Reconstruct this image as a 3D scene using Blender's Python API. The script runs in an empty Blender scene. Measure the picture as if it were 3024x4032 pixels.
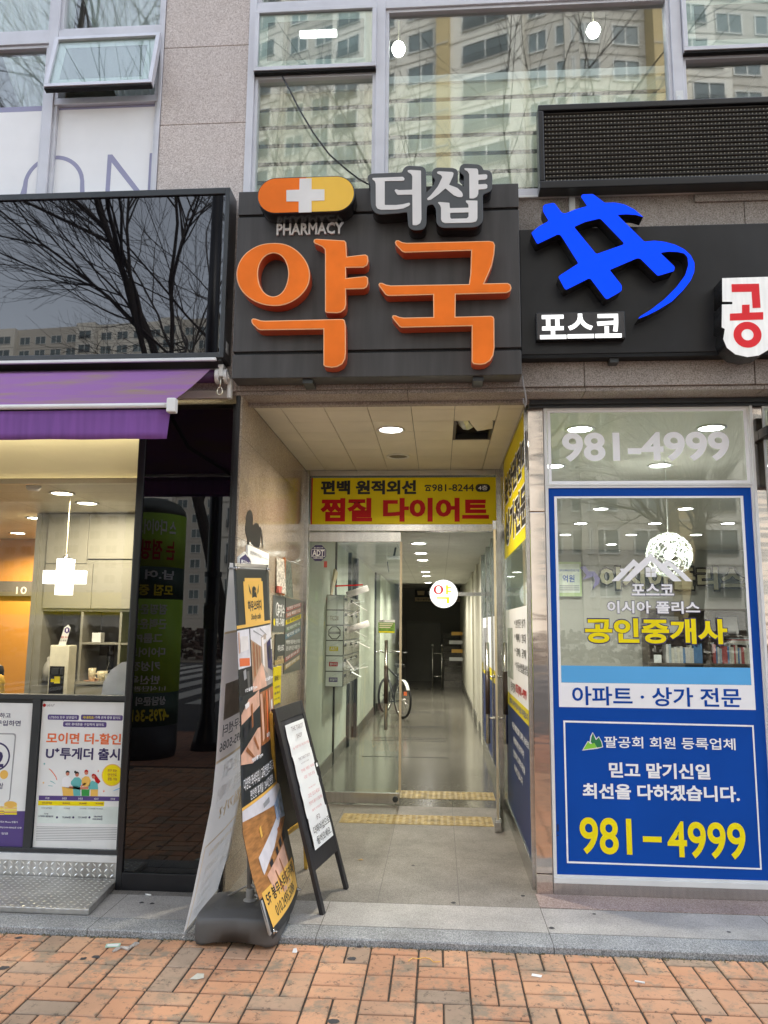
import bpy, bmesh, math, random
from mathutils import Vector, Matrix
random.seed(7)
S = bpy.context.scene
COL = S.collection
R = math.radians

# ------------------------------------------------------------------ camera
CAM = Vector((0, -4.75, 1.5))
_p, _y, _r = R(8.4), R(4.07), R(0.5)
_f = Vector((-math.sin(_y)*math.cos(_p), math.cos(_y)*math.cos(_p), math.sin(_p)))
_rt = Vector((math.cos(_y), math.sin(_y), 0)); _up = _rt.cross(_f)
RT = math.cos(_r)*_rt + math.sin(_r)*_up
UP = -math.sin(_r)*_rt + math.cos(_r)*_up
FW = _f
FPX = 3060.0                       # focal length in pixels of the 3024 px wide photograph
cam = bpy.data.cameras.new('camera'); cam.sensor_fit = 'HORIZONTAL'; cam.sensor_width = 36
cam.lens = FPX/3024*36; cam.clip_start = 0.05; cam.clip_end = 1000
camo = bpy.data.objects.new('camera', cam); COL.objects.link(camo)
camo.matrix_world = Matrix(((RT.x, UP.x, -FW.x, CAM.x), (RT.y, UP.y, -FW.y, CAM.y), (RT.z, UP.z, -FW.z, CAM.z), (0, 0, 0, 1)))
S.camera = camo

# ------------------------------------------------------------------ sky, sun, exposure
W = bpy.data.worlds.new('World'); S.world = W; W.use_nodes = True
nt = W.node_tree; nt.nodes.clear()
sky = nt.nodes.new('ShaderNodeTexSky'); sky.sky_type = 'NISHITA'; sky.sun_disc = False
SUN_EL, SUN_AZ = R(55), R(22)
sky.sun_elevation = SUN_EL; sky.sun_rotation = SUN_AZ; sky.dust_density = 2; sky.air_density = 1.2; sky.ozone_density = 1
hs = nt.nodes.new('ShaderNodeHueSaturation'); hs.inputs['Saturation'].default_value = 0.42
bg = nt.nodes.new('ShaderNodeBackground'); bg.inputs['Strength'].default_value = 0.14
wo = nt.nodes.new('ShaderNodeOutputWorld')
nt.links.new(sky.outputs[0], hs.inputs['Color']); nt.links.new(hs.outputs[0], bg.inputs['Color']); nt.links.new(bg.outputs[0], wo.inputs['Surface'])
sl = bpy.data.lights.new('sun', 'SUN'); sl.energy = .8; sl.angle = R(30); sl.color = (1, .96, .9)
so = bpy.data.objects.new('sun', sl); COL.objects.link(so)
so.rotation_euler = (R(90)-SUN_EL, 0, R(180)-SUN_AZ+R(180)-R(180))
sd = Vector((math.sin(SUN_AZ)*math.cos(SUN_EL), math.cos(SUN_AZ)*math.cos(SUN_EL), math.sin(SUN_EL)))
so.rotation_euler = sd.to_track_quat('Z', 'Y').to_euler()
S.view_settings.view_transform = 'Standard'; S.view_settings.look = 'None'
S.view_settings.gamma = 1; S.view_settings.exposure = 2.15
S.cycles.use_denoising = True; S.cycles.max_bounces = 10; S.cycles.transparent_max_bounces = 24
S.cycles.glossy_bounces = 4; S.cycles.diffuse_bounces = 4; S.cycles.sample_clamp_indirect = 6

# ------------------------------------------------------------------ measured views of the photograph -> points on real planes
ZM = {'f': (0, 0, 1659/3024), 's': (0, 0, 1), 'f1': (0, 3400, 1.659), 'f2': (1000, 3300, 1.62), 'f3': (2000, 3300, 1.62), 'z1': (0, 0, 1.6458),
      'z2': (1000, 0, 1.62), 'z3': (2000, 0, 1.62), 'z4': (0, 700, 1.6458), 'z5': (880, 620, 1.3825), 'zr': (2000, 700, 1.62),
      'a1': (0, 1600, 1.8433), 'a2': (0, 2650, 1.8433), 'a3': (700, 2150, 2.37), 'a4': (700, 2900, 2.37), 'a5': (900, 1550, 1.327),
      'a6': (1180, 2050, 1.746), 'a7': (2050, 1550, 1.703), 'a8': (2050, 2650, 1.703), 'yk': (900, 900, 2.765), 'gk': (1460, 900, 2.765),
      'ds': (1420, 620, 2.86), 'lo': (2060, 740, 2.304), 'wl': (900, 1980, 4.879), 'po': (0, 2700, 3.16), 'in': (0, 1900, 2.5714),
      'mb': (1250, 2200, 3.6875), 'co': (1560, 2240, 3.318), 'mt': (2350, 2040, 3.456), 'aw': (780, 1400, 7.373), 'ba': (880, 2220, 2.835)}
def ray(z, x, y):
    ox, oy, s = ZM[z]; px, py = ox+x/s, oy+y/s
    return RT*(px-1512)/FPX - UP*(py-2016)/FPX + FW
def atY(z, x, y, Y):
    d = ray(z, x, y); return CAM + d*((Y-CAM.y)/d.y)
def atX(z, x, y, X):
    d = ray(z, x, y); return CAM + d*((X-CAM.x)/d.x)
def atZ(z, x, y, Z):
    d = ray(z, x, y); return CAM + d*((Z-CAM.z)/d.z)

# ------------------------------------------------------------------ object helpers
def root_loc(p):
    v = Vector((0, 0, 0))
    while p is not None:
        v += p.location; p = p.parent
    return v
def tag(o, label=None, cat=None, group=None, kind=None):
    if label: o['label'] = label
    if cat: o['category'] = cat
    if group: o['group'] = group
    if kind: o['kind'] = kind
    return o
def thing(name, label, cat, loc=(0, 0, 0), group=None):
    o = bpy.data.objects.new(name, None); COL.objects.link(o); o.location = loc; o.empty_display_size = .05
    return tag(o, label, cat, group)
def link_mesh(name, me, mats, parent=None, bevel=0, smooth=False):
    for m in (mats if isinstance(mats, (list, tuple)) else [mats]): me.materials.append(m)
    o = bpy.data.objects.new(name, me); COL.objects.link(o)
    if parent is not None:
        v = root_loc(parent); me.transform(Matrix.Translation(-v)); o.parent = parent
    if bevel:
        b = o.modifiers.new('bevel', 'BEVEL'); b.width = bevel; b.segments = 2; b.limit_method = 'ANGLE'; b.angle_limit = R(40)
    if smooth:
        for p in me.polygons: p.use_smooth = True
    return o
def copy_tree(o, loc=None, label=None, parent=None):
    c = o.copy(); COL.objects.link(c)
    if parent is not None: c.parent = parent
    if loc is not None: c.location = loc
    if label: c['label'] = label
    for ch in list(o.children): copy_tree(ch, parent=c)
    return c
class MB:
    def __init__(s): s.v = []; s.f = []; s.m = []
    def add(s, vs, fs, mi=0):
        n = len(s.v); s.v += [tuple(v) for v in vs]; s.f += [tuple(i+n for i in f) for f in fs]; s.m += [mi]*len(fs); return s
    def box(s, x0, x1, y0, y1, z0, z1, mi=0):
        x0, x1 = sorted((x0, x1)); y0, y1 = sorted((y0, y1)); z0, z1 = sorted((z0, z1))
        return s.add([(x0, y0, z0), (x1, y0, z0), (x1, y1, z0), (x0, y1, z0), (x0, y0, z1), (x1, y0, z1), (x1, y1, z1), (x0, y1, z1)],
                     [(0, 3, 2, 1), (4, 5, 6, 7), (0, 1, 5, 4), (1, 2, 6, 5), (2, 3, 7, 6), (3, 0, 4, 7)], mi)
    def hexa(s, p, mi=0):          # eight points: bottom ring, top ring
        return s.add(p, [(0, 3, 2, 1), (4, 5, 6, 7), (0, 1, 5, 4), (1, 2, 6, 5), (2, 3, 7, 6), (3, 0, 4, 7)], mi)
    def slab(s, q, n, t, mi=0):    # quad given a thickness along -n
        q = [Vector(a) for a in q]; n = Vector(n).normalized()*t
        return s.hexa([a-n for a in q]+q, mi)
    def quad(s, a, b, c, d, mi=0): return s.add([a, b, c, d], [(0, 1, 2, 3)], mi)
    def bar(s, a, b, w, h=None, up=(0, 0, 1), mi=0):
        a, b = Vector(a), Vector(b); h = h or w; d = (b-a).normalized(); u = Vector(up)
        if abs(d.dot(u)) > .95: u = Vector((0, 1, 0))
        r = d.cross(u).normalized()*w/2; u = r.cross(d).normalized()*h/2
        return s.hexa([a-r-u, a+r-u, a+r+u, a-r+u, b-r-u, b+r-u, b+r+u, b-r+u], mi)
    def tube(s, pts, rad, n=8, mi=0, cap=True):
        pts = [Vector(p) for p in pts]; N = len(pts); base = len(s.v); ru = None
        for i, p in enumerate(pts):
            d = (pts[min(i+1, N-1)]-pts[max(i-1, 0)]).normalized()
            if ru is None: ru = d.orthogonal().normalized()
            ru = (ru-d*ru.dot(d)); ru = ru.normalized() if ru.length > 1e-6 else d.orthogonal().normalized()
            w = d.cross(ru); r = rad[i] if isinstance(rad, (list, tuple)) else rad
            s.v += [tuple(p+(ru*math.cos(2*math.pi*k/n)+w*math.sin(2*math.pi*k/n))*r) for k in range(n)]
        for i in range(N-1):
            for k in range(n):
                a = base+i*n+k; b = base+i*n+(k+1) % n
                s.f.append((a, b, b+n, a+n)); s.m.append(mi)
        if cap:
            s.f.append(tuple(base+k for k in range(n))[::-1]); s.f.append(tuple(base+(N-1)*n+k for k in range(n))); s.m += [mi, mi]
        return s
    def lathe(s, c, prof, n=24, axis='z', mi=0):   # profile of (r, h)
        c = Vector(c); base = len(s.v)
        for r, h in prof:
            for k in range(n):
                a = 2*math.pi*k/n; x, y = r*math.cos(a), r*math.sin(a)
                s.v.append(tuple(c+(Vector((x, y, h)) if axis == 'z' else Vector((x, -h, y)) if axis == 'y' else Vector((h, x, y)))))
        for i in range(len(prof)-1):
            for k in range(n):
                a = base+i*n+k; b = base+i*n+(k+1) % n
                s.f.append((a, b, b+n, a+n)); s.m.append(mi)
        s.f.append(tuple(base+k for k in range(n))[::-1]); s.f.append(tuple(base+(len(prof)-1)*n+k for k in range(n))); s.m += [mi, mi]
        return s
    def build(s, name, mats, parent=None, bevel=0, smooth=False):
        me = bpy.data.meshes.new(name); me.from_pydata(s.v, [], s.f); me.update()
        for p, mi in zip(me.polygons, s.m): p.material_index = mi
        return link_mesh(name, me, mats, parent, bevel, smooth)
def frame_of(O, U, V): 
    O, U, V = Vector(O), Vector(U).normalized(), Vector(V).normalized(); N = U.cross(V)
    return Matrix(((U.x, V.x, N.x, O.x), (U.y, V.y, N.y, O.y), (U.z, V.z, N.z, O.z), (0, 0, 0, 1)))
def FY(Y): return frame_of((0, Y, 0), (1, 0, 0), (0, 0, 1))      # facade plane seen from the street: local (x, z)
def curve_mesh(cu):
    o = bpy.data.objects.new('tmp', cu); me = o.to_mesh().copy(); o.to_mesh_clear()
    bpy.data.objects.remove(o); bpy.data.curves.remove(cu); me.materials.clear(); return me
def shape_mesh(loops, depth=.001, bev=0):
    cu = bpy.data.curves.new('c', 'CURVE'); cu.dimensions = '2D'; cu.fill_mode = 'BOTH'; cu.extrude = max(depth/2-bev, 0); cu.bevel_depth = bev; cu.bevel_resolution = 1
    if bev: cu.offset = -bev
    for lp in loops:
        sp = cu.splines.new('POLY'); sp.points.add(len(lp)-1); sp.use_cyclic_u = True
        for q, (x, y) in zip(sp.points, lp): q.co = (x, y, 0, 1)
    me = curve_mesh(cu); me.transform(Matrix.Translation((0, 0, depth/2))); return me
def smooth_loop(lp, it=1):
    for _ in range(it):
        o = []
        for i, a in enumerate(lp):
            b = lp[(i+1) % len(lp)]; l = math.dist(a, b); t = min(.25, .25)
            o += [(a[0]+(b[0]-a[0])*t, a[1]+(b[1]-a[1])*t), (b[0]-(b[0]-a[0])*t, b[1]-(b[1]-a[1])*t)]
        lp = o
    return lp
def soften(lp, rad, seg=3):      # rounds every corner of a loop by rad
    o = []; n = len(lp)
    for i in range(n):
        p0, p, p2 = (Vector(lp[i-1]), Vector(lp[i]), Vector(lp[(i+1) % n])); a = p0-p; b = p2-p
        r = min(rad, a.length*.45, b.length*.45)
        A = p+a.normalized()*r; B = p+b.normalized()*r
        for k in range(seg+1):
            t = k/seg; o.append(tuple(A*(1-t)**2+p*2*t*(1-t)+B*t*t))
    return o
def shape(name, loops, M, mat, parent, depth=.001, bev=0):
    me = shape_mesh(loops, depth, bev); me.transform(M); return link_mesh(name, me, mat, parent)
def traced(z, pts, Y): return [(q.x, q.z) for q in (atY(z, x, y, Y) for x, y in pts)]
def rrect(x0, x1, y0, y1, r, n=5):
    o = []
    for cx, cy, a in ((x1-r, y1-r, 0), (x0+r, y1-r, 90), (x0+r, y0+r, 180), (x1-r, y0+r, 270)):
        o += [(cx+r*math.cos(R(a+90*k/n)), cy+r*math.sin(R(a+90*k/n))) for k in range(n+1)]
    return o
def circle(cx, cy, r, n=32, ry=None): return [(cx+r*math.cos(2*math.pi*k/n), cy+(ry or r)*math.sin(2*math.pi*k/n)) for k in range(n)]
def text_mesh(body, bold=0, res=2, depth=.0, shear=0):
    cu = bpy.data.curves.new('t', 'FONT'); cu.body = body; cu.resolution_u = res; cu.fill_mode = 'FRONT'; cu.shear = shear
    cu.bevel_depth = bold; cu.bevel_resolution = 1      # a rounded rim thickens the strokes
    cu.extrude = depth/2
    if depth: cu.fill_mode = 'BOTH'
    me = curve_mesh(cu); k = 1 if depth else .0004/max(bold, 1e-4)
    me.transform(Matrix.Diagonal((1, 1, k, 1))); return me
def text(body, M, x0, x1, y0, y1, mat, parent, bold=.012, name='lettering', res=2, lift=.0015, depth=0, mirror=False, shear=0, keep=False):
    """lettering fitted into the rectangle x0..x1, y0..y1 of the plane M"""
    me = text_mesh(body, bold, res, 1 if depth else 0, shear)
    xs = [v.co.x for v in me.vertices]; ys = [v.co.y for v in me.vertices]
    if not xs: return None
    sx = (x1-x0)/max(max(xs)-min(xs), 1e-6); sy = (y1-y0)/max(max(ys)-min(ys), 1e-6)
    if keep: sx = sy = min(sx, sy)
    T = Matrix.Translation((x0, y0, lift+depth/2)) @ Matrix.Diagonal((sx, sy, depth/(1+2*bold) if depth else 1, 1)) @ Matrix.Translation((-min(xs), -min(ys), 0))
    if mirror: T = Matrix.Translation((x0+x1, 0, 0)) @ Matrix.Diagonal((-1, 1, 1, 1)) @ T
    me.transform(M @ T); return link_mesh(name, me, mat, parent)
def ptext(body, z, xl, yl, xr, yr, h, Y, mat, parent, **k):
    """lettering on a facade plane, measured as its centre line (xl,yl)-(xr,yr) and height h"""
    a, b = atY(z, xl, yl, Y), atY(z, xr, yr, Y); u, v = atY(z, (xl+xr)/2, (yl+yr)/2-h/2, Y), atY(z, (xl+xr)/2, (yl+yr)/2+h/2, Y)
    return text(body, FY(Y), a.x, b.x, v.z, u.z, mat, parent, **k)

# ------------------------------------------------------------------ materials
def nodes(m):
    m.use_nodes = True; t = m.node_tree; return t, t.nodes['Principled BSDF'], t.nodes.new, t.links.new
def pm(name, col, rough=.5, metal=0, var=.12, scale=8, bump=0, bscale=None, spec=.5, coat=0, emit=None, es=0, detail=4, aniso=None, stretch=None):
    m = bpy.data.materials.new(name); t, b, N, L = nodes(m)
    b.inputs['Roughness'].default_value = rough; b.inputs['Metallic'].default_value = metal
    b.inputs['Specular IOR Level'].default_value = spec; b.inputs['Coat Weight'].default_value = coat; b.inputs['Coat Roughness'].default_value = .05
    tc = N('ShaderNodeTexCoord'); src = tc.outputs['Object']
    if stretch:
        mp = N('ShaderNodeMapping'); mp.inputs['Scale'].default_value = stretch; L(src, mp.inputs[0]); src = mp.outputs[0]
    nz = N('ShaderNodeTexNoise'); nz.inputs['Scale'].default_value = scale; nz.inputs['Detail'].default_value = detail; L(src, nz.inputs['Vector'])
    rp = N('ShaderNodeValToRGB'); e = rp.color_ramp.elements
    e[0].position = .3; e[1].position = .7
    e[0].color = tuple(c*(1-var) for c in col)+(1,); e[1].color = tuple(min(1, c*(1+var)) for c in col)+(1,)
    L(nz.outputs['Fac'], rp.inputs[0]); L(rp.outputs[0], b.inputs['Base Color'])
    if bump:
        n2 = N('ShaderNodeTexNoise'); n2.inputs['Scale'].default_value = bscale or scale*6; n2.inputs['Detail'].default_value = 3; L(src, n2.inputs['Vector'])
        bp = N('ShaderNodeBump'); bp.inputs['Strength'].default_value = bump; bp.inputs['Distance'].default_value = .004
        L(n2.outputs['Fac'], bp.inputs['Height']); L(bp.outputs[0], b.inputs['Normal'])
    if emit:
        b.inputs['Emission Color'].default_value = tuple(emit)+(1,); b.inputs['Emission Strength'].default_value = es
    return m
def speckle(name, cols, scale, rough, bump=.15, dirt=.25, spec=.5, tiles=None, joint=(.1, .09, .08), dscale=1.5):
    """granite: three grain colours picked by cell, plus broad dirt; tiles=(axes, du, dv, ou, ov, width) draws joints"""
    m = bpy.data.materials.new(name); t, b, N, L = nodes(m)
    tc = N('ShaderNodeTexCoord'); g = N('ShaderNodeNewGeometry')
    vo = N('ShaderNodeTexVoronoi'); vo.inputs['Scale'].default_value = scale; L(g.outputs['Position'], vo.inputs['Vector'])
    n0 = N('ShaderNodeTexNoise'); n0.inputs['Scale'].default_value = scale*.6; n0.inputs['Detail'].default_value = 5; n0.inputs['Roughness'].default_value = .7; L(g.outputs['Position'], n0.inputs['Vector'])
    mx0 = N('ShaderNodeMix'); mx0.data_type = 'FLOAT'; mx0.inputs[0].default_value = .55; L(vo.outputs['Color'], mx0.inputs[2]); L(n0.outputs['Fac'], mx0.inputs[3])
    rp = N('ShaderNodeValToRGB'); rp.color_ramp.elements[0].color = cols[0]+(1,); rp.color_ramp.elements[0].position = .3
    rp.color_ramp.elements[1].color = cols[2]+(1,); rp.color_ramp.elements[1].position = .72
    k = rp.color_ramp.elements.new(.5); k.color = cols[1]+(1,)
    L(mx0.outputs[0], rp.inputs[0])
    nz = N('ShaderNodeTexNoise'); nz.inputs['Scale'].default_value = dscale; nz.inputs['Detail'].default_value = 6; nz.inputs['Roughness'].default_value = .65; L(g.outputs['Position'], nz.inputs['Vector'])
    mr = N('ShaderNodeMapRange'); mr.inputs[1].default_value = .35; mr.inputs[2].default_value = .65; mr.inputs[3].default_value = 1-dirt; mr.inputs[4].default_value = 1; L(nz.outputs['Fac'], mr.inputs[0])
    mu = N('ShaderNodeMix'); mu.data_type = 'RGBA'; mu.blend_type = 'MULTIPLY'; mu.inputs[0].default_value = 1; L(rp.outputs[0], mu.inputs[6]); L(mr.outputs[0], mu.inputs[7])
    out = mu.outputs[2]
    if tiles:
        ax, du, dv, ou, ov, w = tiles
        sx = N('ShaderNodeSeparateXYZ'); L(g.outputs['Position'], sx.inputs[0]); ms = []
        for a, d, o in ((ax[0], du, ou), (ax[1], dv, ov)):
            if not d: continue
            s1 = N('ShaderNodeMath'); s1.operation = 'SUBTRACT'; L(sx.outputs[a], s1.inputs[0]); s1.inputs[1].default_value = o
            s2 = N('ShaderNodeMath'); s2.operation = 'PINGPONG'; L(s1.outputs[0], s2.inputs[0]); s2.inputs[1].default_value = d/2
            s3 = N('ShaderNodeMath'); s3.operation = 'LESS_THAN'; L(s2.outputs[0], s3.inputs[0]); s3.inputs[1].default_value = w/2; ms.append(s3)
        f = ms[0].outputs[0]
        if len(ms) > 1:
            mm = N('ShaderNodeMath'); mm.operation = 'MAXIMUM'; L(ms[0].outputs[0], mm.inputs[0]); L(ms[1].outputs[0], mm.inputs[1]); f = mm.outputs[0]
        mj = N('ShaderNodeMix'); mj.data_type = 'RGBA'; L(f, mj.inputs[0]); L(out, mj.inputs[6]); mj.inputs[7].default_value = joint+(1,); out = mj.outputs[2]
    L(out, b.inputs['Base Color']); b.inputs['Roughness'].default_value = rough; b.inputs['Specular IOR Level'].default_value = spec
    bp = N('ShaderNodeBump'); bp.inputs['Strength'].default_value = bump; bp.inputs['Distance'].default_value = .002; L(n0.outputs['Fac'], bp.inputs['Height']); L(bp.outputs[0], b.inputs['Normal'])
    return m
def glass(name, refl=.12, tint=(.93, .97, .95), rough=0, ior=1.5, wav=0):
    """thin pane: clear transmission mixed with a mirror reflection that grows at grazing angles"""
    m = bpy.data.materials.new(name); m.use_nodes = True; t = m.node_tree; t.nodes.clear(); N = t.nodes.new; L = t.links.new
    tr = N('ShaderNodeBsdfTransparent'); tr.inputs[0].default_value = tint+(1,)
    gl = N('ShaderNodeBsdfGlossy'); gl.inputs['Roughness'].default_value = rough; gl.inputs['Color'].default_value = (1, 1, 1, 1)
    lw = N('ShaderNodeLayerWeight'); lw.inputs['Blend'].default_value = .5; pw = N('ShaderNodeMath'); pw.operation = 'POWER'; L(lw.outputs['Facing'], pw.inputs[0]); pw.inputs[1].default_value = 4.5
    ad = N('ShaderNodeMath'); ad.operation = 'MULTIPLY_ADD'; ad.use_clamp = True; L(pw.outputs[0], ad.inputs[0]); ad.inputs[1].default_value = .5; ad.inputs[2].default_value = refl
    mx = N('ShaderNodeMixShader'); L(ad.outputs[0], mx.inputs[0]); L(tr.outputs[0], mx.inputs[1]); L(gl.outputs[0], mx.inputs[2])
    o = N('ShaderNodeOutputMaterial'); L(mx.outputs[0], o.inputs[0])
    if wav:
        nz = N('ShaderNodeTexNoise'); nz.inputs['Scale'].default_value = 1.2; bp = N('ShaderNodeBump'); bp.inputs['Strength'].default_value = wav; bp.inputs['Distance'].default_value = .01
        g = N('ShaderNodeNewGeometry'); L(g.outputs['Position'], nz.inputs['Vector']); L(nz.outputs['Fac'], bp.inputs['Height']); L(bp.outputs[0], gl.inputs['Normal'])
    return m
def film(name, col, alpha, rough=.4):      # translucent vinyl or fabric
    m = bpy.data.materials.new(name); t, b, N, L = nodes(m); b.inputs['Base Color'].default_value = col+(1,); b.inputs['Roughness'].default_value = rough; b.inputs['Alpha'].default_value = alpha
    return m
def cloth(name, col, tr=.55):      # thin banner cloth: part of the light comes through from behind
    m = bpy.data.materials.new(name); m.use_nodes = True; t = m.node_tree; t.nodes.clear(); N = t.nodes.new; L = t.links.new
    d = N('ShaderNodeBsdfDiffuse'); d.inputs[0].default_value = col+(1,); q = N('ShaderNodeBsdfTranslucent'); q.inputs[0].default_value = col+(1,)
    nz = N('ShaderNodeTexNoise'); nz.inputs['Scale'].default_value = 5; mr = N('ShaderNodeMapRange'); mr.inputs[3].default_value = tr-.06; mr.inputs[4].default_value = tr+.06; L(nz.outputs['Fac'], mr.inputs[0])
    x = N('ShaderNodeMixShader'); L(mr.outputs[0], x.inputs[0]); o = N('ShaderNodeOutputMaterial'); L(d.outputs[0], x.inputs[1]); L(q.outputs[0], x.inputs[2]); L(x.outputs[0], o.inputs[0]); return m
def lamp(name, col, s):
    m = bpy.data.materials.new(name); m.use_nodes = True; t = m.node_tree; b = t.nodes['Principled BSDF']
    b.inputs['Base Color'].default_value = (.8, .8, .8, 1); b.inputs['Emission Color'].default_value = col+(1,); b.inputs['Emission Strength'].default_value = s
    return m
M = {}
M['granite'] = speckle('pink_granite', [(.40, .33, .305), (.62, .545, .51), (.78, .72, .69)], 190, .7, .3, .12)
M['granite_low'] = speckle('grey_granite', [(.19, .16, .135), (.36, .31, .275), (.50, .45, .41)], 190, .7, .3, .3)
M['granite_pol'] = speckle('polished_granite', [(.19, .145, .10), (.38, .30, .22), (.52, .43, .34)], 240, .13, .02, .25, tiles=((1, 2), .62, .62, .32, .16, .004), joint=(.2, .17, .13))
M['granite_floor'] = speckle('worn_granite', [(.155, .14, .122), (.265, .243, .215), (.385, .355, .32)], 260, .62, .2, .42, tiles=((0, 1), .45, .88, .11, -.225, .004), joint=(.12, .11, .10), dscale=2.2)
M['granite_band'] = speckle('granite_band', [(.30, .285, .265), (.45, .43, .405), (.60, .57, .54)], 260, .62, .2, .35, tiles=((0, 1), 1.146, 0, .545, 0, .004), joint=(.10, .09, .08), dscale=2)
M['granite_kerb'] = speckle('kerb_granite', [(.15, .16, .165), (.32, .33, .335), (.58, .59, .60)], 230, .65, .3, .35, tiles=((0, 1), 1.146, 0, .545, 0, .004), joint=(.06, .06, .06), dscale=3)
M['granite_red'] = speckle('red_granite', [(.22, .15, .13), (.40, .30, .27), (.55, .46, .42)], 200, .6, .2, .3)
M['steel'] = pm('brushed_steel', (.56, .55, .53), .24, 1, .10, 3, .05, 60, stretch=(1, 1, 14))
M['steel_h'] = pm('brushed_steel_rail', (.56, .55, .53), .26, 1, .10, 3, .05, 60, stretch=(14, 1, 1))
M['mirror_steel'] = pm('wavy_mirror_steel', (.66, .585, .53), .07, 1, .08, 2, .9, 1.6, stretch=(.6, .6, 3))
M['alu'] = pm('window_aluminium', (.60, .60, .64), .42, .35, .06, 6)
M['alu_white'] = pm('white_aluminium', (.74, .74, .73), .4, .1, .05, 6)
M['alu_dark'] = pm('dark_aluminium', (.055, .06, .065), .35, .5, .1, 6)
M['black_frame'] = pm('black_frame', (.012, .012, .014), .3, 0, .1, 6)
M['black_glass'] = pm('black_mirror_glass', (.003, .003, .004), .012, 0, .1, 3, spec=.62)
M['black_panel'] = pm('black_panel_glass', (.002, .002, .0025), .012, 0, .1, 3, spec=.66)
M['black_glass'].node_tree.nodes['Principled BSDF'].inputs['IOR'].default_value = 1.75
M['sign_dark'] = pm('charcoal_sign_sheet', (.056, .053, .053), .40, .2, .22, 3.5, .03, 90, stretch=(5, 1, .5), detail=7)
M['sign_black'] = pm('black_sign_sheet', (.018, .018, .020), .33, .2, .25, 2.5, .04, 70, stretch=(2, 1, 1))
M['groove'] = pm('groove_black', (.004, .004, .004), .8)
M['orange'] = pm('orange_acrylic', (.90, .19, .018), .42, 0, .10, 5, coat=0, spec=.18)
M['orange_side'] = pm('orange_letter_side', (.50, .075, .022), .4, 0, .12, 5)
M['orange_rim'] = pm('orange_letter_rim', (.93, .52, .26), .35, 0, .05, 5)
M['yellow_ac'] = pm('yellow_acrylic', (.87, .52, .055), .3, 0, .05, 3, coat=.2)
M['white_ac'] = pm('white_acrylic', (.74, .72, .70), .32, 0, .07, 4, coat=.2)
M['grey_ac'] = pm('grey_acrylic', (.075, .08, .085), .4, 0, .12, 5)
M['black_ac'] = pm('black_acrylic', (.012, .012, .013), .25, 0, .1, 5)
M['blue_lit'] = pm('lit_blue_acrylic', (.0, .012, .34), .5, 0, .15, 6, emit=(.0, .045, 1), es=.34, spec=.12)
M['white_lit'] = lamp('lit_white_acrylic', (1, 1, .98), .30)
M['badge_lit'] = pm('lit_badge_face', (.8, .8, .77), .35, 0, .10, 9, emit=(1, .99, .95), es=.055, stretch=(4, 1, .6))
M['red_ac'] = pm('red_acrylic', (.60, .012, .02), .35, 0, .06, 5, emit=(.8, .005, .01), es=.05)
M['white'] = pm('white_vinyl', (.88, .88, .90), .5, 0, .03, 4)
M['paper'] = pm('white_paper', (.80, .81, .80), .7, 0, .05, 5)
M['blue'] = pm('blue_vinyl', (.004, .065, .36), .5, 0, .08, 2, spec=.12)
M['blue_dk'] = pm('dark_blue_vinyl', (.010, .03, .15), .42, 0, .08, 2, spec=.2)
M['sky_v'] = pm('light_blue_vinyl', (.10, .42, .80), .4, 0, .05, 2)
M['yel'] = pm('yellow_vinyl', (.90, .74, .01), .5, 0, .05, 3, spec=.15)
M['yel_sign'] = pm('yellow_banner_film', (.76, .62, .012), .5, 0, .08, 2, spec=.15)
M['red'] = pm('red_print', (.50, .010, .012), .5, 0, .06, 3, spec=.2)
M['blk'] = pm('black_print', (.012, .012, .013), .5, 0, .05, 3)
M['navy'] = pm('navy_print', (.035, .025, .11), .5, 0, .05, 3)
M['purple_p'] = pm('purple_print', (.085, .05, .21), .5, 0, .1, 3)
M['greyp'] = pm('grey_print', (.34, .34, .35), .6, 0, .05, 3)
M['lilac'] = pm('lilac_print', (.32, .32, .48), .5, 0, .04, 3)
M['orange_p'] = pm('orange_print', (.80, .17, .05), .5, 0, .05, 3)
M['green_p'] = pm('green_print', (.03, .32, .06), .5, 0, .2, 6)
M['lime_p'] = pm('lime_print', (.25, .62, .05), .5, 0, .15, 6)
M['amber_p'] = pm('amber_print', (.85, .50, .10), .5, 0, .04, 3)
M['teal_p'] = pm('teal_print', (.12, .45, .45), .5, 0, .1, 6)
M['skin_p'] = pm('skin_tone_print', (.62, .22, .14), .5, 0, .08, 6)
M['purple'] = None
M['rubber'] = pm('dark_plastic', (.088, .086, .084), .5, 0, .10, 5, .08, 120)
M['wood_black'] = pm('black_painted_wood', (.022, .021, .023), .5, 0, .25, 14, .12, 60, stretch=(1, 1, .3))
M['gold_wood'] = pm('golden_wood_edge', (.50, .31, .045), .5, 0, .25, 14, .1, 60)
M['cabinet'] = pm('greige_laminate', (.27, .26, .215), .5, 0, .04, 2)
M['cab_dark'] = pm('dark_laminate', (.12, .115, .105), .55, 0, .08, 3)
M['cream'] = pm('cream_paint', (.74, .69, .50), .35, 0, .03, 2)
M['wall_green'] = pm('pale_green_wall', (.46, .49, .41), .6, 0, .10, 2.5, .05, 90)
M['wall_grey'] = pm('grey_wall', (.34, .335, .30), .6, 0, .06, 2)
M['wall_dark'] = pm('dark_wall', (.15, .145, .13), .6, 0, .1, 2)
M['shop_ceiling'] = pm('shop_ceiling', (.62, .60, .54), .7, 0, .04, 2)
M['glass'] = glass('window_glass', .145, (.90, .94, .92), rough=.018, wav=.045)
M['glass_clear'] = glass('shop_glass', .06, (.93, .96, .94), wav=.015)
M['glass_left'] = glass('left_shop_glass', .02, (.97, .97, .95), wav=.015)
M['glass_door'] = glass('door_glass', .045, (.92, .955, .935))
M['glass_green'] = glass('partition_glass', .10, (.80, .88, .84))
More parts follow.
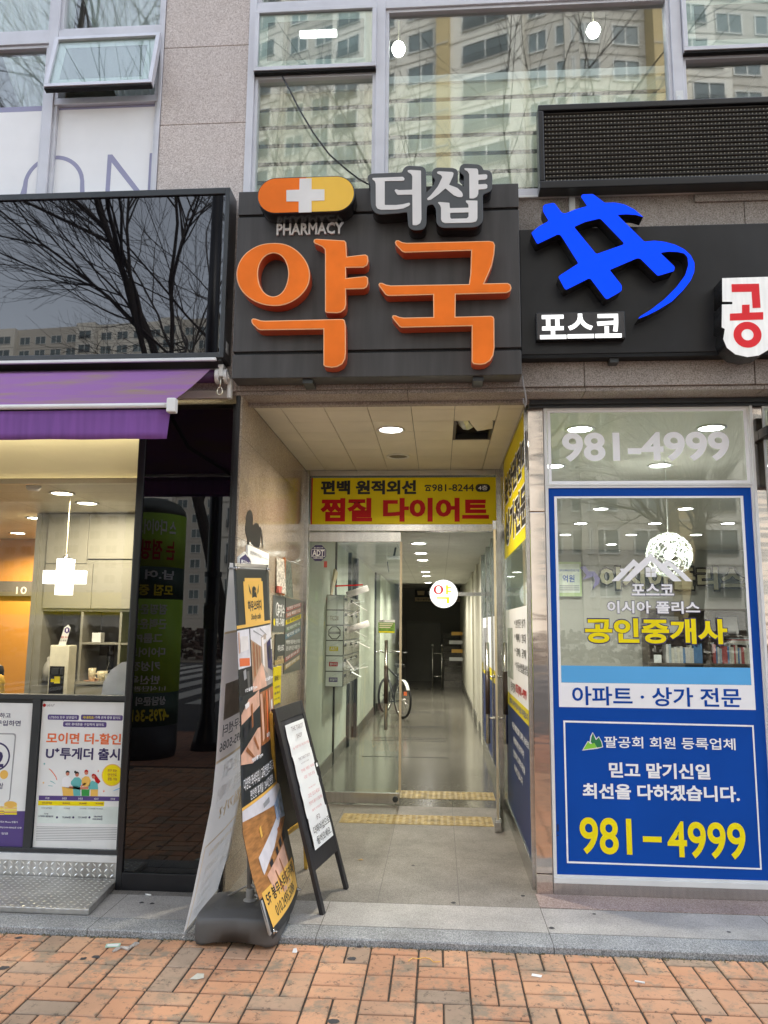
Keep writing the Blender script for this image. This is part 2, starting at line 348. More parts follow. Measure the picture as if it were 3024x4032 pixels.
M['lamp_white'] = lamp('downlight_white', (1, .98, .93), 9)
M['lamp_warm'] = lamp('downlight_warm', (1, .90, .66), 9)
M['frosted'] = pm('frosted_glass', (.52, .60, .58), .12, 0, .04, 6)
# ================================================================== the setting
def struct(name, mb, mat): return tag(mb.build(name, mat), kind='structure')
# brick paving: basket-weave pairs, every brick a bevelled block with its own height and tilt
def brick_mat():
    m = bpy.data.materials.new('clay_brick'); t, b, N, L = nodes(m)
    g = N('ShaderNodeNewGeometry'); rp = N('ShaderNodeValToRGB'); e = rp.color_ramp.elements
    e[0].color = (.40, .25, .16, 1); e[1].color = (.57, .29, .165, 1)
    for p, c in ((.07, (.38, .28, .20)), (.15, (.52, .31, .19)), (.5, (.57, .285, .155)), (.75, (.61, .335, .19))):
        k = rp.color_ramp.elements.new(p); k.color = c+(1,)
    L(g.outputs['Random Per Island'], rp.inputs[0])
    n1 = N('ShaderNodeTexNoise'); n1.inputs['Scale'].default_value = 9; n1.inputs['Detail'].default_value = 6; n1.inputs['Roughness'].default_value = .7; L(g.outputs['Position'], n1.inputs['Vector'])
    r1 = N('ShaderNodeMapRange'); r1.inputs[1].default_value = .50; r1.inputs[2].default_value = .64; L(n1.outputs['Fac'], r1.inputs[0])
    m1 = N('ShaderNodeMix'); m1.data_type = 'RGBA'; L(r1.outputs[0], m1.inputs[0]); L(rp.outputs[0], m1.inputs[6]); m1.inputs[7].default_value = (.30, .225, .155, 1)
    n2 = N('ShaderNodeTexNoise'); n2.inputs['Scale'].default_value = 26; n2.inputs['Detail'].default_value = 8; n2.inputs['Roughness'].default_value = .75; L(g.outputs['Position'], n2.inputs['Vector'])
    r2 = N('ShaderNodeMapRange'); r2.inputs[1].default_value = .555; r2.inputs[2].default_value = .64; r2.inputs[4].default_value = .85; L(n2.outputs['Fac'], r2.inputs[0])
    m2 = N('ShaderNodeMix'); m2.data_type = 'RGBA'; L(r2.outputs[0], m2.inputs[0]); L(m1.outputs[2], m2.inputs[6]); m2.inputs[7].default_value = (.10, .075, .055, 1)
    n3 = N('ShaderNodeTexNoise'); n3.inputs['Scale'].default_value = 2.2; n3.inputs['Detail'].default_value = 3; L(g.outputs['Position'], n3.inputs['Vector'])
    r3 = N('ShaderNodeMapRange'); r3.inputs[1].default_value = .35; r3.inputs[2].default_value = .65; r3.inputs[3].default_value = .82; r3.inputs[4].default_value = 1.08; L(n3.outputs['Fac'], r3.inputs[0])
    m3 = N('ShaderNodeMix'); m3.data_type = 'RGBA'; m3.blend_type = 'MULTIPLY'; m3.inputs[0].default_value = 1; L(m2.outputs[2], m3.inputs[6]); L(r3.outputs[0], m3.inputs[7])
    L(m3.outputs[2], b.inputs['Base Color']); b.inputs['Roughness'].default_value = .75
    n4 = N('ShaderNodeTexNoise'); n4.inputs['Scale'].default_value = 160; n4.inputs['Detail'].default_value = 4; L(g.outputs['Position'], n4.inputs['Vector'])
    bp = N('ShaderNodeBump'); bp.inputs['Strength'].default_value = .35; bp.inputs['Distance'].default_value = .003; L(n4.outputs['Fac'], bp.inputs['Height']); L(bp.outputs[0], b.inputs['Normal'])
    return m
mb = MB(); G = .0058; MOD = .2285
def brick(x0, x1, y0, y1):
    h = [-.03+random.uniform(-.0015, .0015) for _ in range(4)]; c = .004; j = [random.uniform(-.0012, .0012) for _ in range(4)]
    x0 += .0042+j[0]; x1 -= .0042+j[1]; y0 += .0066+j[2]; y1 -= .0066+j[3]
    B = [(x0, y0), (x1, y0), (x1, y1), (x0, y1)]; T = [(x0+c, y0+c), (x1-c, y0+c), (x1-c, y1-c), (x0+c, y1-c)]
    vs = [(x, y, -.055) for x, y in B]+[(x, y, hh-.004) for (x, y), hh in zip(B, h)]+[(x, y, hh) for (x, y), hh in zip(T, h)]
    f = [(8, 9, 10, 11)]
    for k in range(4):
        l = (k+1) % 4; f += [(k, l, l+4, k+4), (k+4, l+4, l+8, k+8)]
    mb.add(vs, f)
for i in range(-15, 14):
    x0 = .1305+i*MOD; x1 = x0+MOD; xm = (x0+x1)/2
    for r in range(-1, 13):
        vert = (i+r) % 2 == 0
        if r == -1:
            if vert:
                ya, yb = -1.045, -.95
                brick(x0, x1, -1.045, -.932); brick(x0, xm, -.932, -.742); brick(xm, x1, -.932, -.742)
            else:
                brick(x0, x1, -.822, -.742); brick(x0, xm, -1.045, -.822); brick(xm, x1, -1.045, -.822)
            continue
        y1 = -1.045-r*.2345; y0 = y1-.2345; ym = (y0+y1)/2
        if vert: brick(x0, xm, y0, y1); brick(xm, x1, y0, y1)
        else: brick(x0, x1, ym, y1); brick(x0, x1, y0, ym)
struct('brick_pavement', mb, brick_mat())
struct('joint_sand', MB().box(-3.4, 3.2, -4.2, -.735, -.09, -.0375), pm('joint_sand', (.060, .048, .036), .95, 0, .5, 60, .3, 200))
struct('sidewalk', MB().box(-60, 60, -7.0, -4.2, -.12, -.034), speckle('far_brick_paving', [(.30, .15, .09), (.42, .20, .12), (.5, .25, .15)], 30, .8, .2, .3, tiles=((0, 1), .23, .23, 0, 0, .012)))
struct('road', MB().box(-140, 140, -30, -7.0, -.4, -.15), speckle('asphalt', [(.035, .035, .037), (.055, .055, .057), (.085, .085, .085)], 120, .85, .2, .2))
struct('ground', MB().box(-300, 300, -260, -30, -.6, -.12), pm('far_ground', (.16, .14, .11), .9, 0, .3, .3))
mb = MB()
for k in range(9): mb.box(-12+k*.95, -11.5+k*.95, -28, -12, -.146, -.142)
struct('crosswalk', mb, pm('road_paint', (.42, .42, .40), .7, 0, .12, 8))
struct('granite_band', MB().box(-60, 60, -.567, -.227, -.30, -.0003), M['granite_band'])
struct('kerb', MB().box(-60, 60, -.735, -.571, -.30, 0), M['granite_kerb']).modifiers.new('bevel', 'BEVEL').width = .006
struct('granite_step', MB().box(-60, 60, -.224, 2.12, -.30, -.0005), M['granite_floor'])
def tile_floor():
    return speckle('polished_floor_tile', [(.115, .108, .088), (.175, .165, .138), (.23, .22, .185)], 60, .16, .02, .25, tiles=((0, 1), .6, .6, .115, 2.7, .006), joint=(.06, .06, .05), dscale=.8)
struct('corridor_floor', MB().box(-1.3, .75, 2.12, 18.1, -.30, 0), tile_floor())
mb = MB()
for y in (4.6, 5.9, 6.05, 6.2, 7.3, 7.45, 9.2, 9.4, 9.6): mb.box(-.9, .1, y, y+.035, -.01, .0015)
struct('floor_inlay', mb, M['groove'])
mb = MB()
for k in range(3): mb.box(-.62+k*.32, -.52+k*.32, 14.6, 15.0, -.01, .0015)
struct('dark_floor_tiles', mb, M['groove'])
# tactile blocks: one thing per block
def tact(x0, y0, d, label):
    m = MB().box(x0+.002, x0+.298, y0+.002, y0+d-.002, -.02, .003)
    for i in range(6):
        for j in range(6 if d > .25 else 5):
            m.lathe((x0+.025+i*.05, y0+.03+j*(d-.06)/(5 if d > .25 else 4), .003), [(.0165, 0), (.013, .0045), (.008, .005)], 8)
    tag(m.build('tactile_block', M['tact']), label, 'tactile paving', 'yellow tactile blocks across the entrance')
M['tact'] = pm('worn_yellow_tactile', (.40, .30, .125), .6, 0, .35, 12, .1, 60)
for k, w in enumerate(('leftmost block of the front row, half behind the sandwich board', 'second block from the left of the front row', 'third block from the left of the front row', 'rightmost block of the front row by the open door')):
    tact(-.775+k*.298, 1.50, .30, 'worn yellow dotted tactile block, '+w)
for k, w in enumerate(('left block of the row just inside the doorway', 'middle block of the row just inside the doorway', 'right block of the row just inside the doorway')):
    tact(-.40+k*.298, 2.42, .32, 'worn yellow dotted tactile block, '+w)

# ================================================================== the building
B = thing('commercial_building', 'pink granite commercial building with aluminium windows above two shops and a corridor entrance', 'building', (0, 0, 0))
# --- stone facade
FZ = -.24
mb = MB()
for z0, z1 in ((2.92, 3.62), (3.622, 4.161), (4.164, 4.705), (4.709, 5.259), (5.263, 5.81), (5.814, 7.2)):
    mb.box(-1.80, -1.235, FZ, .1, z0, z1)
mb.box(-1.795, -1.24, FZ+.006, .09, 2.93, 7.19)
mb.build('stone_column', M['granite'], B, .003)
mb = MB()
for x0, x1 in ((-6, -1.802), (-1.233, .86), (.866, 1.84), (1.846, 6)):
    for z0, z1 in ((2.92, 3.5), (3.504, 4.13)): mb.box(x0, x1, FZ+.002, .08, z0, z1)
mb.box(-6, 6, FZ+.012, .07, 2.93, 4.12)
mb.build('stone_band', M['granite_low'], B, .002)
mb = MB()
for x0, x1 in ((-6, -1.25), (-1.246, -.19), (-.186, .87), (.874, 1.90), (1.904, 6)): mb.box(x0, x1, FZ+.02, -.0, 2.895, 2.917)
mb.build('lintel_underside', M['granite_low'], B)
MB().box(-6, 6, FZ+.03, .02, 2.905, 2.918).build('lintel_joint', M['groove'], B)
MB().box(.56, 6, -.06, .06, 2.865, 2.893).box(.56, 6, -.03, .03, 2.85, 2.864).build('shopfront_head', M['alu_dark'], B)
MB().box(-1.255, .56, -.05, .0, 2.876, 2.893).build('entrance_edge_trim', M['granite_low'], B)
# --- the storeys above and the outer walls, which keep the daylight out of the rooms
MB().box(-16, 16, FZ, 19, 7.202, 17).box(-16, 16, 18.4, 19, -.1, 7.2).box(-16, -15.7, FZ, 18.4, -.1, 7.2).box(15.7, 16, FZ, 18.4, -.1, 7.2).build('upper_storeys', M['granite'], B)
# --- upper windows
WY = -.22
def window(x0, x1, z0, z1, name='window', fr=.022):
    w = MB()
    w.box(x0, x1, WY-.012, WY+.06, z0, z0+fr).box(x0, x1, WY-.012, WY+.06, z1-fr, z1).box(x0, x0+fr, WY-.0122, WY+.06, z0+fr, z1-fr).box(x1-fr, x1, WY-.0122, WY+.06, z0+fr, z1-fr)
    o = w.build(name, M['alu'], B, .002)
    xa, xb, za, zb = x0+fr-.004, x1-fr+.004, z0+fr-.004, z1-fr+.004; ta, tb = random.uniform(-.0035, .0035), random.uniform(-.003, .003)   # no two panes sit quite parallel
    q = [(x, WY+.019+ta*(2*(x-xa)/(xb-xa)-1)+tb*(2*(z-za)/(zb-za)-1), z) for z in (za, zb) for x in (xa, xb)]
    MB().hexa([q[0], q[1], (q[1][0], q[1][1]+.006, za), (q[0][0], q[0][1]+.006, za), q[2], q[3], (q[3][0], q[3][1]+.006, zb), (q[2][0], q[2][1]+.006, zb)]).build('pane', M['glass'], o)
    return o
for x0, x1 in ((-2.588, -2.528), (-1.824, -1.802), (-1.234, -1.188), (-.398, -.338), (1.460, 1.525), (2.62, 2.68), (-4.4, -4.34)):
    MB().box(x0, x1, WY-.03, WY+.09, 4.14, 7.2).build('mullion', M['alu'], B, .003)
for x0, x1, z0, z1 in ((-4.34, -2.588, 5.335, 5.425), (-2.528, -1.824, 5.352, 5.425), (-1.188, -.398, 5.492, 5.552), (-.338, 1.460, 5.475, 5.545), (1.525, 2.62, 5.47, 5.54),
                       (-1.188, -.398, 4.13, 4.17), (-.338, 1.46, 4.13, 4.17), (1.525, 2.62, 4.13, 4.17)):
    MB().box(x0, x1, WY-.026, WY+.08, z0, z1).build('transom', M['alu'], B, .003)
MB().box(-1.188, 2.62, FZ-.02, FZ+.05, 4.118, 4.131).build('window_sill', M['alu_white'], B, .002)
for a in ((-4.34, -2.588, 5.425, 6.6), (-2.528, -1.824, 5.425, 6.6), (-4.34, -2.588, 4.14, 5.335), (-2.528, -1.824, 4.14, 4.91),
          (-1.188, -.398, 5.552, 6.6), (-1.188, -.398, 4.17, 5.035), (-.338, 1.46, 5.545, 6.6), (-.338, 1.46, 4.17, 5.475), (1.525, 2.62, 5.54, 6.6), (1.525, 2.62, 4.17, 5.05)):
    window(*a)
# awning sashes: a frame of its own in front of the window, opaque edge band round the pane
def sash(x0, x1, ztop, h, tilt, mid):
    ro = Matrix.Translation((0, WY-.032, ztop)) @ Matrix.Rotation(-R(tilt), 4, 'X')
    def put(m, name, mat, par, bv=0):
        m.v = [tuple(ro @ Vector(v)) for v in m.v]; return m.build(name, mat, par, bv)
    f = .026
    o = put(MB().box(x0, x1, -.02, .025, -f, 0).box(x0, x1, -.02, .025, -h, -h+f).box(x0, x0+f, -.0203, .025, -h+f, -f).box(x1-f, x1, -.0203, .025, -h+f, -f), 'window_sash', M['alu'], B, .002)
    put(MB().box(x0+.004, x1-.004, -.012, .02, -h-.014, -h-.001), 'sash_seal', M['groove'], o)
    put(MB().box(x0+f, x1-f, -.004, .002, -h+f, -f), 'pane', M['glass'], o)
    b = .055; q = MB()
    for a in ((x0+f, x1-f, -f-b, -f), (x0+f, x1-f, -h+f, -h+f+b)): q.box(a[0], a[1], .004, .010, a[2], a[3])
    for a in ((x0+f, x0+f+b), (x1-f-b, x1-f)): q.box(a[0], a[1], .004, .010, -h+f+b, -f-b)
    put(q, 'edge_band', M['frosted'], o)
    if mid: put(MB().box(x0+f+b, x1-f-b, .006, .009, -h+f+b, -f-b), 'inner_film', mid, o)
    return o
M['sash_film'] = film('frosted_inner_film', (.30, .36, .36), .55, .3)
sash(-2.535, -1.822, 5.352, .445, 12.5, M['sash_film'])
sash(-1.19, -.396, 5.488, .445, .6, M['sash_film'])
sash(1.527, 2.62, 5.468, .41, .6, M['sash_film'])
# frame left open under the tilted sash
MB().box(-2.528, -1.824, WY-.02, WY+.07, 4.885, 4.93).box(-2.528, -2.50, WY-.0205, WY+.07, 4.93, 5.352).box(-1.85, -1.824, WY-.0205, WY+.07, 4.93, 5.352).build('window_frame', M['alu'], B, .002)
# rooms behind the upper windows
def room(name, x0, x1, y0, y1, z0, z1, wall, ceil):
    m = MB(); m.quad((x0, y1, z0), (x1, y1, z0), (x1, y1, z1), (x0, y1, z1)).quad((x0, y0, z0), (x0, y1, z0), (x0, y1, z1), (x0, y0, z1)).quad((x1, y1, z0), (x1, y0, z0), (x1, y0, z1), (x1, y1, z1))
    m.quad((x0, y0, z0), (x1, y0, z0), (x1, y1, z0), (x0, y1, z0), 1).quad((x0, y1, z1), (x1, y1, z1), (x1, y0, z1), (x0, y0, z1), 2)
    return m.build(name, [wall, M['cab_dark'], ceil], B)
room('upper_room', -4.4, -1.3, -.15, 3.5, 3.9, 6.7, M['wall_grey'], M['shop_ceiling'])
room('upper_room', -1.29, 3.0, -.15, 4.5, 3.9, 6.7, M['wall_grey'], M['shop_ceiling'])
# --- the stainless column and plinth round the right shop
m = MB()
for z0, z1 in ((0, .11), (.113, 2.2), (2.203, 2.85)): m.box(.553, .648, -.006, .07, z0, z1)
m.build('steel_column', M['mirror_steel'], B, .004)
m = MB().box(1.884, 1.90, -.03, .05, 0.1, 2.85).box(.650, .657, -.012, .05, .1, 2.85); m.build('shopfront_post', M['alu_white'], B, .001)
MB().box(1.902, 1.965, -.008, .07, 0, 2.85).build('steel_column', M['mirror_steel'], B, .004)
MB().box(.65, 4.2, -.004, .06, 0, .068).build('plinth', M['steel_h'], B, .002)
MB().box(.65, 4.2, -.024, .06, .069, .10).build('plinth_sill', M['alu_white'], B, .002)
MB().box(.545, 6, -.222, -.006, -.02, .004).build('plinth_step', M['granite_red'], B)
def pane_win(x0, x1, z0, z1, Y, g=None):
    w = MB().box(x0, x1, Y-.012, Y+.03, z1-.012, z1).box(x0, x1, Y-.012, Y+.03, z0, z0+.012).box(x0, x0+.012, Y-.0123, Y+.03, z0+.012, z1-.012).box(x1-.012, x1, Y-.0123, Y+.03, z0+.012, z1-.012)
    o = w.build('shop_window', M['alu_white'], B, .001); MB().box(x0+.012, x1-.012, Y+.006, Y+.012, z0+.012, z1-.012).build('pane', g or M['glass_clear'], o); return o
pane_win(.657, 1.884, 2.362, 2.850, 0); pane_win(.657, 1.884, .10, 2.360, 0)
pane_win(1.966, 3.6, 2.362, 2.850, 0); pane_win(1.966, 3.6, .10, 2.360, 0)
# --- black mirror panel left of the entrance
m = MB().box(-1.848, -1.812, -.165, -.10, 0, 2.86).box(-1.268, -1.238, -.165, -.10, 0, 2.86).box(-1.812, -1.268, -.164, -.10, 0, .095)
pf = m.build('black_panel_frame', M['black_frame'], B, .003)
MB().box(-1.812, -1.268, -.150, -.11, .095, 2.86).build('black_mirror_panel', M['black_panel'], pf)
MB().box(-1.236, -1.212, -.215, -.03, 0, 2.90).build('entrance_jamb', M['black_frame'], B, .002)
# --- entrance recess: left wall, soffit with one open tile, glazed right wall
MB().box(-1.235, -1.20, -.028, 2.18, 0, 2.897).box(-1.2115, -1.20, -.205, -.0285, 0, 2.897).build('entrance_wall', M['granite_pol'], B)
tw = .2825; x0s = [-1.20+.128+k*tw for k in range(7)]
soff = MB(); SZ = 2.9
xs = [-1.20, -.742+-.0]+[-.742+tw*k for k in range(1, 6)]
xs = [-1.20, -1.025, -.742, -.4595, -.177, .1055, .388, .555]
ys = [0.0, .165, .447, .73, 1.012, 1.295, 1.577, 1.86, 2.14]
M['soffit'] = pm('stained_ceiling_panel', (.70, .655, .545), .6, 0, .07, 3, .05, 60)
for i in range(7):
    for j in range(8):
        if i == 5 and j in (2, 3): continue
        g = .0022; soff.box(xs[i]+g, xs[i+1]-g, ys[j]+g, ys[j+1]-g, SZ, SZ+.012)
soff.build('ceiling_panel', M['soffit'], B)
# dark void above the missing tile
v = MB(); a0, a1, b0, b1 = xs[5]-.02, xs[6]+.02, ys[2]-.02, ys[4]+.02
v.box(-1.25, a0, -.02, 2.2, SZ+.013, SZ+.02).box(a1, .6, -.02, 2.2, SZ+.013, SZ+.02).box(a0, a1, -.02, b0, SZ+.013, SZ+.02).box(a0, a1, b1, 2.2, SZ+.013, SZ+.02)
v.box(a0, a1, b0, b1, SZ+.40, SZ+.42).box(a0-.02, a0, b0, b1, SZ+.02, SZ+.42).box(a1, a1+.02, b0, b1, SZ+.02, SZ+.42).box(a0, a1, b0-.02, b0, SZ+.02, SZ+.42).box(a0, a1, b1, b1+.02, SZ+.02, SZ+.42)
v.build('ceiling_void', M['wall_dark'], B)
MB().box(xs[5], xs[5]+.02, ys[2], ys[4], SZ+.004, SZ+.05).box(xs[6]-.02, xs[6], ys[2], ys[4], SZ+.004, SZ+.05).box(xs[5]+.02, xs[6]-.02, ys[3]-.14, ys[3]-.12, SZ+.02, SZ+.04).box(xs[5]+.02, xs[6]-.02, ys[4]-.02, ys[4], SZ+.004, SZ+.05).build('hatch_frame', M['alu_dark'], B)
q = [(xs[5]+.10, ys[2]+.0, SZ+.01), (xs[6]-.004, ys[2]+.0, SZ+.006), (xs[6]-.004, ys[2]+.235, SZ+.004), (xs[5]+.17, ys[2]+.24, SZ-.012), (xs[5]+.12, ys[2]+.09, SZ+.0)]
MB().add([(x, y, z) for x, y, z in q]+[(x, y, z+.010) for x, y, z in q], [(4, 3, 2, 1, 0), (5, 6, 7, 8, 9)]+[(k, (k+1) % 5, (k+1) % 5+5, k+5) for k in range(5)]).build('sagging_panel', M['soffit'], B)
m = MB(); pts = [(xs[5]+.03+.1*t, ys[2]+.02+.22*t, SZ+.06+.03*math.sin(9*t)) for t in (0, .2, .4, .6, .8, 1)]
m.tube(pts, [.05, .062, .05, .063, .05, .06], 10); m.build('foil_duct', pm('crumpled_foil', (.55, .55, .52), .35, .9, .15, 30, .8, 40), B)
# right glazed wall of the entrance
GX = .55
m = MB().box(GX-.012, GX+.04, .07, .10, .0, 2.897).box(GX-.012, GX+.04, 1.70, 1.80, 0, 2.897).box(GX-.012, GX+.04, .10, 1.70, 0, .14).box(GX-.012, GX+.04, .10, 1.70, 2.87, 2.897).box(GX-.012, GX+.04, 1.80, 2.09, 0, 2.897)
sd_ = m.build('side_window_frame', M['steel'], B, .002)
MB().box(GX, GX+.008, .10, 1.70, .14, 2.87).build('pane', M['glass_green'], sd_)
# --- door set at the back of the recess
DY = 2.15
m = MB().box(-1.205, -1.166, DY-.06, DY+.05, 0, 2.897).box(.505, .56, DY-.06, DY+.05, 0, 2.897).box(-1.166, .505, DY-.05, DY+.05, 2.845, 2.897)
m.build('door_frame', M['steel'], B, .002)
MB().box(-1.166, .505, DY-.055, DY+.045, 2.343, 2.408).build('door_header', M['steel_h'], B, .003)
MB().box(-1.166, .505, DY-.01, DY, 2.408, 2.845).build('transom_panel', M['glass_green'], B)
def handle(par, x, y, n, z0=.62, z1=1.385, t=.0165):
    n = Vector(n); c = Vector((x, y, 0))+n*.068
    h = MB().tube([c+Vector((0, 0, z0)), c+Vector((0, 0, z1))], t, 14)
    for z in (z0+.19, z1-.26):
        h.tube([Vector((x, y, z)), c+Vector((0, 0, z))], .008, 8).tube([Vector((x, y, z))+n*.012, Vector((x, y, z))+n*.026], .012, 8)
    h.build('pull_handle', M['steel'], par, 0, True)
    MB().tube([c+Vector((0, 0, z0+.22)), c+Vector((0, 0, z1-.22))], t*1.12, 14).build('wooden_grip', bpy.data.materials.get('dark_wood_grip') or pm('dark_wood_grip', (.045, .028, .02), .35, 0, .3, 20, stretch=(1, 1, .1)), par, 0, True)
# left leaf, closed
dl = MB().box(-1.163, -.335, DY-.024, DY+.012, 2.248, 2.337).build('glass_door', M['steel_h'], B, .003); MB().box(-1.163, -.335, DY-.024, DY+.012, .012, .10).build('bottom_rail', M['steel_h'], dl, .003); dl['label'] = 'closed left leaf of the glass door with shiny rails'
MB().box(-1.160, -.345, DY-.012, DY-.002, .10, 2.248).build('pane', M['glass_door'], dl)
MB().box(-.345, -.325, DY-.016, DY+.004, .10, 2.248).build('edge_strip', pm('beige_edge_strip', (.52, .44, .31), .45), dl)
handle(dl, -.455, DY-.012, (0, -1, 0), .63, 1.385)
MB().lathe((-.372, DY-.025, .052), [(.024, 0), (.024, .008), (.016, .010)], 16, 'y').build('floor_lock', M['alu_dark'], dl)
# right leaf, standing open against the side wall
hx, hy, ex, ey = .495, 2.10, .437, 1.36
dv = Vector((ex-hx, ey-hy, 0)); dvn = dv.normalized(); dn = Vector((-dvn.y, dvn.x, 0))
if dn.x > 0: dn = -dn
def leafbox(s0, s1, z0, z1, t):
    a = Vector((hx, hy, 0))+dvn*s0; b = Vector((hx, hy, 0))+dvn*s1; o = dn*t/2
    return [a-o+Vector((0, 0, z0)), b-o+Vector((0, 0, z0)), b+o+Vector((0, 0, z0)), a+o+Vector((0, 0, z0)), a-o+Vector((0, 0, z1)), b-o+Vector((0, 0, z1)), b+o+Vector((0, 0, z1)), a+o+Vector((0, 0, z1))]
LN = dv.length
dr = MB().hexa(leafbox(0, LN, 2.265, 2.335, .03)).build('glass_door', M['steel'], B, .002); MB().hexa(leafbox(0, LN, .02, .085, .03)).build('bottom_rail', M['steel'], dr, .002); dr['label'] = 'right leaf of the glass door, standing open'
MB().hexa(leafbox(0, LN-.004, .085, 2.265, .010)).build('pane', M['glass_door'], dr)
MB().hexa(leafbox(LN-.012, LN+.004, .085, 2.265, .016)).build('edge_strip', bpy.data.materials['beige_edge_strip'], dr)
MB().hexa(leafbox(LN-.10, LN+.03, .006, .075, .05)).build('corner_fitting', M['steel'], dr, .003)
hp = Vector((hx, hy, 0))+dvn*(LN-.10)
handle(dr, hp.x, hp.y, dn, .62, 1.385); handle(dr, hp.x, hp.y, -dn, .62, 1.385)
# --- corridor behind the door
def cwall(name, x0, x1, y0, y1, z0, z1, mat): return MB().box(x0, x1, y0, y1, z0, z1).build(name, mat, B)
cwall('corridor_wall', -1.36, -1.17, 2.21, 5.3, .14, 2.52, M['wall_green'])
cwall('corridor_wall', -1.36, -1.13, 6.2, 9.0, .14, 2.52, M['wall_green'])
cwall('corridor_wall', -1.36, -1.07, 9.5, 17.6, .14, 2.52, M['wall_green'])
cwall('corridor_wall', -1.36, -1.20, 5.3, 6.2, .0, 2.52, pm('steel_lift_door', (.30, .30, .27), .35, .6, .1, 2))
cwall('corridor_wall', -1.36, -1.16, 9.0, 9.5, 0, 2.52, M['wall_dark'])
MB().box(-1.36, -1.16, 2.21, 5.3, 0, .14).box(-1.36, -1.12, 6.2, 9.0, 0, .14).box(-1.36, -1.06, 9.5, 17.6, 0, .14).build('skirting', pm('dark_stone_skirting', (.085, .08, .07), .3, 0, .2, 10), B)
MB().box(-1.172, -1.13, 5.26, 5.36, 0, 2.5).box(-1.172, -1.13, 6.14, 6.24, 0, 2.5).box(-1.16, -1.1, 8.95, 9.05, 0, 2.5).box(-1.172, -1.15, 3.98, 4.02, 0, 2.5).build('corridor_trim', M['alu_dark'], B)
cm = speckle('corridor_ceiling_board', [(.46, .45, .41), (.52, .51, .47), (.57, .56, .52)], 90, .8, .05, .15, tiles=((0, 1), .6, .6, .115, 2.7, .006), joint=(.30, .29, .26))
MB().box(-1.36, .655, 2.2, 12.5, 2.45, 2.55).box(-1.36, .75, 12.5, 17.7, 2.62, 2.7).box(-1.36, .75, 12.45, 12.5, 2.45, 2.7).build('corridor_ceiling', cm, B)
cwall('corridor_end_wall', -1.36, .75, 17.6, 17.75, 0, 2.7, M['wall_dark'])
cwall('lift_door', -.93, .06, 17.54, 17.6, 0, 1.63, pm('dark_lift_door', (.075, .073, .066), .4, .4, .1, 2))
# right corridor wall: shop glazing up to y 4.9, then plaster
m = MB().box(.56, .62, 2.2, 5.6, 0, .12)
for y in (2.2, 2.75, 3.6, 4.5, 5.55): m.box(.555, .62, y, y+.05, 0.12, 2.5)
sg = m.build('side_window_frame', M['steel'], B, .002)
MB().box(.58, .588, 2.25, 5.55, .12, 2.5).build('pane', M['glass_green'], sg)
MB().box(.574, .579, 2.26, 5.5, 1.06, 1.62).build('white_film', M['white'], sg)
MB().box(.574, .579, 2.26, 5.5, .93, 1.058).build('yellow_film', M['yel_sign'], sg)
MB().box(.574, .579, 2.26, 5.5, .13, .928).build('blue_film', M['blue_dk'], sg)
cwall('corridor_wall', .60, .75, 5.6, 17.6, .14, 2.62, pm('beige_wall', (.52, .50, .42), .6, 0, .06, 2))
for pa in ((.56, 5.6, 6.0), (.565, 7.1, 7.3), (.57, 8.8, 8.95)): MB().box(pa[0], .62, pa[1], pa[2], 0, 2.45).build('pilaster', bpy.data.materials['beige_wall'], B, .003)
MB().box(.58, .75, 6.0, 17.6, 0, .14).build('skirting', bpy.data.materials['dark_stone_skirting'], B)
# --- left shop window and its base
LY = -.05
m = MB().box(-6, -1.850, LY-.03, LY+.03, 1.046, 1.075).box(-6, -1.85, LY-.03, LY+.03, .165, .19).box(-1.888, -1.85, LY-.031, LY+.03, .19, 2.86).box(-2.458, -2.41, LY-.028, LY+.03, .19, 1.046).box(-6, -1.85, LY-.028, LY+.028, 2.83, 2.86)
lw = m.build('shop_window_frame', M['alu_dark'], B, .002)
MB().box(-6, -1.888, LY-.004, LY+.004, 1.075, 2.83).build('pane', M['glass_left'], lw)
MB().box(-6, -1.888, LY+.012, LY+.024, .19, 1.046).build('backing_panel', M['alu_dark'], lw)
MB().box(-6, -1.855, LY-.045, LY+.02, .125, .164).build('shop_sill', M['alu_white'], B, .002)
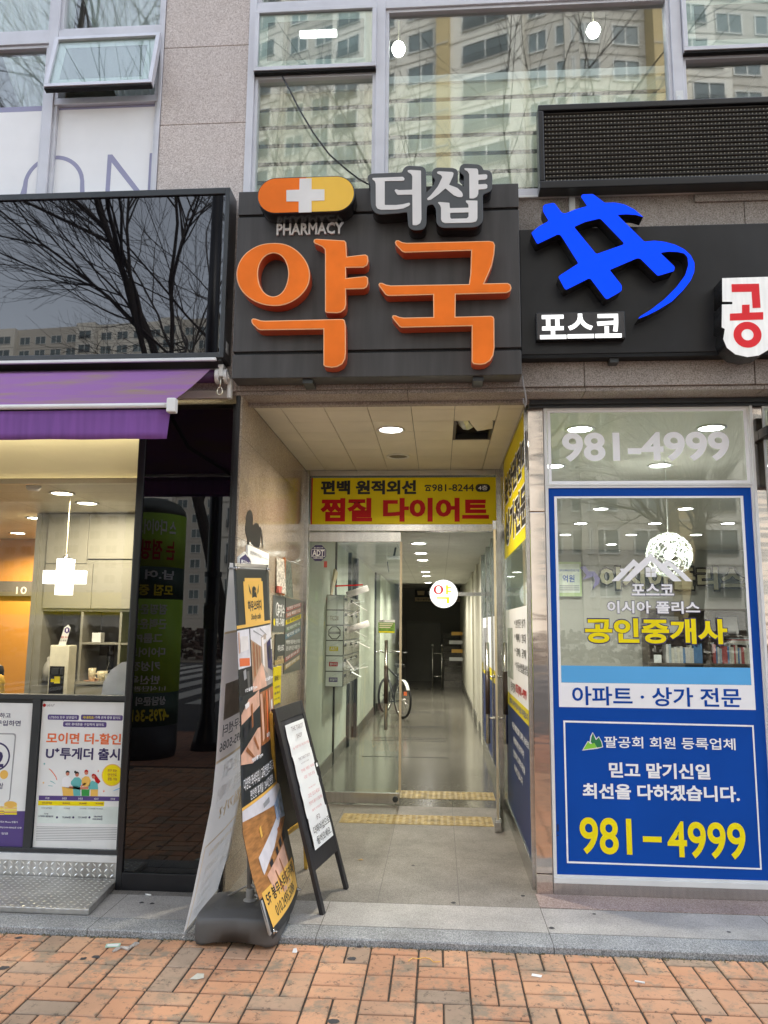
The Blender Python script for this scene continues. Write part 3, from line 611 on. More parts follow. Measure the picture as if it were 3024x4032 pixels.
# checker plate riser and ramp
def checker():
    m = bpy.data.materials.new('aluminium_checker_plate'); t, b, N, L = nodes(m); g = N('ShaderNodeNewGeometry')
    b.inputs['Metallic'].default_value = .75; b.inputs['Roughness'].default_value = .42
    mp = N('ShaderNodeMapping'); L(g.outputs['Position'], mp.inputs[0]); mp.inputs['Rotation'].default_value = (0, 0, R(45)); mp.inputs['Scale'].default_value = (26, 26, 26)
    ck = N('ShaderNodeTexChecker'); ck.inputs['Scale'].default_value = 1; L(mp.outputs[0], ck.inputs['Vector'])
    hs = []
    for ax, sc in (('X', (4, 1, 1)), ('Y', (1, 4, 1))):
        w = N('ShaderNodeTexWave'); w.bands_direction = ax; w.inputs['Scale'].default_value = .32; w.inputs['Distortion'].default_value = 0; L(mp.outputs[0], w.inputs['Vector']); hs.append(w)
    mx = N('ShaderNodeMix'); mx.data_type = 'FLOAT'; L(ck.outputs['Fac'], mx.inputs[0]); L(hs[0].outputs['Fac'], mx.inputs[2]); L(hs[1].outputs['Fac'], mx.inputs[3])
    bp = N('ShaderNodeBump'); bp.inputs['Strength'].default_value = .6; bp.inputs['Distance'].default_value = .004; L(mx.outputs[0], bp.inputs['Height']); L(bp.outputs[0], b.inputs['Normal'])
    nz = N('ShaderNodeTexNoise'); nz.inputs['Scale'].default_value = 4; nz.inputs['Detail'].default_value = 7; L(g.outputs['Position'], nz.inputs['Vector'])
    rp = N('ShaderNodeValToRGB'); rp.color_ramp.elements[0].color = (.36, .35, .33, 1); rp.color_ramp.elements[1].color = (.58, .57, .55, 1); rp.color_ramp.elements[0].position = .3; rp.color_ramp.elements[1].position = .7
    L(nz.outputs['Fac'], rp.inputs[0]); L(rp.outputs[0], b.inputs['Base Color']); return m
M['checker'] = checker()
MB().box(-6, -1.856, LY-.03, LY+.02, .03, .124).build('checker_riser', M['checker'], B)
rm = thing('checker_plate_ramp', 'worn aluminium checker plate covering the low step before the left shop', 'floor plate', (-2.6, -.3, 0))
MB().hexa([(-6, -.555, .002), (-1.818, -.565, .002), (-1.86, -.09, .002), (-6, -.09, .002), (-6, -.555, .034), (-1.818, -.565, .034), (-1.86, -.09, .04), (-6, -.09, .04)]).build('plate', M['checker'], rm, .006)
tread = MB(); pt_ = .036
for i in range(36):
    for j in range(14):
        x, y = -1.85-i*pt_-(j % 2)*0, -.545+j*pt_
        if y > -.10 or x > -1.835-(y+.56)*.09: continue
        a = R(45 if (i+j) % 2 else -45); c_, s_ = math.cos(a), math.sin(a); z = .034+(y+.555)*.0129; L_, w_ = .0150, .0055
        q = [(x+c_*u-s_*v, y+s_*u+c_*v) for u, v in ((-L_, 0), (0, -w_), (L_, 0), (0, w_))]
        tread.add([(px_, py_, z) for px_, py_ in q]+[(x, y, z+.0028)], [(0, 1, 4), (1, 2, 4), (2, 3, 4), (3, 0, 4)])
for i in range(36):
    for j in range(3):
        x, z = -1.87-i*pt_, .048+j*.030; a = R(45 if (i+j) % 2 else -45); c_, s_ = math.cos(a), math.sin(a); L_, w_ = .0150, .0055
        q = [(x+c_*u-s_*v, z+s_*u+c_*v) for u, v in ((-L_, 0), (0, -w_), (L_, 0), (0, w_))]
        tread.add([(px_, LY-.030, pz_) for px_, pz_ in q]+[(x, LY-.0328, z)], [(0, 1, 4), (1, 2, 4), (2, 3, 4), (3, 0, 4)])
tag(tread.build('tread_pattern', pm('polished_tread', (.86, .86, .84), .30, .8, .1, 20), rm), kind='stuff')
# --- shop interiors
def shop(name, x0, x1, y0, y1, z0, z1, wm, fm, cmn):
    m = MB(); m.quad((x0, y1, z0), (x1, y1, z0), (x1, y1, z1), (x0, y1, z1)).quad((x0, y0, z0), (x0, y1, z0), (x0, y1, z1), (x0, y0, z1)).quad((x1, y1, z0), (x1, y0, z0), (x1, y0, z1), (x1, y1, z1))
    m.quad((x0, y0, z0), (x1, y0, z0), (x1, y1, z0), (x0, y1, z0), 1).quad((x0, y1, z1), (x1, y1, z1), (x1, y0, z1), (x0, y0, z1), 2); return m.build(name, [wm, fm, cmn], B)
lc = speckle('cream_ceiling_board', [(.66, .60, .44), (.70, .64, .48), (.73, .67, .51)], 60, .5, .02, .08, tiles=((0, 1), .62, .62, -2.02, .55, .006), joint=(.42, .36, .22))
shop('left_shop_room', -6, -1.37, .02, 3.6, 0, 2.43, M['cabinet'], M['cab_dark'], lc)
MB().box(-6, -1.37, .05, .09, 2.40, 2.86).build('bulkhead', M['cream'], B)
MB().quad((-6, .09, 2.86), (-1.37, .09, 2.86), (-1.37, -.02, 2.86), (-6, -.02, 2.86)).build('bulkhead_top', M['cream'], B)
m = MB(); x0, x1, y0, y1, z1 = .60, 7.0, .04, 9.0, 2.86
m.quad((x0, y1, 0), (x1, y1, 0), (x1, y1, z1), (x0, y1, z1)).quad((x1, y1, 0), (x1, y0, 0), (x1, y0, z1), (x1, y1, z1)).quad((x0, y0, 0), (x0, y1, 0), (x1, y1, 0), (x1, y0, 0), 1).quad((x0, y1, z1), (x1, y1, z1), (x1, y0, z1), (x0, y0, z1), 2)
m.build('right_shop_room', [M['wall_grey'], pm('shop_floor', (.18, .17, .15), .25, 0, .1, 2), M['shop_ceiling']], B)
# ================================================================== signs on the facade
# --- charcoal pharmacy sign
SY = -.40
P = thing('pharmacy_sign', 'charcoal pharmacy sign with large orange letters above the corridor entrance', 'sign', (-.36, SY, 2.94))
m = MB()
for z0, z1 in ((2.942, 3.088), (3.106, 3.958), (3.976, 4.128)): m.box(-1.218, .478, SY, FZ-.02, z0, z1)
m.build('sign_panel', M['sign_dark'], P, .003)
MB().box(-1.208, .468, SY+.012, FZ-.022, 2.95, 4.12).build('panel_groove', M['groove'], P)
MB().box(-.80, -.74, SY+.03, FZ, 2.918, 2.942).box(.20, .26, SY+.03, FZ, 2.918, 2.942).build('sign_bracket', M['alu_dark'], P)
LD = .085; LYf = SY-LD
def letter(z, loops, name='letter'):
    lp = [traced(z, l, LYf) for l in loops]
    o = shape(name, lp, FY(SY-.001), M['orange_side'], P, LD)
    shape('letter_rim', lp, FY(LYf+.004), M['orange_rim'], o, .0055, .0012)
    me = shape_mesh(lp, .002); cu = None
    inner = bpy.data.curves.new('c', 'CURVE'); inner.dimensions = '2D'; inner.fill_mode = 'BOTH'; inner.extrude = .001; inner.offset = -.006
    for l in lp:
        sp = inner.splines.new('POLY'); sp.points.add(len(l)-1); sp.use_cyclic_u = True
        for q, (x, y) in zip(sp.points, l): q.co = (x, y, 0, 1)
    bpy.data.meshes.remove(me); me = curve_mesh(inner); me.transform(FY(LYf-.0015) @ Matrix.Translation((0, 0, .0012))); link_mesh('letter_face', me, M['orange'], o)
    return o
E1 = [(485,155),(610,165),(720,215),(815,305),(875,410),(890,520),(870,620),(810,710),(720,785),(610,835),(490,847),(370,830),(260,785),(170,715),(110,630),(82,520),(95,410),(150,305),(240,225),(355,170)]
E2 = [(490,265),(560,285),(610,335),(640,410),(652,490),(640,580),(610,660),(560,720),(490,745),(420,725),(365,670),(330,590),(318,490),(330,410),(365,335),(420,285)]
letter('yk', [smooth_loop(E1, 2), smooth_loop(E2, 2)])
letter('yk', [[(930,120),(955,112),(1260,130),(1280,150),(1290,305),(1490,282),(1518,300),(1522,360),(1510,400),(1470,425),(1280,428),(1280,540),(1490,517),(1518,535),(1520,600),(1505,640),(1470,657),(1280,662),(1280,830),(1265,880),(1225,912),(1180,922),(1070,918),(1050,905),(1050,260),(1045,225),(1020,200),(940,165),(925,145)]])
letter('yk', [[(248,995),(265,978),(295,982),(350,1000),(400,1004),(1240,985),(1265,998),(1275,1050),(1278,1350),(1270,1420),(1240,1475),(1180,1508),(1120,1515),(1050,1505),(1032,1485),(1032,1097),(350,1108),(320,1098),(262,1045),(250,1020)]])
letter('gk', [[(262,150),(275,130),(300,127),(340,148),(390,157),(1290,135),(1335,145),(1352,180),(1345,280),(1320,400),(1275,510),(1235,598),(1490,593),(1520,610),(1532,645),(1520,680),(1480,703),(925,718),(922,960),(1310,950),(1335,960),(1345,985),(1347,1300),(1335,1380),(1300,1440),(1245,1475),(1190,1483),(1120,1475),(1098,1450),(1098,1062),(335,1080),(310,1068),(245,990),(230,965),(240,945),(270,945),(310,962),(360,970),(680,963),(678,722),(190,735),(160,722),(95,635),(83,610),(95,592),(125,592),(170,612),(220,620),(1068,605),(1085,480),(1092,240),(370,263),(340,252),(275,185)]])
# capsule emblem
CD = .125; CY = SY-CD
a, b = atY('z5', 183, 205, CY), atY('z5', 716, 205, CY); t_, u_ = atY('z5', 450, 105, CY), atY('z5', 450, 303, CY)
cx0, cx1, cz0, cz1 = a.x, b.x, u_.z, t_.z
cap = rrect(cx0, cx1, cz0, cz1, (cz1-cz0)/2-.001, 12)
co = shape('capsule_emblem', [cap], FY(SY-.001), M['black_ac'], P, CD, .004)
xm = (cx0+cx1)/2; ins = .007
full = rrect(cx0+ins, cx1-ins, cz0+ins, cz1-ins, (cz1-cz0)/2-ins-.001, 12)
half = [(x, z) for x, z in full if x < xm]; i0 = max(range(len(half)), key=lambda k: (half[k][1], half[k][0]))
shape('left_half', [[(xm, cz1-ins)]+sorted([p for p in half], key=lambda p: math.atan2(p[1]-(cz0+cz1)/2, p[0]-xm) % 6.2832)+[(xm, cz0+ins)]], FY(CY), M['orange'], co, .003)
shape('right_half', [[(xm, cz0+ins)]+sorted([(x, z) for x, z in full if x > xm], key=lambda p: math.atan2(p[1]-(cz0+cz1)/2, p[0]-xm))+[(xm, cz1-ins)]], FY(CY), M['yellow_ac'], co, .003)
cr = traced('z5', [(415,118),(480,116),(480,176),(550,176),(550,236),(480,238),(480,300),(410,302),(410,242),(343,242),(343,180),(414,178)], CY)
shape('cross', [cr], FY(CY-.003), M['white_ac'], co, .0025)
# small metal lettering
text('PHARMACY', FY(SY), *[v for v in (atY('z5', 288, 385, SY-.02).x, atY('z5', 652, 380, SY-.02).x, atY('z5', 470, 416, SY-.02).z, atY('z5', 470, 352, SY-.02).z)], M['white_ac'], P, bold=.022, name='small_lettering', depth=.014, lift=0)
# name board with white letters
DD = .11; DYf = SY-DD
bo = [(75,225),(90,195),(130,180),(465,170),(480,130),(510,100),(545,92),(690,100),(725,120),(738,160),(740,400),(825,305),(840,245),(805,215),(800,170),(820,130),(860,112),(1040,118),(1080,130),(1098,165),(1095,215),(1078,285),(1120,300),(1165,335),(1165,205),(1120,170),(1110,130),(1125,90),(1165,68),(1330,78),(1370,105),(1385,145),(1440,143),(1475,170),(1485,215),(1480,350),(1460,385),(1385,415),(1375,430),(1380,690),(1365,740),(1320,778),(1260,790),(930,795),(880,775),(855,735),(848,580),(815,525),(745,545),(740,750),(720,800),(680,820),(600,822),(560,805),(535,765),(525,615),(420,632),(230,645),(170,630),(130,585),(112,520),(110,305),(85,270)]
bl = soften(traced('ds', bo, DYf), .012)
nb = shape('name_board', [bl], FY(SY-.001), M['black_ac'], P, DD, .003)
shape('board_face', [bl], FY(DYf+.004), M['grey_ac'], nb, .0055, .0025)
wl = [[[(135,235),(475,222),(495,240),(490,262),(470,268),(272,270),(272,540),(400,540),(480,530),(545,513),(560,525),(545,548),(480,578),(400,590),(230,593),(190,580),(172,545),(170,300),(160,270),(132,248)]],
      [[(530,148),(565,145),(680,152),(685,700),(670,745),(630,768),(585,765),(582,422),(415,425),(382,375),(395,362),(430,372),(580,368),(582,215),(570,190),(530,165)]],
      [[(858,168),(880,160),(1030,168),(1047,180),(1040,215),(995,312),(1090,348),(1140,395),(1152,430),(1140,450),(1100,450),(1050,430),(955,350),(880,415),(790,480),(755,485),(747,468),(790,430),(870,330),(920,225),(905,200),(865,185)]],
      [[(1168,125),(1310,130),(1322,145),(1325,200),(1410,192),(1427,205),(1425,240),(1400,253),(1325,258),(1325,308),(1410,302),(1427,315),(1425,348),(1400,360),(1325,366),(1325,410),(1310,445),(1275,465),(1225,465),(1222,190),(1205,160),(1170,140)]],
      [[(868,510),(885,506),(1000,515),(1005,575),(1215,570),(1212,530),(1185,505),(1185,488),(1315,490),(1315,690),(1300,725),(1250,738),(950,743),(920,730),(905,700),(905,570),(895,540)], [(1008,628),(1215,622),(1215,670),(1195,690),(1020,695),(1008,680)]]]
for l in wl: shape('white_letter', [soften(traced('ds', q, DYf), .004) for q in l], FY(DYf-.0016), M['white_ac'], nb, .003)
# --- black mirror sign of the left shop
LS = thing('mirror_fascia_sign', 'black mirror-glass fascia box with a dark metal frame above the purple awning', 'sign', (-2.7, -.39, 3.07))
m = MB().box(-6, -1.30, -.405, FZ-.004, 4.118, 4.158).box(-6, -1.30, -.405, FZ-.004, 3.072, 3.104).box(-1.30, -1.272, -.405, FZ-.004, 3.072, 4.158)
m.build('sign_frame', M['alu_dark'], LS, .003)
MB().box(-6, -1.302, -.392, -.30, 3.106, 4.116).build('mirror_face', M['black_glass'], LS)
MB().box(-6, -1.315, -.412, -.39, 3.052, 3.071).build('bottom_rail', M['alu_white'], LS, .003)
MB().box(-6, -1.29, -.385, FZ-.004, 3.06, 3.0715).build('bottom_sheet', M['alu_dark'], LS)
MB().box(-1.2725, -1.2715, -.36, -.30, 3.12, 3.19).build('rating_label', M['paper'], LS)
# --- black sign of the right shop
RY = -.325
Q = thing('estate_agent_sign', 'black fascia with a glowing blue hash emblem and red-on-white letter badge above the right shop', 'sign', (1.2, RY, 3.09))
MB().box(.487, 5.5, RY, FZ-.004, 3.088, 3.872).build('sign_panel', M['sign_black'], Q, .003)
MB().box(.487, 5.5, RY+.004, FZ-.004, 3.066, 3.087).build('panel_underside', M['groove'], Q)
MB().box(1.0, 1.05, RY+.02, FZ, 3.04, 3.066).build('sign_bracket', M['alu_dark'], Q)
BD = .095; BY = RY-BD
lo = [(72,408),(140,350),(230,300),(180,215),(178,170),(195,150),(275,135),(290,145),(350,225),(380,232),(470,195),(580,165),(525,85),(530,60),(625,55),(640,60),(740,135),(830,132),(920,150),(1010,195),(1095,268),(1020,245),(935,240),(855,245),(1100,488),(1190,478),(1280,488),(1380,515),(1460,555),(1520,610),(1555,680),(1553,760),(1520,840),(1450,930),(1350,1030),(1220,1110),(1130,1155),(1040,1190),(1060,1165),(1150,1110),(1280,1010),(1390,900),(1470,790),(1497,700),(1490,630),(1460,595),(1400,582),(1320,578),(1245,590),(1375,715),(1370,755),(1220,800),(1060,640),(1030,640),(785,745),(895,885),(895,930),(870,950),(765,1010),(745,1005),(610,825),(590,825),(390,925),(375,915),(318,810),(330,795),(500,685),(340,430),(315,422),(130,510),(118,495)]
lh = [(462,355),(560,310),(690,280),(705,285),(912,500),(905,515),(670,598),(655,590)]
l1, l2 = soften(traced('lo', lo, BY), .008), soften(traced('lo', lh, BY), .008)
em = shape('hash_emblem', [l1, l2], FY(RY-.001), M['black_ac'], Q, BD)
shape('emblem_face', [l1, l2], FY(BY+.003), M['blue_lit'], em, .0045, .002)
KD = .055; KY = RY-KD
a, b = atY('lo', 122, 1378, KY), atY('lo', 920, 1118, KY)
kb = MB().box(a.x, b.x, KY, RY-.001, a.z, b.z).build('name_box', M['black_ac'], Q, .003)
MB().box(a.x+.005, b.x-.005, KY-.0015, KY+.001, a.z+.006, b.z-.005).build('box_face', M['sign_dark'], kb)
text('포스코', FY(KY-.0015), atY('lo', 150, 1250, KY).x, atY('lo', 890, 1250, KY).x, atY('lo', 520, 1368, KY).z, atY('lo', 520, 1142, KY).z, M['white_lit'], kb, bold=.03, res=4)
GD = .13; GY = RY-GD
gb = [(1365,640),(1700,630),(1694,795),(1692,970),(1688,1045),(1660,1100),(1600,1135),(1527,1145),(1450,1128),(1395,1085),(1372,1030),(1382,965),(1362,955),(1364,808),(1430,806),(1430,793),(1366,792)]
gl = traced('zr', gb, GY)
g = shape('letter_badge', [gl], FY(RY-.001), M['black_ac'], Q, GD)
shape('badge_face', [gl], FY(GY+.003), M['badge_lit'], g, .0045, .002)
for l in ([[(1425,680),(1600,677),(1610,830),(1560,832),(1553,728),(1427,730)]], [[(1492,812),(1540,810),(1540,861),(1627,858),(1627,905),(1415,912),(1415,868),(1492,864)]]):
    shape('red_letter', [traced('zr', q, GY) for q in l], FY(GY-.0016), M['red_ac'], g, .002)
c = atY('zr', 1527, 1002, GY); r1 = c.x-atY('zr', 1438, 1002, GY).x; shape('red_letter', [circle(c.x, c.z, r1, 36), circle(c.x, c.z, r1*.44, 24)], FY(GY-.0016), M['red_ac'], g, .002)
# --- LED board
LB = thing('led_display_board', 'long switched-off black LED text board mounted under the upper windows', 'display board', (1.8, -.36, 4.1))
m = MB().box(.608, 5, -.375, FZ-.035, 4.615, 4.655).box(.608, 5, -.375, FZ-.035, 4.105, 4.155).box(.608, .640, -.3752, FZ-.035, 4.155, 4.615)
m.build('board_frame', M['black_frame'], LB, .006)
MB().box(.64, 5, -.345, FZ-.04, 4.155, 4.615).build('board_panel', M['groove'], LB)
m = MB(); lou = pm('led_louvre', (.030, .027, .023), .5, 0, .3, 30); nrow = 16
for k in range(nrow):
    z = 4.166+k*(.447/nrow); m.hexa([(.642, -.345, z+.010), (2.75, -.345, z+.010), (2.75, -.345, z+.014), (.642, -.345, z+.014), (.642, -.360, z+.017), (2.75, -.360, z+.017), (2.75, -.360, z+.020), (.642, -.360, z+.020)])
    m.box(.642, 2.75, -.3485, -.345, z, z+.009)
m.build('louvre', lou, LB)
m = MB(); nc = 96
for k in range(nrow):
    z = 4.1705+k*(.447/nrow)
    for i in range(nc):
        x = .653+i*.0219; m.box(x-.0028, x+.0028, -.3535, -.348, z-.0026, z+.0026)
tag(m.build('led', pm('led_lens', (.34, .31, .24), .3, 0, .3, 40), LB), kind='stuff')
for x in (1.492, 2.65):
    m = MB(); m.box(x-.022, x+.022, WY-.036, WY-.031, 4.72, 4.80).hexa([(x-.018, -.26, 4.655), (x+.03, -.30, 4.655), (x+.034, -.295, 4.655), (x-.014, -.255, 4.655), (x-.018, -.26, 4.76), (x-.010, -.27, 4.76), (x-.006, -.265, 4.76), (x-.014, -.255, 4.76)])
    m.build('wall_bracket', M['alu_white'], LB, .001)
MB().box(1.55, 2.2, -.255, -.243, 4.06, 4.105).build('cable_duct', M['granite_low'], LB)
# conduit behind the blue emblem
tag(MB().box(.80, .835, -.262, -.243, 3.82, 4.12).build('conduit', M['alu_white']), 'short white cable conduit on the stone behind the blue emblem', 'conduit')
# cable drooping from the window to the name board
pts = [atY('z2', x, y, -.27+.0*k) for k, (x, y) in enumerate([(180, 488), (225, 570), (290, 700), (380, 850), (480, 985), (600, 1090), (680, 1150), (740, 1180)])]
tag(MB().tube(pts, .0055, 6).build('hanging_cable', M['black_ac'], smooth=True), 'thin black cable drooping across the window to the white letters', 'cable')
pts = [(.497, -.26, 2.98), (.50, -.262, 2.93), (.512, -.255, 2.88), (.520, -.235, 2.83), (.515, -.225, 2.80), (.505, -.23, 2.825), (.503, -.235, 2.85)]
tag(MB().tube(pts, .0045, 6).build('loose_cable', M['greyp'], smooth=True), 'loose grey cable end hanging at the right corner of the entrance', 'cable')
# --- awning
def awn():
    m = bpy.data.materials.new('faded_purple_canvas'); t, b, N, L = nodes(m); g = N('ShaderNodeNewGeometry'); mp = N('ShaderNodeMapping'); L(g.outputs['Position'], mp.inputs[0]); mp.inputs['Rotation'].default_value = (0, 0, R(-28)); mp.inputs['Scale'].default_value = (1.6, 5, 5)
    nz = N('ShaderNodeTexNoise'); nz.inputs['Scale'].default_value = 1.6; nz.inputs['Detail'].default_value = 5; L(mp.outputs[0], nz.inputs['Vector'])
    rp = N('ShaderNodeValToRGB'); e = rp.color_ramp.elements; e[0].position = .44; e[0].color = (.29, .13, .345, 1); e[1].position = .76; e[1].color = (.30, .24, .10, 1); k = e.new(.58); k.color = (.30, .165, .26, 1)
    L(nz.outputs['Fac'], rp.inputs[0]); L(rp.outputs[0], b.inputs['Base Color']); b.inputs['Roughness'].default_value = .75; return m
M['purple'] = awn()
M['purple2'] = pm('purple_valance_canvas', (.20, .075, .33), .75, 0, .14, 5, .1, 200, stretch=(6, 1, .5))
A = thing('roller_awning', 'faded purple roller awning with a drop valance over the left shop', 'awning', (-2.6, -.5, 2.6))
xr = -1.362; yb, zb = -1.05, 2.592
m = MB(); n = 14
for i in range(n+1):
    t = i/n; y = -.345+(yb+.345)*t; z = 3.022+(zb-3.022)*t-.012*math.sin(math.pi*t)
    m.v += [(-6, y, z), (-3.5, y, z), (xr, y, z)]
for i in range(n):
    for k in (0, 1): a = i*3+k; m.f.append((a, a+1, a+4, a+3)); m.m.append(0)
fo = m.build('awning_fabric', M['purple'], A, smooth=True); so_ = fo.modifiers.new('t', 'SOLIDIFY'); so_.thickness = .003
m = MB(); nx = 60
for i in range(nx+1):
    x = -6+(xr+.015+6)*i/nx; w = .006*math.sin(i*1.3)+.004*math.sin(i*.47)
    for k in range(5):
        t = k/4; m.v.append((x-(.018*t if i == nx else 0), yb+.012+w*t+.01*t, zb-.018-.148*t))
for i in range(nx):
    for k in range(4): a = i*5+k; m.f.append((a, a+1, a+6, a+5)); m.m.append(0)
vo_ = m.build('valance', M['purple2'], A, smooth=True); so_ = vo_.modifiers.new('t', 'SOLIDIFY'); so_.thickness = .003
MB().tube([(-6, yb, zb), (xr+.005, yb, zb)], .013, 10).build('front_bar', M['alu_white'], A, smooth=True)
MB().box(xr+.004, xr+.05, yb-.022, yb+.022, zb-.040, zb+.034).build('bar_end_cap', M['alu_white'], A, .006)
MB().tube([(-6, -.312, 2.985), (-1.338, -.312, 2.985)], .04, 16).build('roller', pm('dark_purple_roll', (.05, .008, .055), .6, 0, .2, 8, stretch=(.3, 6, 6)), A, smooth=True)
MB().lathe((-1.338, -.312, 2.985), [(.047, 0), (.047, .022), (.03, .024)], 20, 'x').lathe((-1.288, -.312, 2.985), [(.036, 0), (.044, .004), (.044, .022)], 20, 'x').build('roller_cap', M['alu_white'], A, .002)
g = MB().box(-1.316, -1.288, -.345, -.285, 2.975, 3.045).box(-1.320, -1.284, -.35, -.28, 3.03, 3.05).build('crank_gear', M['alu_white'], A, .005)
ring = [(-1.306+.016*math.sin(2*math.pi*k/14), -.338, 2.885+.024*math.cos(2*math.pi*k/14)) for k in range(15)]
MB().tube([(-1.301, -.335, 2.975), (-1.303, -.338, 2.935), (-1.306, -.338, 2.909)], .0055, 8).tube(ring, .0055, 8).build('crank_eye', pm('brass_steel', (.62, .58, .48), .3, 1), g, smooth=True)
MB().hexa([(-1.282, -.335, 2.965), (-1.25, -.335, 2.965), (-1.25, -.285, 2.965), (-1.282, -.285, 2.965), (-1.285, -.335, 3.01), (-1.262, -.335, 3.01), (-1.262, -.285, 3.01), (-1.285, -.285, 3.01)]).box(-1.272, -1.246, -.30, -.262, 2.855, 2.975).build('awning_bracket', M['alu_white'], A, .004)
MB().box(-6, -1.252, -.275, -.244, 2.862, 2.912).build('awning_rail', pm('aged_aluminium', (.50, .46, .42), .45, .3, .08, 4), A, .003)
for x in (-1.75, -2.9):
    MB().tube([(x, -.28, 2.89), (x+.02, -.70, 2.72), (xr-.15, yb+.02, zb)] if x > -2 else [(x, -.28, 2.89), (x, -.70, 2.72), (x+.3, yb+.02, zb)], .012, 8).build('folding_arm', M['alu_dark'], A, smooth=True)
# --- yellow banner over the door
YB = DY-.062
yb_ = thing('door_banner', 'yellow banner with black and red Korean lettering over the glass door', 'banner', (-.32, YB, 2.41))
a, b = atY('a5', 436, 682, YB), atY('a5', 1396, 437, YB)
MB().box(a.x, b.x, YB-.008, YB, a.z, b.z).build('banner_panel', M['yel_sign'], yb_, .002)
MB().box(a.x-.012, a.x-.0005, YB-.0085, YB, a.z, b.z).build('edge_strip', M['red'], yb_)
Y2 = YB-.009
ptext('편백 원적외선', 'a5', 482, 490, 980, 490, 74, Y2, M['blk'], yb_, bold=.045, res=3)
ptext('찜질 다이어트', 'a5', 480, 606, 1360, 608, 124, Y2, M['red'], yb_, bold=.046, res=3)
ptext('981-8244', 'a5', 1063, 492, 1282, 492, 38, Y2, M['blk'], yb_, bold=.016)
c0, c1 = atY('a5', 1290, 513, Y2), atY('a5', 1367, 472, Y2)
fl = shape('floor_tag', [rrect(c0.x, c1.x, c0.z, c1.z, (c1.z-c0.z)/2-.001)], FY(Y2), M['blk'], yb_, .001); ptext('4층', 'a5', 1304, 492, 1353, 492, 25, Y2-.001, M['white'], fl, bold=.01)
c = atY('a5', 1042, 494, Y2)
shape('phone_mark', [[(c.x-.030, c.z+.012), (c.x-.030, c.z+.024), (c.x-.018, c.z+.030), (c.x+.018, c.z+.030), (c.x+.030, c.z+.024), (c.x+.030, c.z+.012), (c.x+.018, c.z+.012), (c.x+.016, c.z+.018), (c.x-.016, c.z+.018), (c.x-.018, c.z+.012)], [(c.x-.012, c.z+.012), (c.x+.012, c.z+.012), (c.x+.024, c.z-.026), (c.x-.024, c.z-.026)], circle(c.x, c.z-.008, .009, 14)], FY(Y2), M['blk'], yb_, .001)
# --- stickers on the right shop window
GZ = -.0155
V = thing('window_graphics', 'white framed phone number film and white house emblem stuck on the right shop glass', 'window sticker', (1.27, 0, 1.1))
def ring_(name, z, o, i, Y, mat, par, d=.0008):
    return shape(name, [traced(z, o, Y), traced(z, i, Y)], FY(Y), mat, par, d)
def rect(name, x0, x1, z0, z1, Y, mat, par, d=.0008): return MB().box(x0, x1, Y-d, Y, z0, z1).build(name, mat, par)
shape('white_border', [[(.673, 2.376), (1.874, 2.376), (1.874, 2.838), (.673, 2.838)], [(.692, 2.392), (1.855, 2.392), (1.855, 2.823), (.692, 2.823)]], FY(GZ+.012), M['white'], V, .0008)
ptext('981-4999', 'a7', 278, 362, 1400, 350, 196, 0, M['white'], V, bold=.03, res=5)
def house(z, o, i, par, Y=0):
    for l in o: shape('house_emblem', [traced(z, l, Y)], FY(Y-.0012), M['white'], par, .0006)
mt = [[(200,858),(500,560),(570,622),(722,483),(885,620),(965,560),(1135,705),(1185,745),(1300,862),(1205,858),(1100,755),(975,650),(950,662),(1155,858),(1040,860),(735,590),(445,860),(345,858),(525,662),(505,650),(300,856)],
      [(662,672),(733,670),(733,732),(664,734)], [(742,670),(805,668),(806,730),(742,732)], [(664,742),(733,740),(733,800),(668,800)], [(742,740),(806,738),(808,802),(742,800)], [(312,688),(372,688),(330,730)]]
house('mt', mt, None, V)
def otext(body, z, xl, yl, xr, yr, h, Y, mat, rim, par, bold=.02, rb=.05, **k):
    ptext(body, z, xl-h*.03, yl, xr+h*.03, yr, h*1.10, Y, rim, par, bold=rb, name='lettering_outline', **k); return ptext(body, z, xl, yl, xr, yr, h, Y-.0015, mat, par, bold=bold, **k)
otext('포스코', 'mt', 470, 975, 1048, 975, 158, 0, M['white'], M['navy'], V, .03, .055)
otext('이시아 폴리스', 'mt', 140, 1215, 1402, 1215, 168, 0, M['white'], M['navy'], V, .03, .055)
otext('공인중개사', 'a7', 432, 1592, 1385, 1592, 168, 0, M['yel'], M['navy'], V, .036, .06, res=4)
VB = thing('blue_window_film', 'blue and white vinyl covering the edge and lower half of the right shop window', 'window sticker', (1.27, 0, 1.0))
shape('blue_frame', [[(.660, .104), (1.882, .104), (1.882, 2.356), (.660, 2.356)], [(.705, 1.044), (1.824, 1.044), (1.824, 2.296), (.705, 2.296)]], FY(GZ+.013), M['blue'], VB, .0008)
shape('white_frame', [[(.704, 1.043), (1.825, 1.043), (1.825, 2.297), (.704, 2.297)], [(.720, 1.183), (1.809, 1.183), (1.809, 2.286), (.720, 2.286)]], FY(GZ+.012), M['white'], VB, .0008)
rect('light_blue_band', .721, 1.808, 1.184, 1.282, GZ+.012, M['sky_v'], VB)
Y3 = GZ+.0108
ptext('아파트 · 상가 전문', 'a7', 345, 2022, 1478, 2042, 128, Y3, M['blue'], VB, bold=.018, res=3)
ring_('white_line', 'a8', [(286,318),(1562,350),(1617,1319),(310,1274)], [(298,331),(1552,361),(1606,1308),(321,1262)], Y3, M['white'], VB)
shape('mountain_mark', [traced('a8', [(412,520),(450,455),(462,462),(468,425),(483,396),(508,440),(524,424),(545,460),(553,497),(510,508)], Y3)], FY(Y3), M['white'], VB)
shape('mountain_mark', [traced('a8', [(470,462),(474,430),(484,403),(505,450),(524,430),(541,462),(547,494),(512,500),(495,470),(484,478)], Y3)], FY(Y3-.001), pm('dark_green_print', (.02, .20, .07), .5), VB)
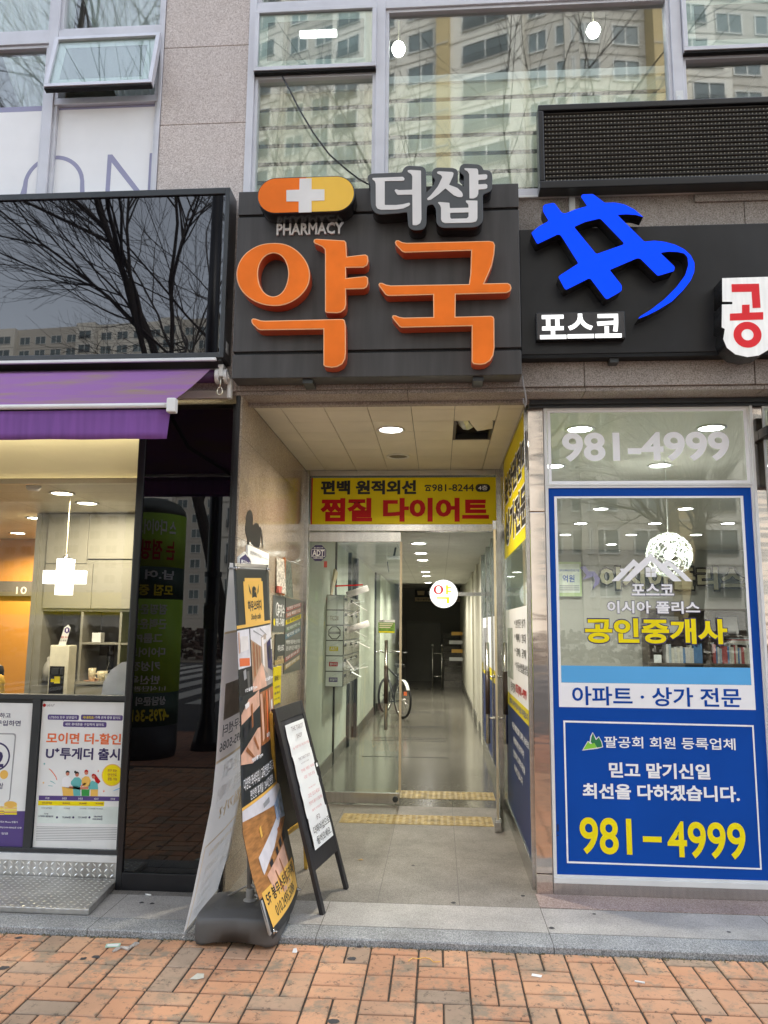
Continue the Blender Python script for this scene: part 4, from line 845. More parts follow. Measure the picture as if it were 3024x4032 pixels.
shape('mountain_mark', [traced('a8', [(420,513),(452,460),(468,476),(494,468),(510,500)], Y3)], FY(Y3-.0015), M['lime_p'], VB)
ptext('팔공회 회원 등록업체', 'a8', 560, 460, 1440, 480, 78, Y3, M['white'], VB, bold=.014, res=3)
ptext('믿고 맡기신일', 'a8', 592, 648, 1270, 664, 104, Y3, M['white'], VB, bold=.032, res=3)
ptext('최선을 다하겠습니다.', 'a8', 415, 788, 1468, 815, 106, Y3, M['white'], VB, bold=.032, res=3)
ptext('981', 'a8', 396, 1090, 745, 1098, 248, Y3, M['yel'], VB, bold=.018, res=6)
rect('dash', atY('a8', 820, 1113, Y3).x, atY('a8', 945, 1113, Y3).x, atY('a8', 880, 1134, Y3).z, atY('a8', 880, 1096, Y3).z, Y3, M['yel'], VB)
ptext('4999', 'a8', 984, 1118, 1508, 1126, 246, Y3, M['yel'], VB, bold=.018, res=6)
m = MB(); MB().box(.678, .684, Y3-.0006, Y3, .345, .385).box(.676, .683, Y3-.0006, Y3, .32, .328).build('scuff_mark', M['blk'], VB)
# the next window bay carries the same film
V2 = thing('blue_window_film', 'partly visible blue and white vinyl on the next shop window at the right edge', 'window sticker', (2.6, 0, 1.0))
shape('blue_frame', [[(1.976, .104), (3.59, .104), (3.59, 2.356), (1.976, 2.356)], [(2.02, 1.044), (3.5, 1.044), (3.5, 2.296), (2.02, 2.296)]], FY(GZ+.013), M['blue'], V2, .0008)
shape('white_frame', [[(2.019, 1.043), (3.501, 1.043), (3.501, 2.297), (2.019, 2.297)], [(2.035, 1.183), (3.48, 1.183), (3.48, 2.286), (2.035, 2.286)]], FY(GZ+.012), M['white'], V2, .0008)
# black loudspeaker at the right edge
sp = thing('wall_speaker', 'black column loudspeaker on a bracket at the right edge of the shopfront', 'loudspeaker', (2.0, -.12, 2.5))
MB().box(1.955, 2.12, -.22, -.09, 2.36, 2.80).build('cabinet', M['rubber'], sp, .015); MB().box(1.97, 2.11, -.226, -.219, 2.38, 2.78).build('grille', M['groove'], sp); MB().box(1.935, 1.99, -.13, -.008, 2.64, 2.70).build('bracket', M['black_frame'], sp, .004)
# --- stickers on the glazed side wall (read from the street towards the door)
FX = lambda X: frame_of((X, 0, 0), (0, -1, 0), (0, 0, 1))         # plane facing -X: local (-y, z)
SX = GX-.0015
SW = thing('side_wall_film', 'yellow, white and navy vinyl with Korean text on the glazed right wall of the entrance', 'window sticker', (GX, .9, 1))
def rx(name, y0, y1, z0, z1, mat, par, X=SX, d=.0008): return MB().box(X-d, X, y0, y1, z0, z1).build(name, mat, par)
rx('yellow_film', .102, 1.698, 2.06, 2.868, M['yel_sign'], SW); rx('white_film', .102, 1.698, 1.0, 1.64, M['white'], SW)
rx('yellow_band', .102, 1.698, .905, .999, M['yel_sign'], SW); rx('navy_film', .102, 1.698, .145, .904, M['blue_dk'], SW)
TX = FX(SX-.001)
for body, z0, z1, y0, y1 in (('분양권전매', 2.49, 2.72, 1.62, .02), ('상가전문', 2.15, 2.42, 1.62, .06)):
    text(body, TX, -y0-.01, -y1+.01, z0-.012, z1+.012, M['white'], SW, bold=.07, name='lettering_outline'); text(body, TX, -y0, -y1, z0, z1, M['blk'], SW, bold=.04, lift=.003)
for k, b_ in enumerate(('* 분양권 상가', '* 매매 / 임대', '* 경매 / 공매', '* 부동산법률상담')): text(b_, TX, -1.0, -.28 if k < 3 else -.16, 1.50-k*.098, 1.56-k*.098, M['blk'], SW, bold=.006)
text('문의전화', TX, -1.35, -1.0, 1.03, 1.10, M['blk'], SW); text('053)981-4999', TX, -.97, -.28, 1.03, 1.11, M['red'], SW, bold=.02)
text('언제나 감사한 마음과 최선을 다하겠습니다', TX, -1.45, -.2, .93, .975, M['blue'], SW)
for k, (b_, a) in enumerate((('부동산거래를 법률적, 경제적, 기술적으로', .2), ('완벽하게 분석하여', .5), ('안전하게 고객의 재산을', .45), ('지켜드립니다', .6))): text(b_, TX, -1.35+a*.3, -a, .76-k*.095, .81-k*.095, M['white'], SW)
rx('photo_print', 1.15, 1.58, 1.12, 1.50, pm('grey_plant_photo', (.34, .37, .33), .5, 0, .5, 14), SW, SX-.001)
# ================================================================== street furniture
# --- double banner stand
T = thing('banner_stand', 'two-sided study cafe banner stand with a dark water-filled base on the pavement', 'banner stand', (-.94, -.62, -.03))
bx0, bx1, by0, by1 = -1.190, -.772, -.838, -.43
m = MB(); nx, ny = 16, 12
def bz(u, v):     # moulded top with a raised middle
    e = max(abs(u), abs(v)); return .118-.028*max(0, e-.55)/.45*(e > .55)-.035*max(0, e-.86)/.14*(e > .86)+.012*math.exp(-(u*u+v*v)*4)
prof = [(.985, .012), (1.0, .03), (1.0, .10), (.985, .122), (.955, .133), (.90, .137), (.70, .139), (.64, .149), (.4, .152), (0.0, .153)]
def sq(k, s):
    a = 2*math.pi*k/48; c, q = math.cos(a), math.sin(a); p = 7
    r = 1/((abs(c)**p+abs(q)**p)**(1/p)); r *= 1-(.05 if s > .8 else 0)*math.exp(-((c/.45)**2)*4)*(q < 0); return c*r*s, q*r*s
base = 0
for s, z in prof:
    for k in range(48):
        u, v = sq(k, s); zz = z
        if z < .02 and abs(u) < .62 and True: zz = z+.034*math.cos(u/.62*math.pi/2)**.6
        m.v.append(((bx0+bx1)/2+u*(bx1-bx0)/2, (by0+by1)/2+v*(by1-by0)/2, zz-.03+(.03 if (z < .02 and v > .1) else 0)))
for i in range(len(prof)-1):
    for k in range(48): m.f.append((i*48+k, i*48+(k+1) % 48, (i+1)*48+(k+1) % 48, (i+1)*48+k)); m.m.append(0)
m.f.append(tuple(range(48))[::-1]); m.m.append(0)
bs = m.build('water_base', M['rubber'], T, 0, True)
MB().lathe((-1.09, -.72, .107), [(.028, 0), (.028, .010), (.024, .013)], 18).build('filler_cap', M['rubber'], bs)
pole = MB().tube([(-.958, -.62, .115), (-1.066, -.50, 1.74)], .0135, 12).build('pole', pm('grey_tube', (.42, .41, .39), .35, .5), T, smooth=True)
MB().lathe((-.958, -.62, .118), [(.036, 0), (.034, .008), (.022, .014), (.021, .06), (.016, .062)], 18).tube([(-.93, -.635, .155), (-.87, -.66, .135)], .006, 8).build('pole_clamp', pm('light_grey_plastic', (.36, .35, .33), .45), T)
def lerp(tab, z):
    for (z0, a), (z1, b) in zip(tab, tab[1:]):
        if z <= z1: t = (z-z0)/(z1-z0); t = max(0, min(1, t)); return a+(b-a)*t
    return tab[-1][1]
FN = [(.01, -.80), (.154, -.858), (.30, -.915), (.49, -.964), (.75, -.982), (.99, -.993), (1.485, -1.03), (1.82, -1.06)]       # near edge x(z)
FN = [(1.5-(1.5-z)*.9747, x*.9747) for z, x in FN]
FF = [(.02, -.793), (.172, -.821), (.36, -.87), (.625, -.926), (.827, -.950), (1.2, -.975), (1.534, -1.0), (1.862, -1.02)]     # far edge
FF = [(1.5-(1.5-z)*.9717, x*.9717) for z, x in FF]
BN = [(-.005, -1.244), (.2, -1.20), (.386, -1.168), (.64, -1.123), (.828, -1.111), (1.544, -1.093), (1.82, -1.079)]
BFa = [(.016, -1.244), (.2, -1.195), (.4, -1.165), (.64, -1.13), (.9, -1.10), (1.5, -1.07), (1.86, -1.045)]
def bann(near, far, u, v, off=0):     # u 0..1 near->far, v 0..1 bottom->top
    y0, y1 = (-.90, -.28) if near is FN else (-.80, -.15)
    za = near[0][0]+(near[-1][0]-near[0][0])*v; zb2 = far[0][0]+(far[-1][0]-far[0][0])*v
    xa, xb = lerp(near, za), lerp(far, zb2); bow = (.012*math.sin(math.pi*v)+(.022*(1-v)**8 if near is FN else 0))*math.sin(math.pi*u)
    return Vector((xa+(xb-xa)*u+bow+off, y0+(y1-y0)*u, za+(zb2-za)*u))
VK = ((0, 0), (.036, .020), (.080, .106), (.0801, .108), (.193, .322), (.2, .33), (.208, .335), (.23, .362), (.238, .37), (.262, .402), (.285, .43), (.495, .615), (.5, .625), (.742, .808), (.748, .813), (.7655, .822), (.776, .828), (.796, .85), (.805, .858), (.838, .89), (.848, .897), (.896, .94), (.918, .957), (1, 1))
def vm(v): return lerp(VK, v)
def sheet(name, near, far, u0, u1, v0, v1, mat, par, off, nu=10, nv=28, slant=0):
    m = MB(); nu = max(2, int(nu*(u1-u0)+1)); nv = max(2, int(nv*(v1-v0)+2))
    for i in range(nu+1):
        for j in range(nv+1):
            u = u0+(u1-u0)*i/nu; m.v.append(tuple(bann(near, far, u, v0+(v1-v0)*j/nv+slant*(u-u0), off)))
    for i in range(nu):
        for j in range(nv): a = i*(nv+1)+j; m.f.append((a, a+nv+1, a+nv+2, a+1)); m.m.append(0)
    return m.build(name, mat, par, smooth=True)
def btext(body, near, far, u0, u1, v0, v1, mat, par, off, mirror=False, bold=.012, slant=0, shear=0, name='lettering'):
    me = text_mesh(body, bold, 2, 0, shear); xs = [v.co.x for v in me.vertices]; ys = [v.co.y for v in me.vertices]
    for v in me.vertices:
        a = (v.co.x-min(xs))/(max(xs)-min(xs)); b = (v.co.y-min(ys))/(max(ys)-min(ys))
        if mirror: a = 1-a
        u = u0+(u1-u0)*a; q = (vm(v0)+(vm(v1)-vm(v0))*b) if near is FN else v0+(v1-v0)*b; v.co = bann(near, far, u, q, off)
    return link_mesh(name, me, mat, par)
M['ban_dark'] = pm('charcoal_banner_print', (.022, .026, .028), .45, 0, .08, 3)
M['wood_p'] = pm('brown_desk_print', (.36, .13, .045), .45, 0, .45, 14, stretch=(1, 5, 1))
M['wood_l'] = pm('pale_desk_print', (.72, .42, .30), .45, 0, .25, 9)
M['floor_p'] = pm('grey_floor_print', (.30, .27, .25), .45, 0, .4, 10)
M['white_p'] = pm('bright_room_print', (.72, .70, .74), .45, 0, .12, 12)
fb = sheet('front_banner', FN, FF, 0, 1, 0, 1, M['ban_dark'], T, 0, 12, 40)
so_ = fb.modifiers.new('t', 'SOLIDIFY'); so_.thickness = .0012; so_.offset = -1
O1 = .0012
def fs(name, u0, u1, v0, v1, mat, off=1): return sheet(name, FN, FF, u0, u1, vm(v0), vm(v1), mat, fb, O1*off)
fs('yellow_logo_field', .22, .78, .765, .905, M['amber_p']); fs('yellow_logo_field', .26, .74, .905, .918, M['amber_p']); fs('yellow_strip', 0, 1, .748, .7655, M['amber_p'])
btext('하우스터디', FN, FF, .30, .70, .805, .838, M['ban_dark'], fb, O1*2, bold=.03)
btext('Study cafe', FN, FF, .37, .66, .776, .796, M['ban_dark'], fb, O1*2, shear=.3)
def bshape(name, pts, mat, off=2):
    bm = bmesh.new(); bm.faces.new([bm.verts.new((u, v, 0)) for u, v in pts])
    for n_, ax in ((14, (1, 0, 0)), (48, (0, 1, 0))):
        for k in range(1, n_): bmesh.ops.bisect_plane(bm, geom=bm.verts[:]+bm.edges[:]+bm.faces[:], plane_co=(k/n_, k/n_, 0), plane_no=ax)
    for q in bm.verts: q.co = bann(FN, FF, q.co.x, vm(q.co.y), O1*off)
    me = bpy.data.meshes.new(name); bm.to_mesh(me); bm.free(); return link_mesh(name, me, mat, fb)
bshape('book_mark', [(.43, .848), (.45, .882), (.50, .888), (.55, .882), (.57, .848), (.50, .852)], M['ban_dark'])
bshape('wing_mark', [(.41, .858), (.40, .872), (.35, .896), (.37, .868)], M['ban_dark']); bshape('wing_mark', [(.59, .858), (.60, .872), (.65, .896), (.63, .868)], M['ban_dark'])
btext('24H', FN, FF, .50, .56, .866, .874, M['amber_p'], fb, O1*3)
# four interior photographs printed on the banner
fs('room_photo', 0, .30, .57, .742, M['white_p']); fs('room_photo', .32, 1, .50, .742, M['floor_p'])
bshape('photo_ceiling', [(.32, .742), (1, .742), (1, .69), (.62, .662), (.32, .70)], M['white_p']); bshape('photo_wall', [(.32, .70), (.62, .662), (.60, .60), (.32, .53)], pm('tan_partition_print', (.45, .30, .20), .45, 0, .3, 20, stretch=(1, 9, 1)))
bshape('photo_wall', [(.62, .70), (.80, .712), (.80, .545), (.62, .585)], pm('beige_door_print', (.50, .40, .33), .45, 0, .15, 20)); bshape('photo_wall', [(.82, .67), (1, .69), (1, .55), (.82, .57)], M['navy'])
bshape('photo_floor', [(.32, .53), (.60, .60), (.66, .585), (.75, .50), (.32, .50)], M['wood_l'])
bshape('photo_desk', [(.03, .64), (.27, .632), (.27, .603), (.03, .61)], M['orange_p']); fs('room_photo', 0, .30, .50, .60, M['blk'], 1.5)
fs('room_photo', 0, .48, .365, .495, M['ban_dark'], 1); bshape('photo_desk', [(.02, .42), (.48, .455), (.48, .50), (.20, .49), (.02, .45)], M['wood_l']); bshape('photo_desk', [(0, .33), (.40, .385), (.48, .385), (.48, .30), (.26, .285), (0, .30)], M['wood_l'])
fs('room_photo', .50, 1, .32, .495, M['wood_p'], 1); bshape('photo_board', [(.50, .49), (.56, .49), (.60, .34), (.54, .33)], M['wood_l'], 3); bshape('photo_board', [(.70, .49), (.74, .49), (.72, .33), (.68, .33)], M['orange_p'], 3); bshape('photo_board', [(.76, .345), (1, .39), (1, .37), (.76, .32)], M['wood_l'], 3)
chair = pm('dark_chair_print', (.03, .03, .035), .5); lit_ = pm('pale_light_print', (.85, .80, .78), .5)
for p_, m_, o_ in (([(.02, .735), (.045, .735), (.045, .66), (.02, .655)], M['wood_l'], 3), ([(.06, .72), (.25, .715), (.25, .665), (.06, .66)], lit_, 3), ([(.10, .59), (.16, .595), (.17, .56), (.11, .555)], M['greyp'], 3), ([(.18, .585), (.24, .585), (.24, .52), (.19, .52)], M['cab_dark'], 3),
    ([(.36, .69), (.41, .682), (.41, .56), (.36, .55)], M['wood_p'], 3), ([(.45, .678), (.49, .672), (.49, .585), (.45, .575)], M['wood_p'], 3), ([(.53, .668), (.56, .664), (.56, .595), (.53, .588)], M['wood_p'], 3), ([(.64, .695), (.70, .70), (.70, .575), (.64, .59)], lit_, 3), ([(.40, .735), (.70, .70), (.71, .696), (.40, .728)], M['greyp'], 3), ([(.60, .738), (.82, .705), (.83, .70), (.60, .731)], M['greyp'], 3), ([(.85, .655), (.93, .66), (.93, .60), (.86, .60)], chair, 4), ([(.95, .68), (.99, .68), (.99, .64), (.95, .64)], lit_, 4),
    ([(.10, .478), (.20, .484), (.20, .468), (.11, .462)], lit_, 4), ([(.24, .47), (.28, .474), (.28, .40), (.24, .395)], M['wood_p'], 4), ([(.06, .405), (.15, .412), (.15, .385), (.06, .38)], chair, 4), ([(.20, .42), (.30, .43), (.30, .40), (.20, .395)], chair, 4), ([(.10, .335), (.13, .345), (.30, .302), (.27, .298)], M['wood_p'], 4), ([(.28, .36), (.31, .368), (.42, .32), (.40, .315)], M['wood_p'], 4), ([(.86, .45), (.92, .455), (.92, .42), (.87, .42)], lit_, 4), ([(.62, .48), (.66, .48), (.64, .34), (.61, .34)], M['wood_p'], 4), ([(.80, .49), (.84, .49), (.84, .37), (.80, .36)], M['wood_l'], 4),
    ([(.30, .155), (.34, .157), (.34, .142), (.30, .141)], M['amber_p'], 4), ([(.45, .183), (.62, .186), (.62, .178), (.46, .176)], M['greyp'], 4), ([(.56, .111), (.62, .114), (.62, .104), (.56, .102)], chair, 4), ([(.68, .117), (.75, .121), (.75, .110), (.68, .107)], chair, 4), ([(.80, .121), (.88, .125), (.88, .112), (.80, .110)], chair, 4), ([(.36, .103), (.44, .106), (.44, .098), (.36, .096)], chair, 4), ([(.42, .088), (.44, .089), (.50, .060), (.47, .058)], M['wood_p'], 4), ([(.58, .096), (.60, .097), (.66, .062), (.63, .060)], M['wood_p'], 4), ([(.70, .134), (.90, .139), (.90, .132), (.70, .128)], M['wood_p'], 4), ([(.78, .163), (.79, .164), (.79, .145), (.78, .145)], lit_, 4), ([(.87, .168), (.88, .169), (.88, .143), (.87, .143)], lit_, 4)): bshape('photo_detail', p_, m_, o_)
for b_, u, v in (('1인실룸Type', .12, .508), ('다인실룸Type', .68, .518), ('집중룸Type', .66, .335), ('개방룸Type', .22, .286)): btext(b_, FN, FF, u, u+.30, v, v+.016, M['white'], fb, O1*4, bold=.03)
btext('다양한 좌석타입 / 교육컨텐츠 무료제공', FN, FF, .05, .93, .238, .262, M['white'], fb, O1*2, bold=.01, slant=.012)
btext('편안한 휴게실 / 24시간 운영', FN, FF, .18, .80, .208, .230, M['white'], fb, O1*2, bold=.01, slant=.012)
fs('yellow_strip', 0, 1, .193, .200, M['amber_p'])
fs('room_photo', 0, 1, .075, .193, pm('orange_wall_print', (.42, .19, .06), .45, 0, .35, 12, stretch=(1, 1, 5)), 1)
bshape('photo_ceiling', [(0, .193), (1, .193), (1, .165), (.72, .168), (0, .178)], M['white_p'], 2); bshape('photo_window', [(.74, .168), (1, .185), (1, .14), (.74, .145)], pm('window_print', (.30, .42, .62), .4, 0, .5, 30), 3)
bshape('photo_bench', [(.18, .12), (.80, .152), (.92, .15), (.55, .115), (.20, .095)], M['white_p'], 3); bshape('photo_desk', [(.25, .092), (.80, .108), (.80, .06), (.55, .052), (.30, .068)], M['wood_l'], 3); bshape('photo_shadow', [(.8, .12), (1, .14), (1, .07), (.85, .07)], M['cab_dark'], 3)
fs('yellow_plate', .06, .95, .036, .080, M['amber_p'], 3)
btext('5F 봉무스터디카페', FN, FF, .10, .90, .0605, .077, M['ban_dark'], fb, O1*4, bold=.02); btext('010.2495.5086', FN, FF, .20, .80, .041, .055, M['ban_dark'], fb, O1*4, bold=.006)
for u, v in ((.05, .985), (.94, .985), (.05, .012), (.95, .012)):
    p = bann(FN, FF, u, v, .002); MB().lathe(p, [(.013, 0), (.013, .004), (.007, .007)], 14, 'x').lathe(p, [(.005, .007), (.006, .016), (.003, .018)], 10, 'x').build('eyelet', M['steel'], fb, smooth=True)
# the banner on the other side, its print showing through reversed
M['ban_back'] = cloth('grey_banner_back', (.80, .79, .79), .62); M['ban_back2'] = cloth('pale_banner_back', (.95, .89, .88), .55); M['ban_t'] = cloth('pale_reverse_print', (.97, .97, .97), .2); M['ban_g'] = cloth('grey_reverse_print', (.17, .17, .18), .3); M['ban_y'] = cloth('sand_reverse_print', (.80, .66, .45), .4)
bb = sheet('back_banner', BN, BFa, 0, 1, 0, 1, M['ban_back'], T, 0, 12, 36); 
sheet('photo_reverse', BN, BFa, 0, 1, .455, .80, M['ban_back2'], bb, O1); sheet('strip_reverse', BN, BFa, 0, 1, .80, .806, M['ban_y'], bb, O1*2); sheet('strip_reverse', BN, BFa, 0, 1, .448, .455, M['ban_y'], bb, O1*2)
sheet('photo_reverse', BN, BFa, .1, .9, .56, .66, pm('brown_reverse_print', (.50, .40, .36), .6, 0, .2, 10), bb, O1*2)
for b_, v, h, mm_, u0, u1 in (('대구 봉무센터', .515, .032, 'ban_g', .1, .98), ('010-2495-5086', .475, .026, 'ban_g', .05, .98), ('다시온다!', .395, .045, 'ban_t', .2, .98), ('새로운 카페!!', .335, .042, 'ban_t', .1, .98), ('뭘까?', .275, .042, 'ban_y', .25, .98), ('미니룸 1시간 무료 체험하세요', .185, .016, 'ban_y', .2, .95), ('3,000원', .140, .022, 'ban_t', .18, .5), ('4,000원', .105, .022, 'ban_t', .16, .48), ('5,000원', .070, .022, 'ban_t', .14, .46), ('6,000원', .038, .020, 'ban_t', .14, .44), ('2시간', .150, .02, 'ban_t', .65, .85), ('3시간', .115, .02, 'ban_t', .65, .85), ('하우스터디', .90, .03, 'ban_t', .5, .98), ('Study cafe', .86, .02, 'ban_y', .5, .98)):
    btext(b_, BN, BFa, u0, u1, v, v+h, M[mm_], bb, O1*3, mirror=True, bold=.01)
sheet('line_reverse', BN, BFa, .06, .95, .222, .226, M['ban_y'], bb, O1*2); sheet('line_reverse', BN, BFa, .06, .075, .01, .222, M['ban_y'], bb, O1*2)
m = MB()
for nr, fr in ((FN, FF), (BN, BFa)):
    for v in (.012, .985):
        m = MB(); p, q2 = bann(nr, fr, -.01, v, -.004 if nr is FN else .004), bann(nr, fr, 1.01, v, -.004 if nr is FN else .004); m.tube([p, q2], .006, 8); m.tube([(-1.062, -.50, 1.70) if v > .5 else (-.958, -.62, .2), (p+q2)/2], .005, 6); m.build('spreader_rod', bpy.data.materials.get('grey_rod') or pm('grey_rod', (.33, .33, .32), .4), T, smooth=True)
pass
MB().tube([bann(FN, FF, .0, .012, -.006), bann(FN, FF, .0, .012, -.006)+Vector((-.05, .02, .14))], .008, 8).build('rod_end', bpy.data.materials['light_grey_plastic'], T, smooth=True)
# --- sandwich board
AF = thing('sandwich_board', 'black wooden A-frame board with taped white paper sheets about tarot', 'sandwich board', (-.7, -.2, 0))
nt_, ft_, nb_, fb_ = Vector((-.894, -.45, 1.052)), Vector((-.823, 0, 1.06)), Vector((-.606, -.442, 0)), Vector((-.522, .008, 0))
def ap(u, v, off=0):
    p = nb_.lerp(fb_, u).lerp(nt_.lerp(ft_, u), v); n = (fb_-nb_).cross(nt_-nb_).normalized()
    if n.x < 0: n = -n
    return p+n*off
def aslab(name, u0, u1, v0, v1, t, mat, par, off=0, bv=0):
    return MB().hexa([ap(u0, v0, off-t), ap(u1, v0, off-t), ap(u1, v0, off), ap(u0, v0, off), ap(u0, v1, off-t), ap(u1, v1, off-t), ap(u1, v1, off), ap(u0, v1, off)]).build(name, mat, par, bv)
for u0, u1 in ((0, .085), (.915, 1)): aslab('leg', u0, u1, 0, 1, .022, M['wood_black'], AF, 0, .002)
aslab('rail', .085, .915, .93, 1, .02, M['wood_black'], AF, -.001, .002); aslab('rail', .085, .915, .20, .30, .02, M['wood_black'], AF, -.001, .002)
bd = aslab('chalkboard', .085, .915, .30, .93, .008, pm('dusty_chalkboard', (.035, .034, .037), .75, 0, .5, 6), AF, -.006)
ps = ((.16, .86, .745, .905), (.17, .865, .585, .75), (.16, .85, .44, .59), (.17, .87, .285, .445))
for k, (u0, u1, v0, v1) in enumerate(ps):
    m = MB(); n = 8
    for i in range(n+1):
        for j in range(n+1):
            u = u0+(u1-u0)*i/n; v = v0+(v1-v0)*j/n; m.v.append(tuple(ap(u, v, .003+.0012*k+.003*abs(math.sin(7*u+3*k))*math.sin(5*j/n+k)**2)))
    for i in range(n):
        for j in range(n): a = i*(n+1)+j; m.f.append((a, a+n+1, a+n+2, a+1)); m.m.append(0)
    m.build('paper_sheet', M['paper'], AF, smooth=True)
def atext(body, u0, u1, v0, v1, mat, bold=.005, shear=0, slant=0):
    me = text_mesh(body, bold, 2, 0, shear); xs = [v.co.x for v in me.vertices]; ys = [v.co.y for v in me.vertices]
    for v in me.vertices: a = (v.co.x-min(xs))/(max(xs)-min(xs)); v.co = ap(u0+(u1-u0)*a, v0+(v1-v0)*(v.co.y-min(ys))/(max(ys)-min(ys))+slant*a, .0125)
    link_mesh('lettering', me, mat, AF)
gp = pm('faded_pencil', (.30, .25, .26), .7); rp_ = pm('faded_red_ink', (.62, .28, .30), .7)
atext('THE TAROT', .30, .74, .865, .888, gp); atext('SHOP', .42, .62, .822, .845, gp); atext('by 타로카드 마스터 아델', .22, .80, .775, .792, rp_)
atext('THE TAROT SHOP', .30, .72, .715, .73, gp); atext('by 타로카드 마스터', .36, .64, .692, .702, gp); atext('연애운, 재물운, 속마음', .30, .78, .655, .672, rp_); atext('궁합 / 진로 상담', .34, .74, .62, .636, rp_)
atext('THE TAROT SHOP', .40, .66, .565, .572, rp_); atext('고민 있으세요?', .32, .76, .525, .545, rp_); atext('천천히 들어 드릴게요', .30, .80, .49, .508, rp_); atext('예약 카카오톡', .34, .70, .455, .468, rp_)
atext('F2', .44, .56, .408, .43, gp); atext('더헤어샵으로', .24, .84, .350, .390, M['blk'], .004, slant=.004); atext('들어오세요.', .28, .80, .300, .338, M['blk'], .004, slant=.004)
aslab('qr_card', .84, .98, .60, .672, .001, M['blk'], AF, .006); aslab('card_circle', .88, .94, .642, .662, .0005, M['paper'], AF, .0068)
n3 = Vector((-.90, -.10, 0)); f3 = Vector((-.830, .335, 0))
m = MB().bar(nt_+Vector((-.02, .01, -.02)), n3, .02, .03).bar(ft_+Vector((-.02, 0, -.02)), f3, .02, .03)
m.build('rear_leg', M['gold_wood'], AF, .002)
MB().bar(n3.lerp(nt_, .3), f3.lerp(ft_, .3), .018, .03).bar(n3.lerp(nt_, .93), f3.lerp(ft_, .93), .018, .03).build('rear_rail', M['gold_wood'], AF, .002)
MB().slab([n3.lerp(nt_, .3), f3.lerp(ft_, .3), f3.lerp(ft_, .92), n3.lerp(nt_, .92)], (1, 0, 0), .006).build('rear_board', M['wood_black'], AF)
MB().bar(ap(1, .2, -.01), f3.lerp(ft_, .2), .004).build('stay_rod', M['steel'], AF)
# --- litter on the paving and the step
def litter(name, mb_, mat, label, cat, smooth=False): return tag(mb_.build(name, mat, smooth=smooth), label, cat)
p = atZ('f1', 738, 535, -.027)
m = MB(); a = .35
def fl(cx, cy, w, h, z, ang, t=.0015):
    c, s = math.cos(ang), math.sin(ang); return MB().hexa([(cx+c*x-s*y, cy+s*x+c*y, z+dz) for dz in (0, t) for x, y in ((-w, -h), (w, -h), (w, h), (-w, h))])
sa = litter('sweetener_sachet', fl(p.x, p.y, .034, .022, -.0275, .25), pm('pale_green_wrapper', (.45, .66, .52), .4, 0, .2, 30), 'small pale green and white sachet lying on the bricks', 'litter'); 
fl(p.x, p.y, .026, .012, -.0258, .25, .0006).build('printed_panel', M['paper'], sa)
pts = [atZ('f1', x, y, -.024) for x, y in [(735, 575), (760, 562), (790, 548), (835, 556), (860, 540), (885, 525), (910, 520)]]
litter('twisted_wrapper', MB().tube(pts, [.004, .009, .006, .010, .007, .010, .003], 7), pm('clear_plastic_wrapper', (.45, .42, .38), .2, 0, .3, 60), 'twisted clear plastic wrapper beside the green sachet', 'litter')
for k, (z, x, y, w, lab) in enumerate((('f1', 970, 203, .018, 'white cigarette end before the black panel'), ('f3', 840, 916, .020, 'white paper roll stub on the bricks before the blue window film'))):
    p = atZ(z, x, y, -.026 if z == 'f3' else .004); litter('cigarette_end', MB().tube([p+Vector((-w, .004, 0)), p+Vector((w, -.008, 0))], .004, 8), M['paper'], lab, 'litter')
p = atZ('f3', 183, 876, -.027); litter('paper_scrap', fl(p.x, p.y, .022, .012, -.028, -.3), M['paper'], 'folded white paper scrap on the bricks right of centre', 'litter')
p = atZ('f1', 1285, 747, -.026); litter('crumpled_tissue', MB().add([(p.x-.03, p.y-.012, -.028), (p.x+.03, p.y+.004, -.027), (p.x+.024, p.y+.03, -.02), (p.x-.002, p.y+.012, -.012), (p.x+.006, p.y-.012, -.027)], [(0, 4, 3), (4, 1, 3), (1, 2, 3), (2, 0, 3)]), pm('dirty_tissue', (.56, .53, .43), .7), 'crumpled off-white tissue on the bricks at lower left', 'litter')
p = atZ('f2', 680, 138, .003); litter('dry_leaf', MB().add([(p.x-.022, p.y, .001), (p.x-.008, p.y-.009, .004), (p.x+.02, p.y-.003, .002), (p.x+.006, p.y+.008, .008)], [(0, 1, 2, 3)]), pm('dry_leaf', (.45, .30, .12), .7), 'curled tan leaf on the granite step', 'leaf')
pts = [atZ('f2', x, y, -.0265) for x, y in [(985, 785), (1010, 765), (1040, 770), (1090, 762), (1125, 770), (1145, 790), (1190, 788)]]
litter('string', MB().tube(pts, .0018, 5), M['amber_p'], 'thin pale string lying on the bricks', 'litter')
p = atZ('f2', 260, 715, -.02); litter('stone_chip', MB().add([(p.x-.011, p.y-.008, -.028), (p.x+.010, p.y-.009, -.028), (p.x+.012, p.y+.008, -.028), (p.x-.009, p.y+.009, -.028), (p.x-.006, p.y-.002, -.012), (p.x+.007, p.y+.002, -.010)], [(0, 1, 5, 4), (1, 2, 5), (2, 3, 4, 5), (3, 0, 4)]), M['paper'], 'white stone chip beside the banner stand base', 'litter')
gum = pm('old_gum', (.045, .045, .05), .7, 0, .2, 20); m = MB()
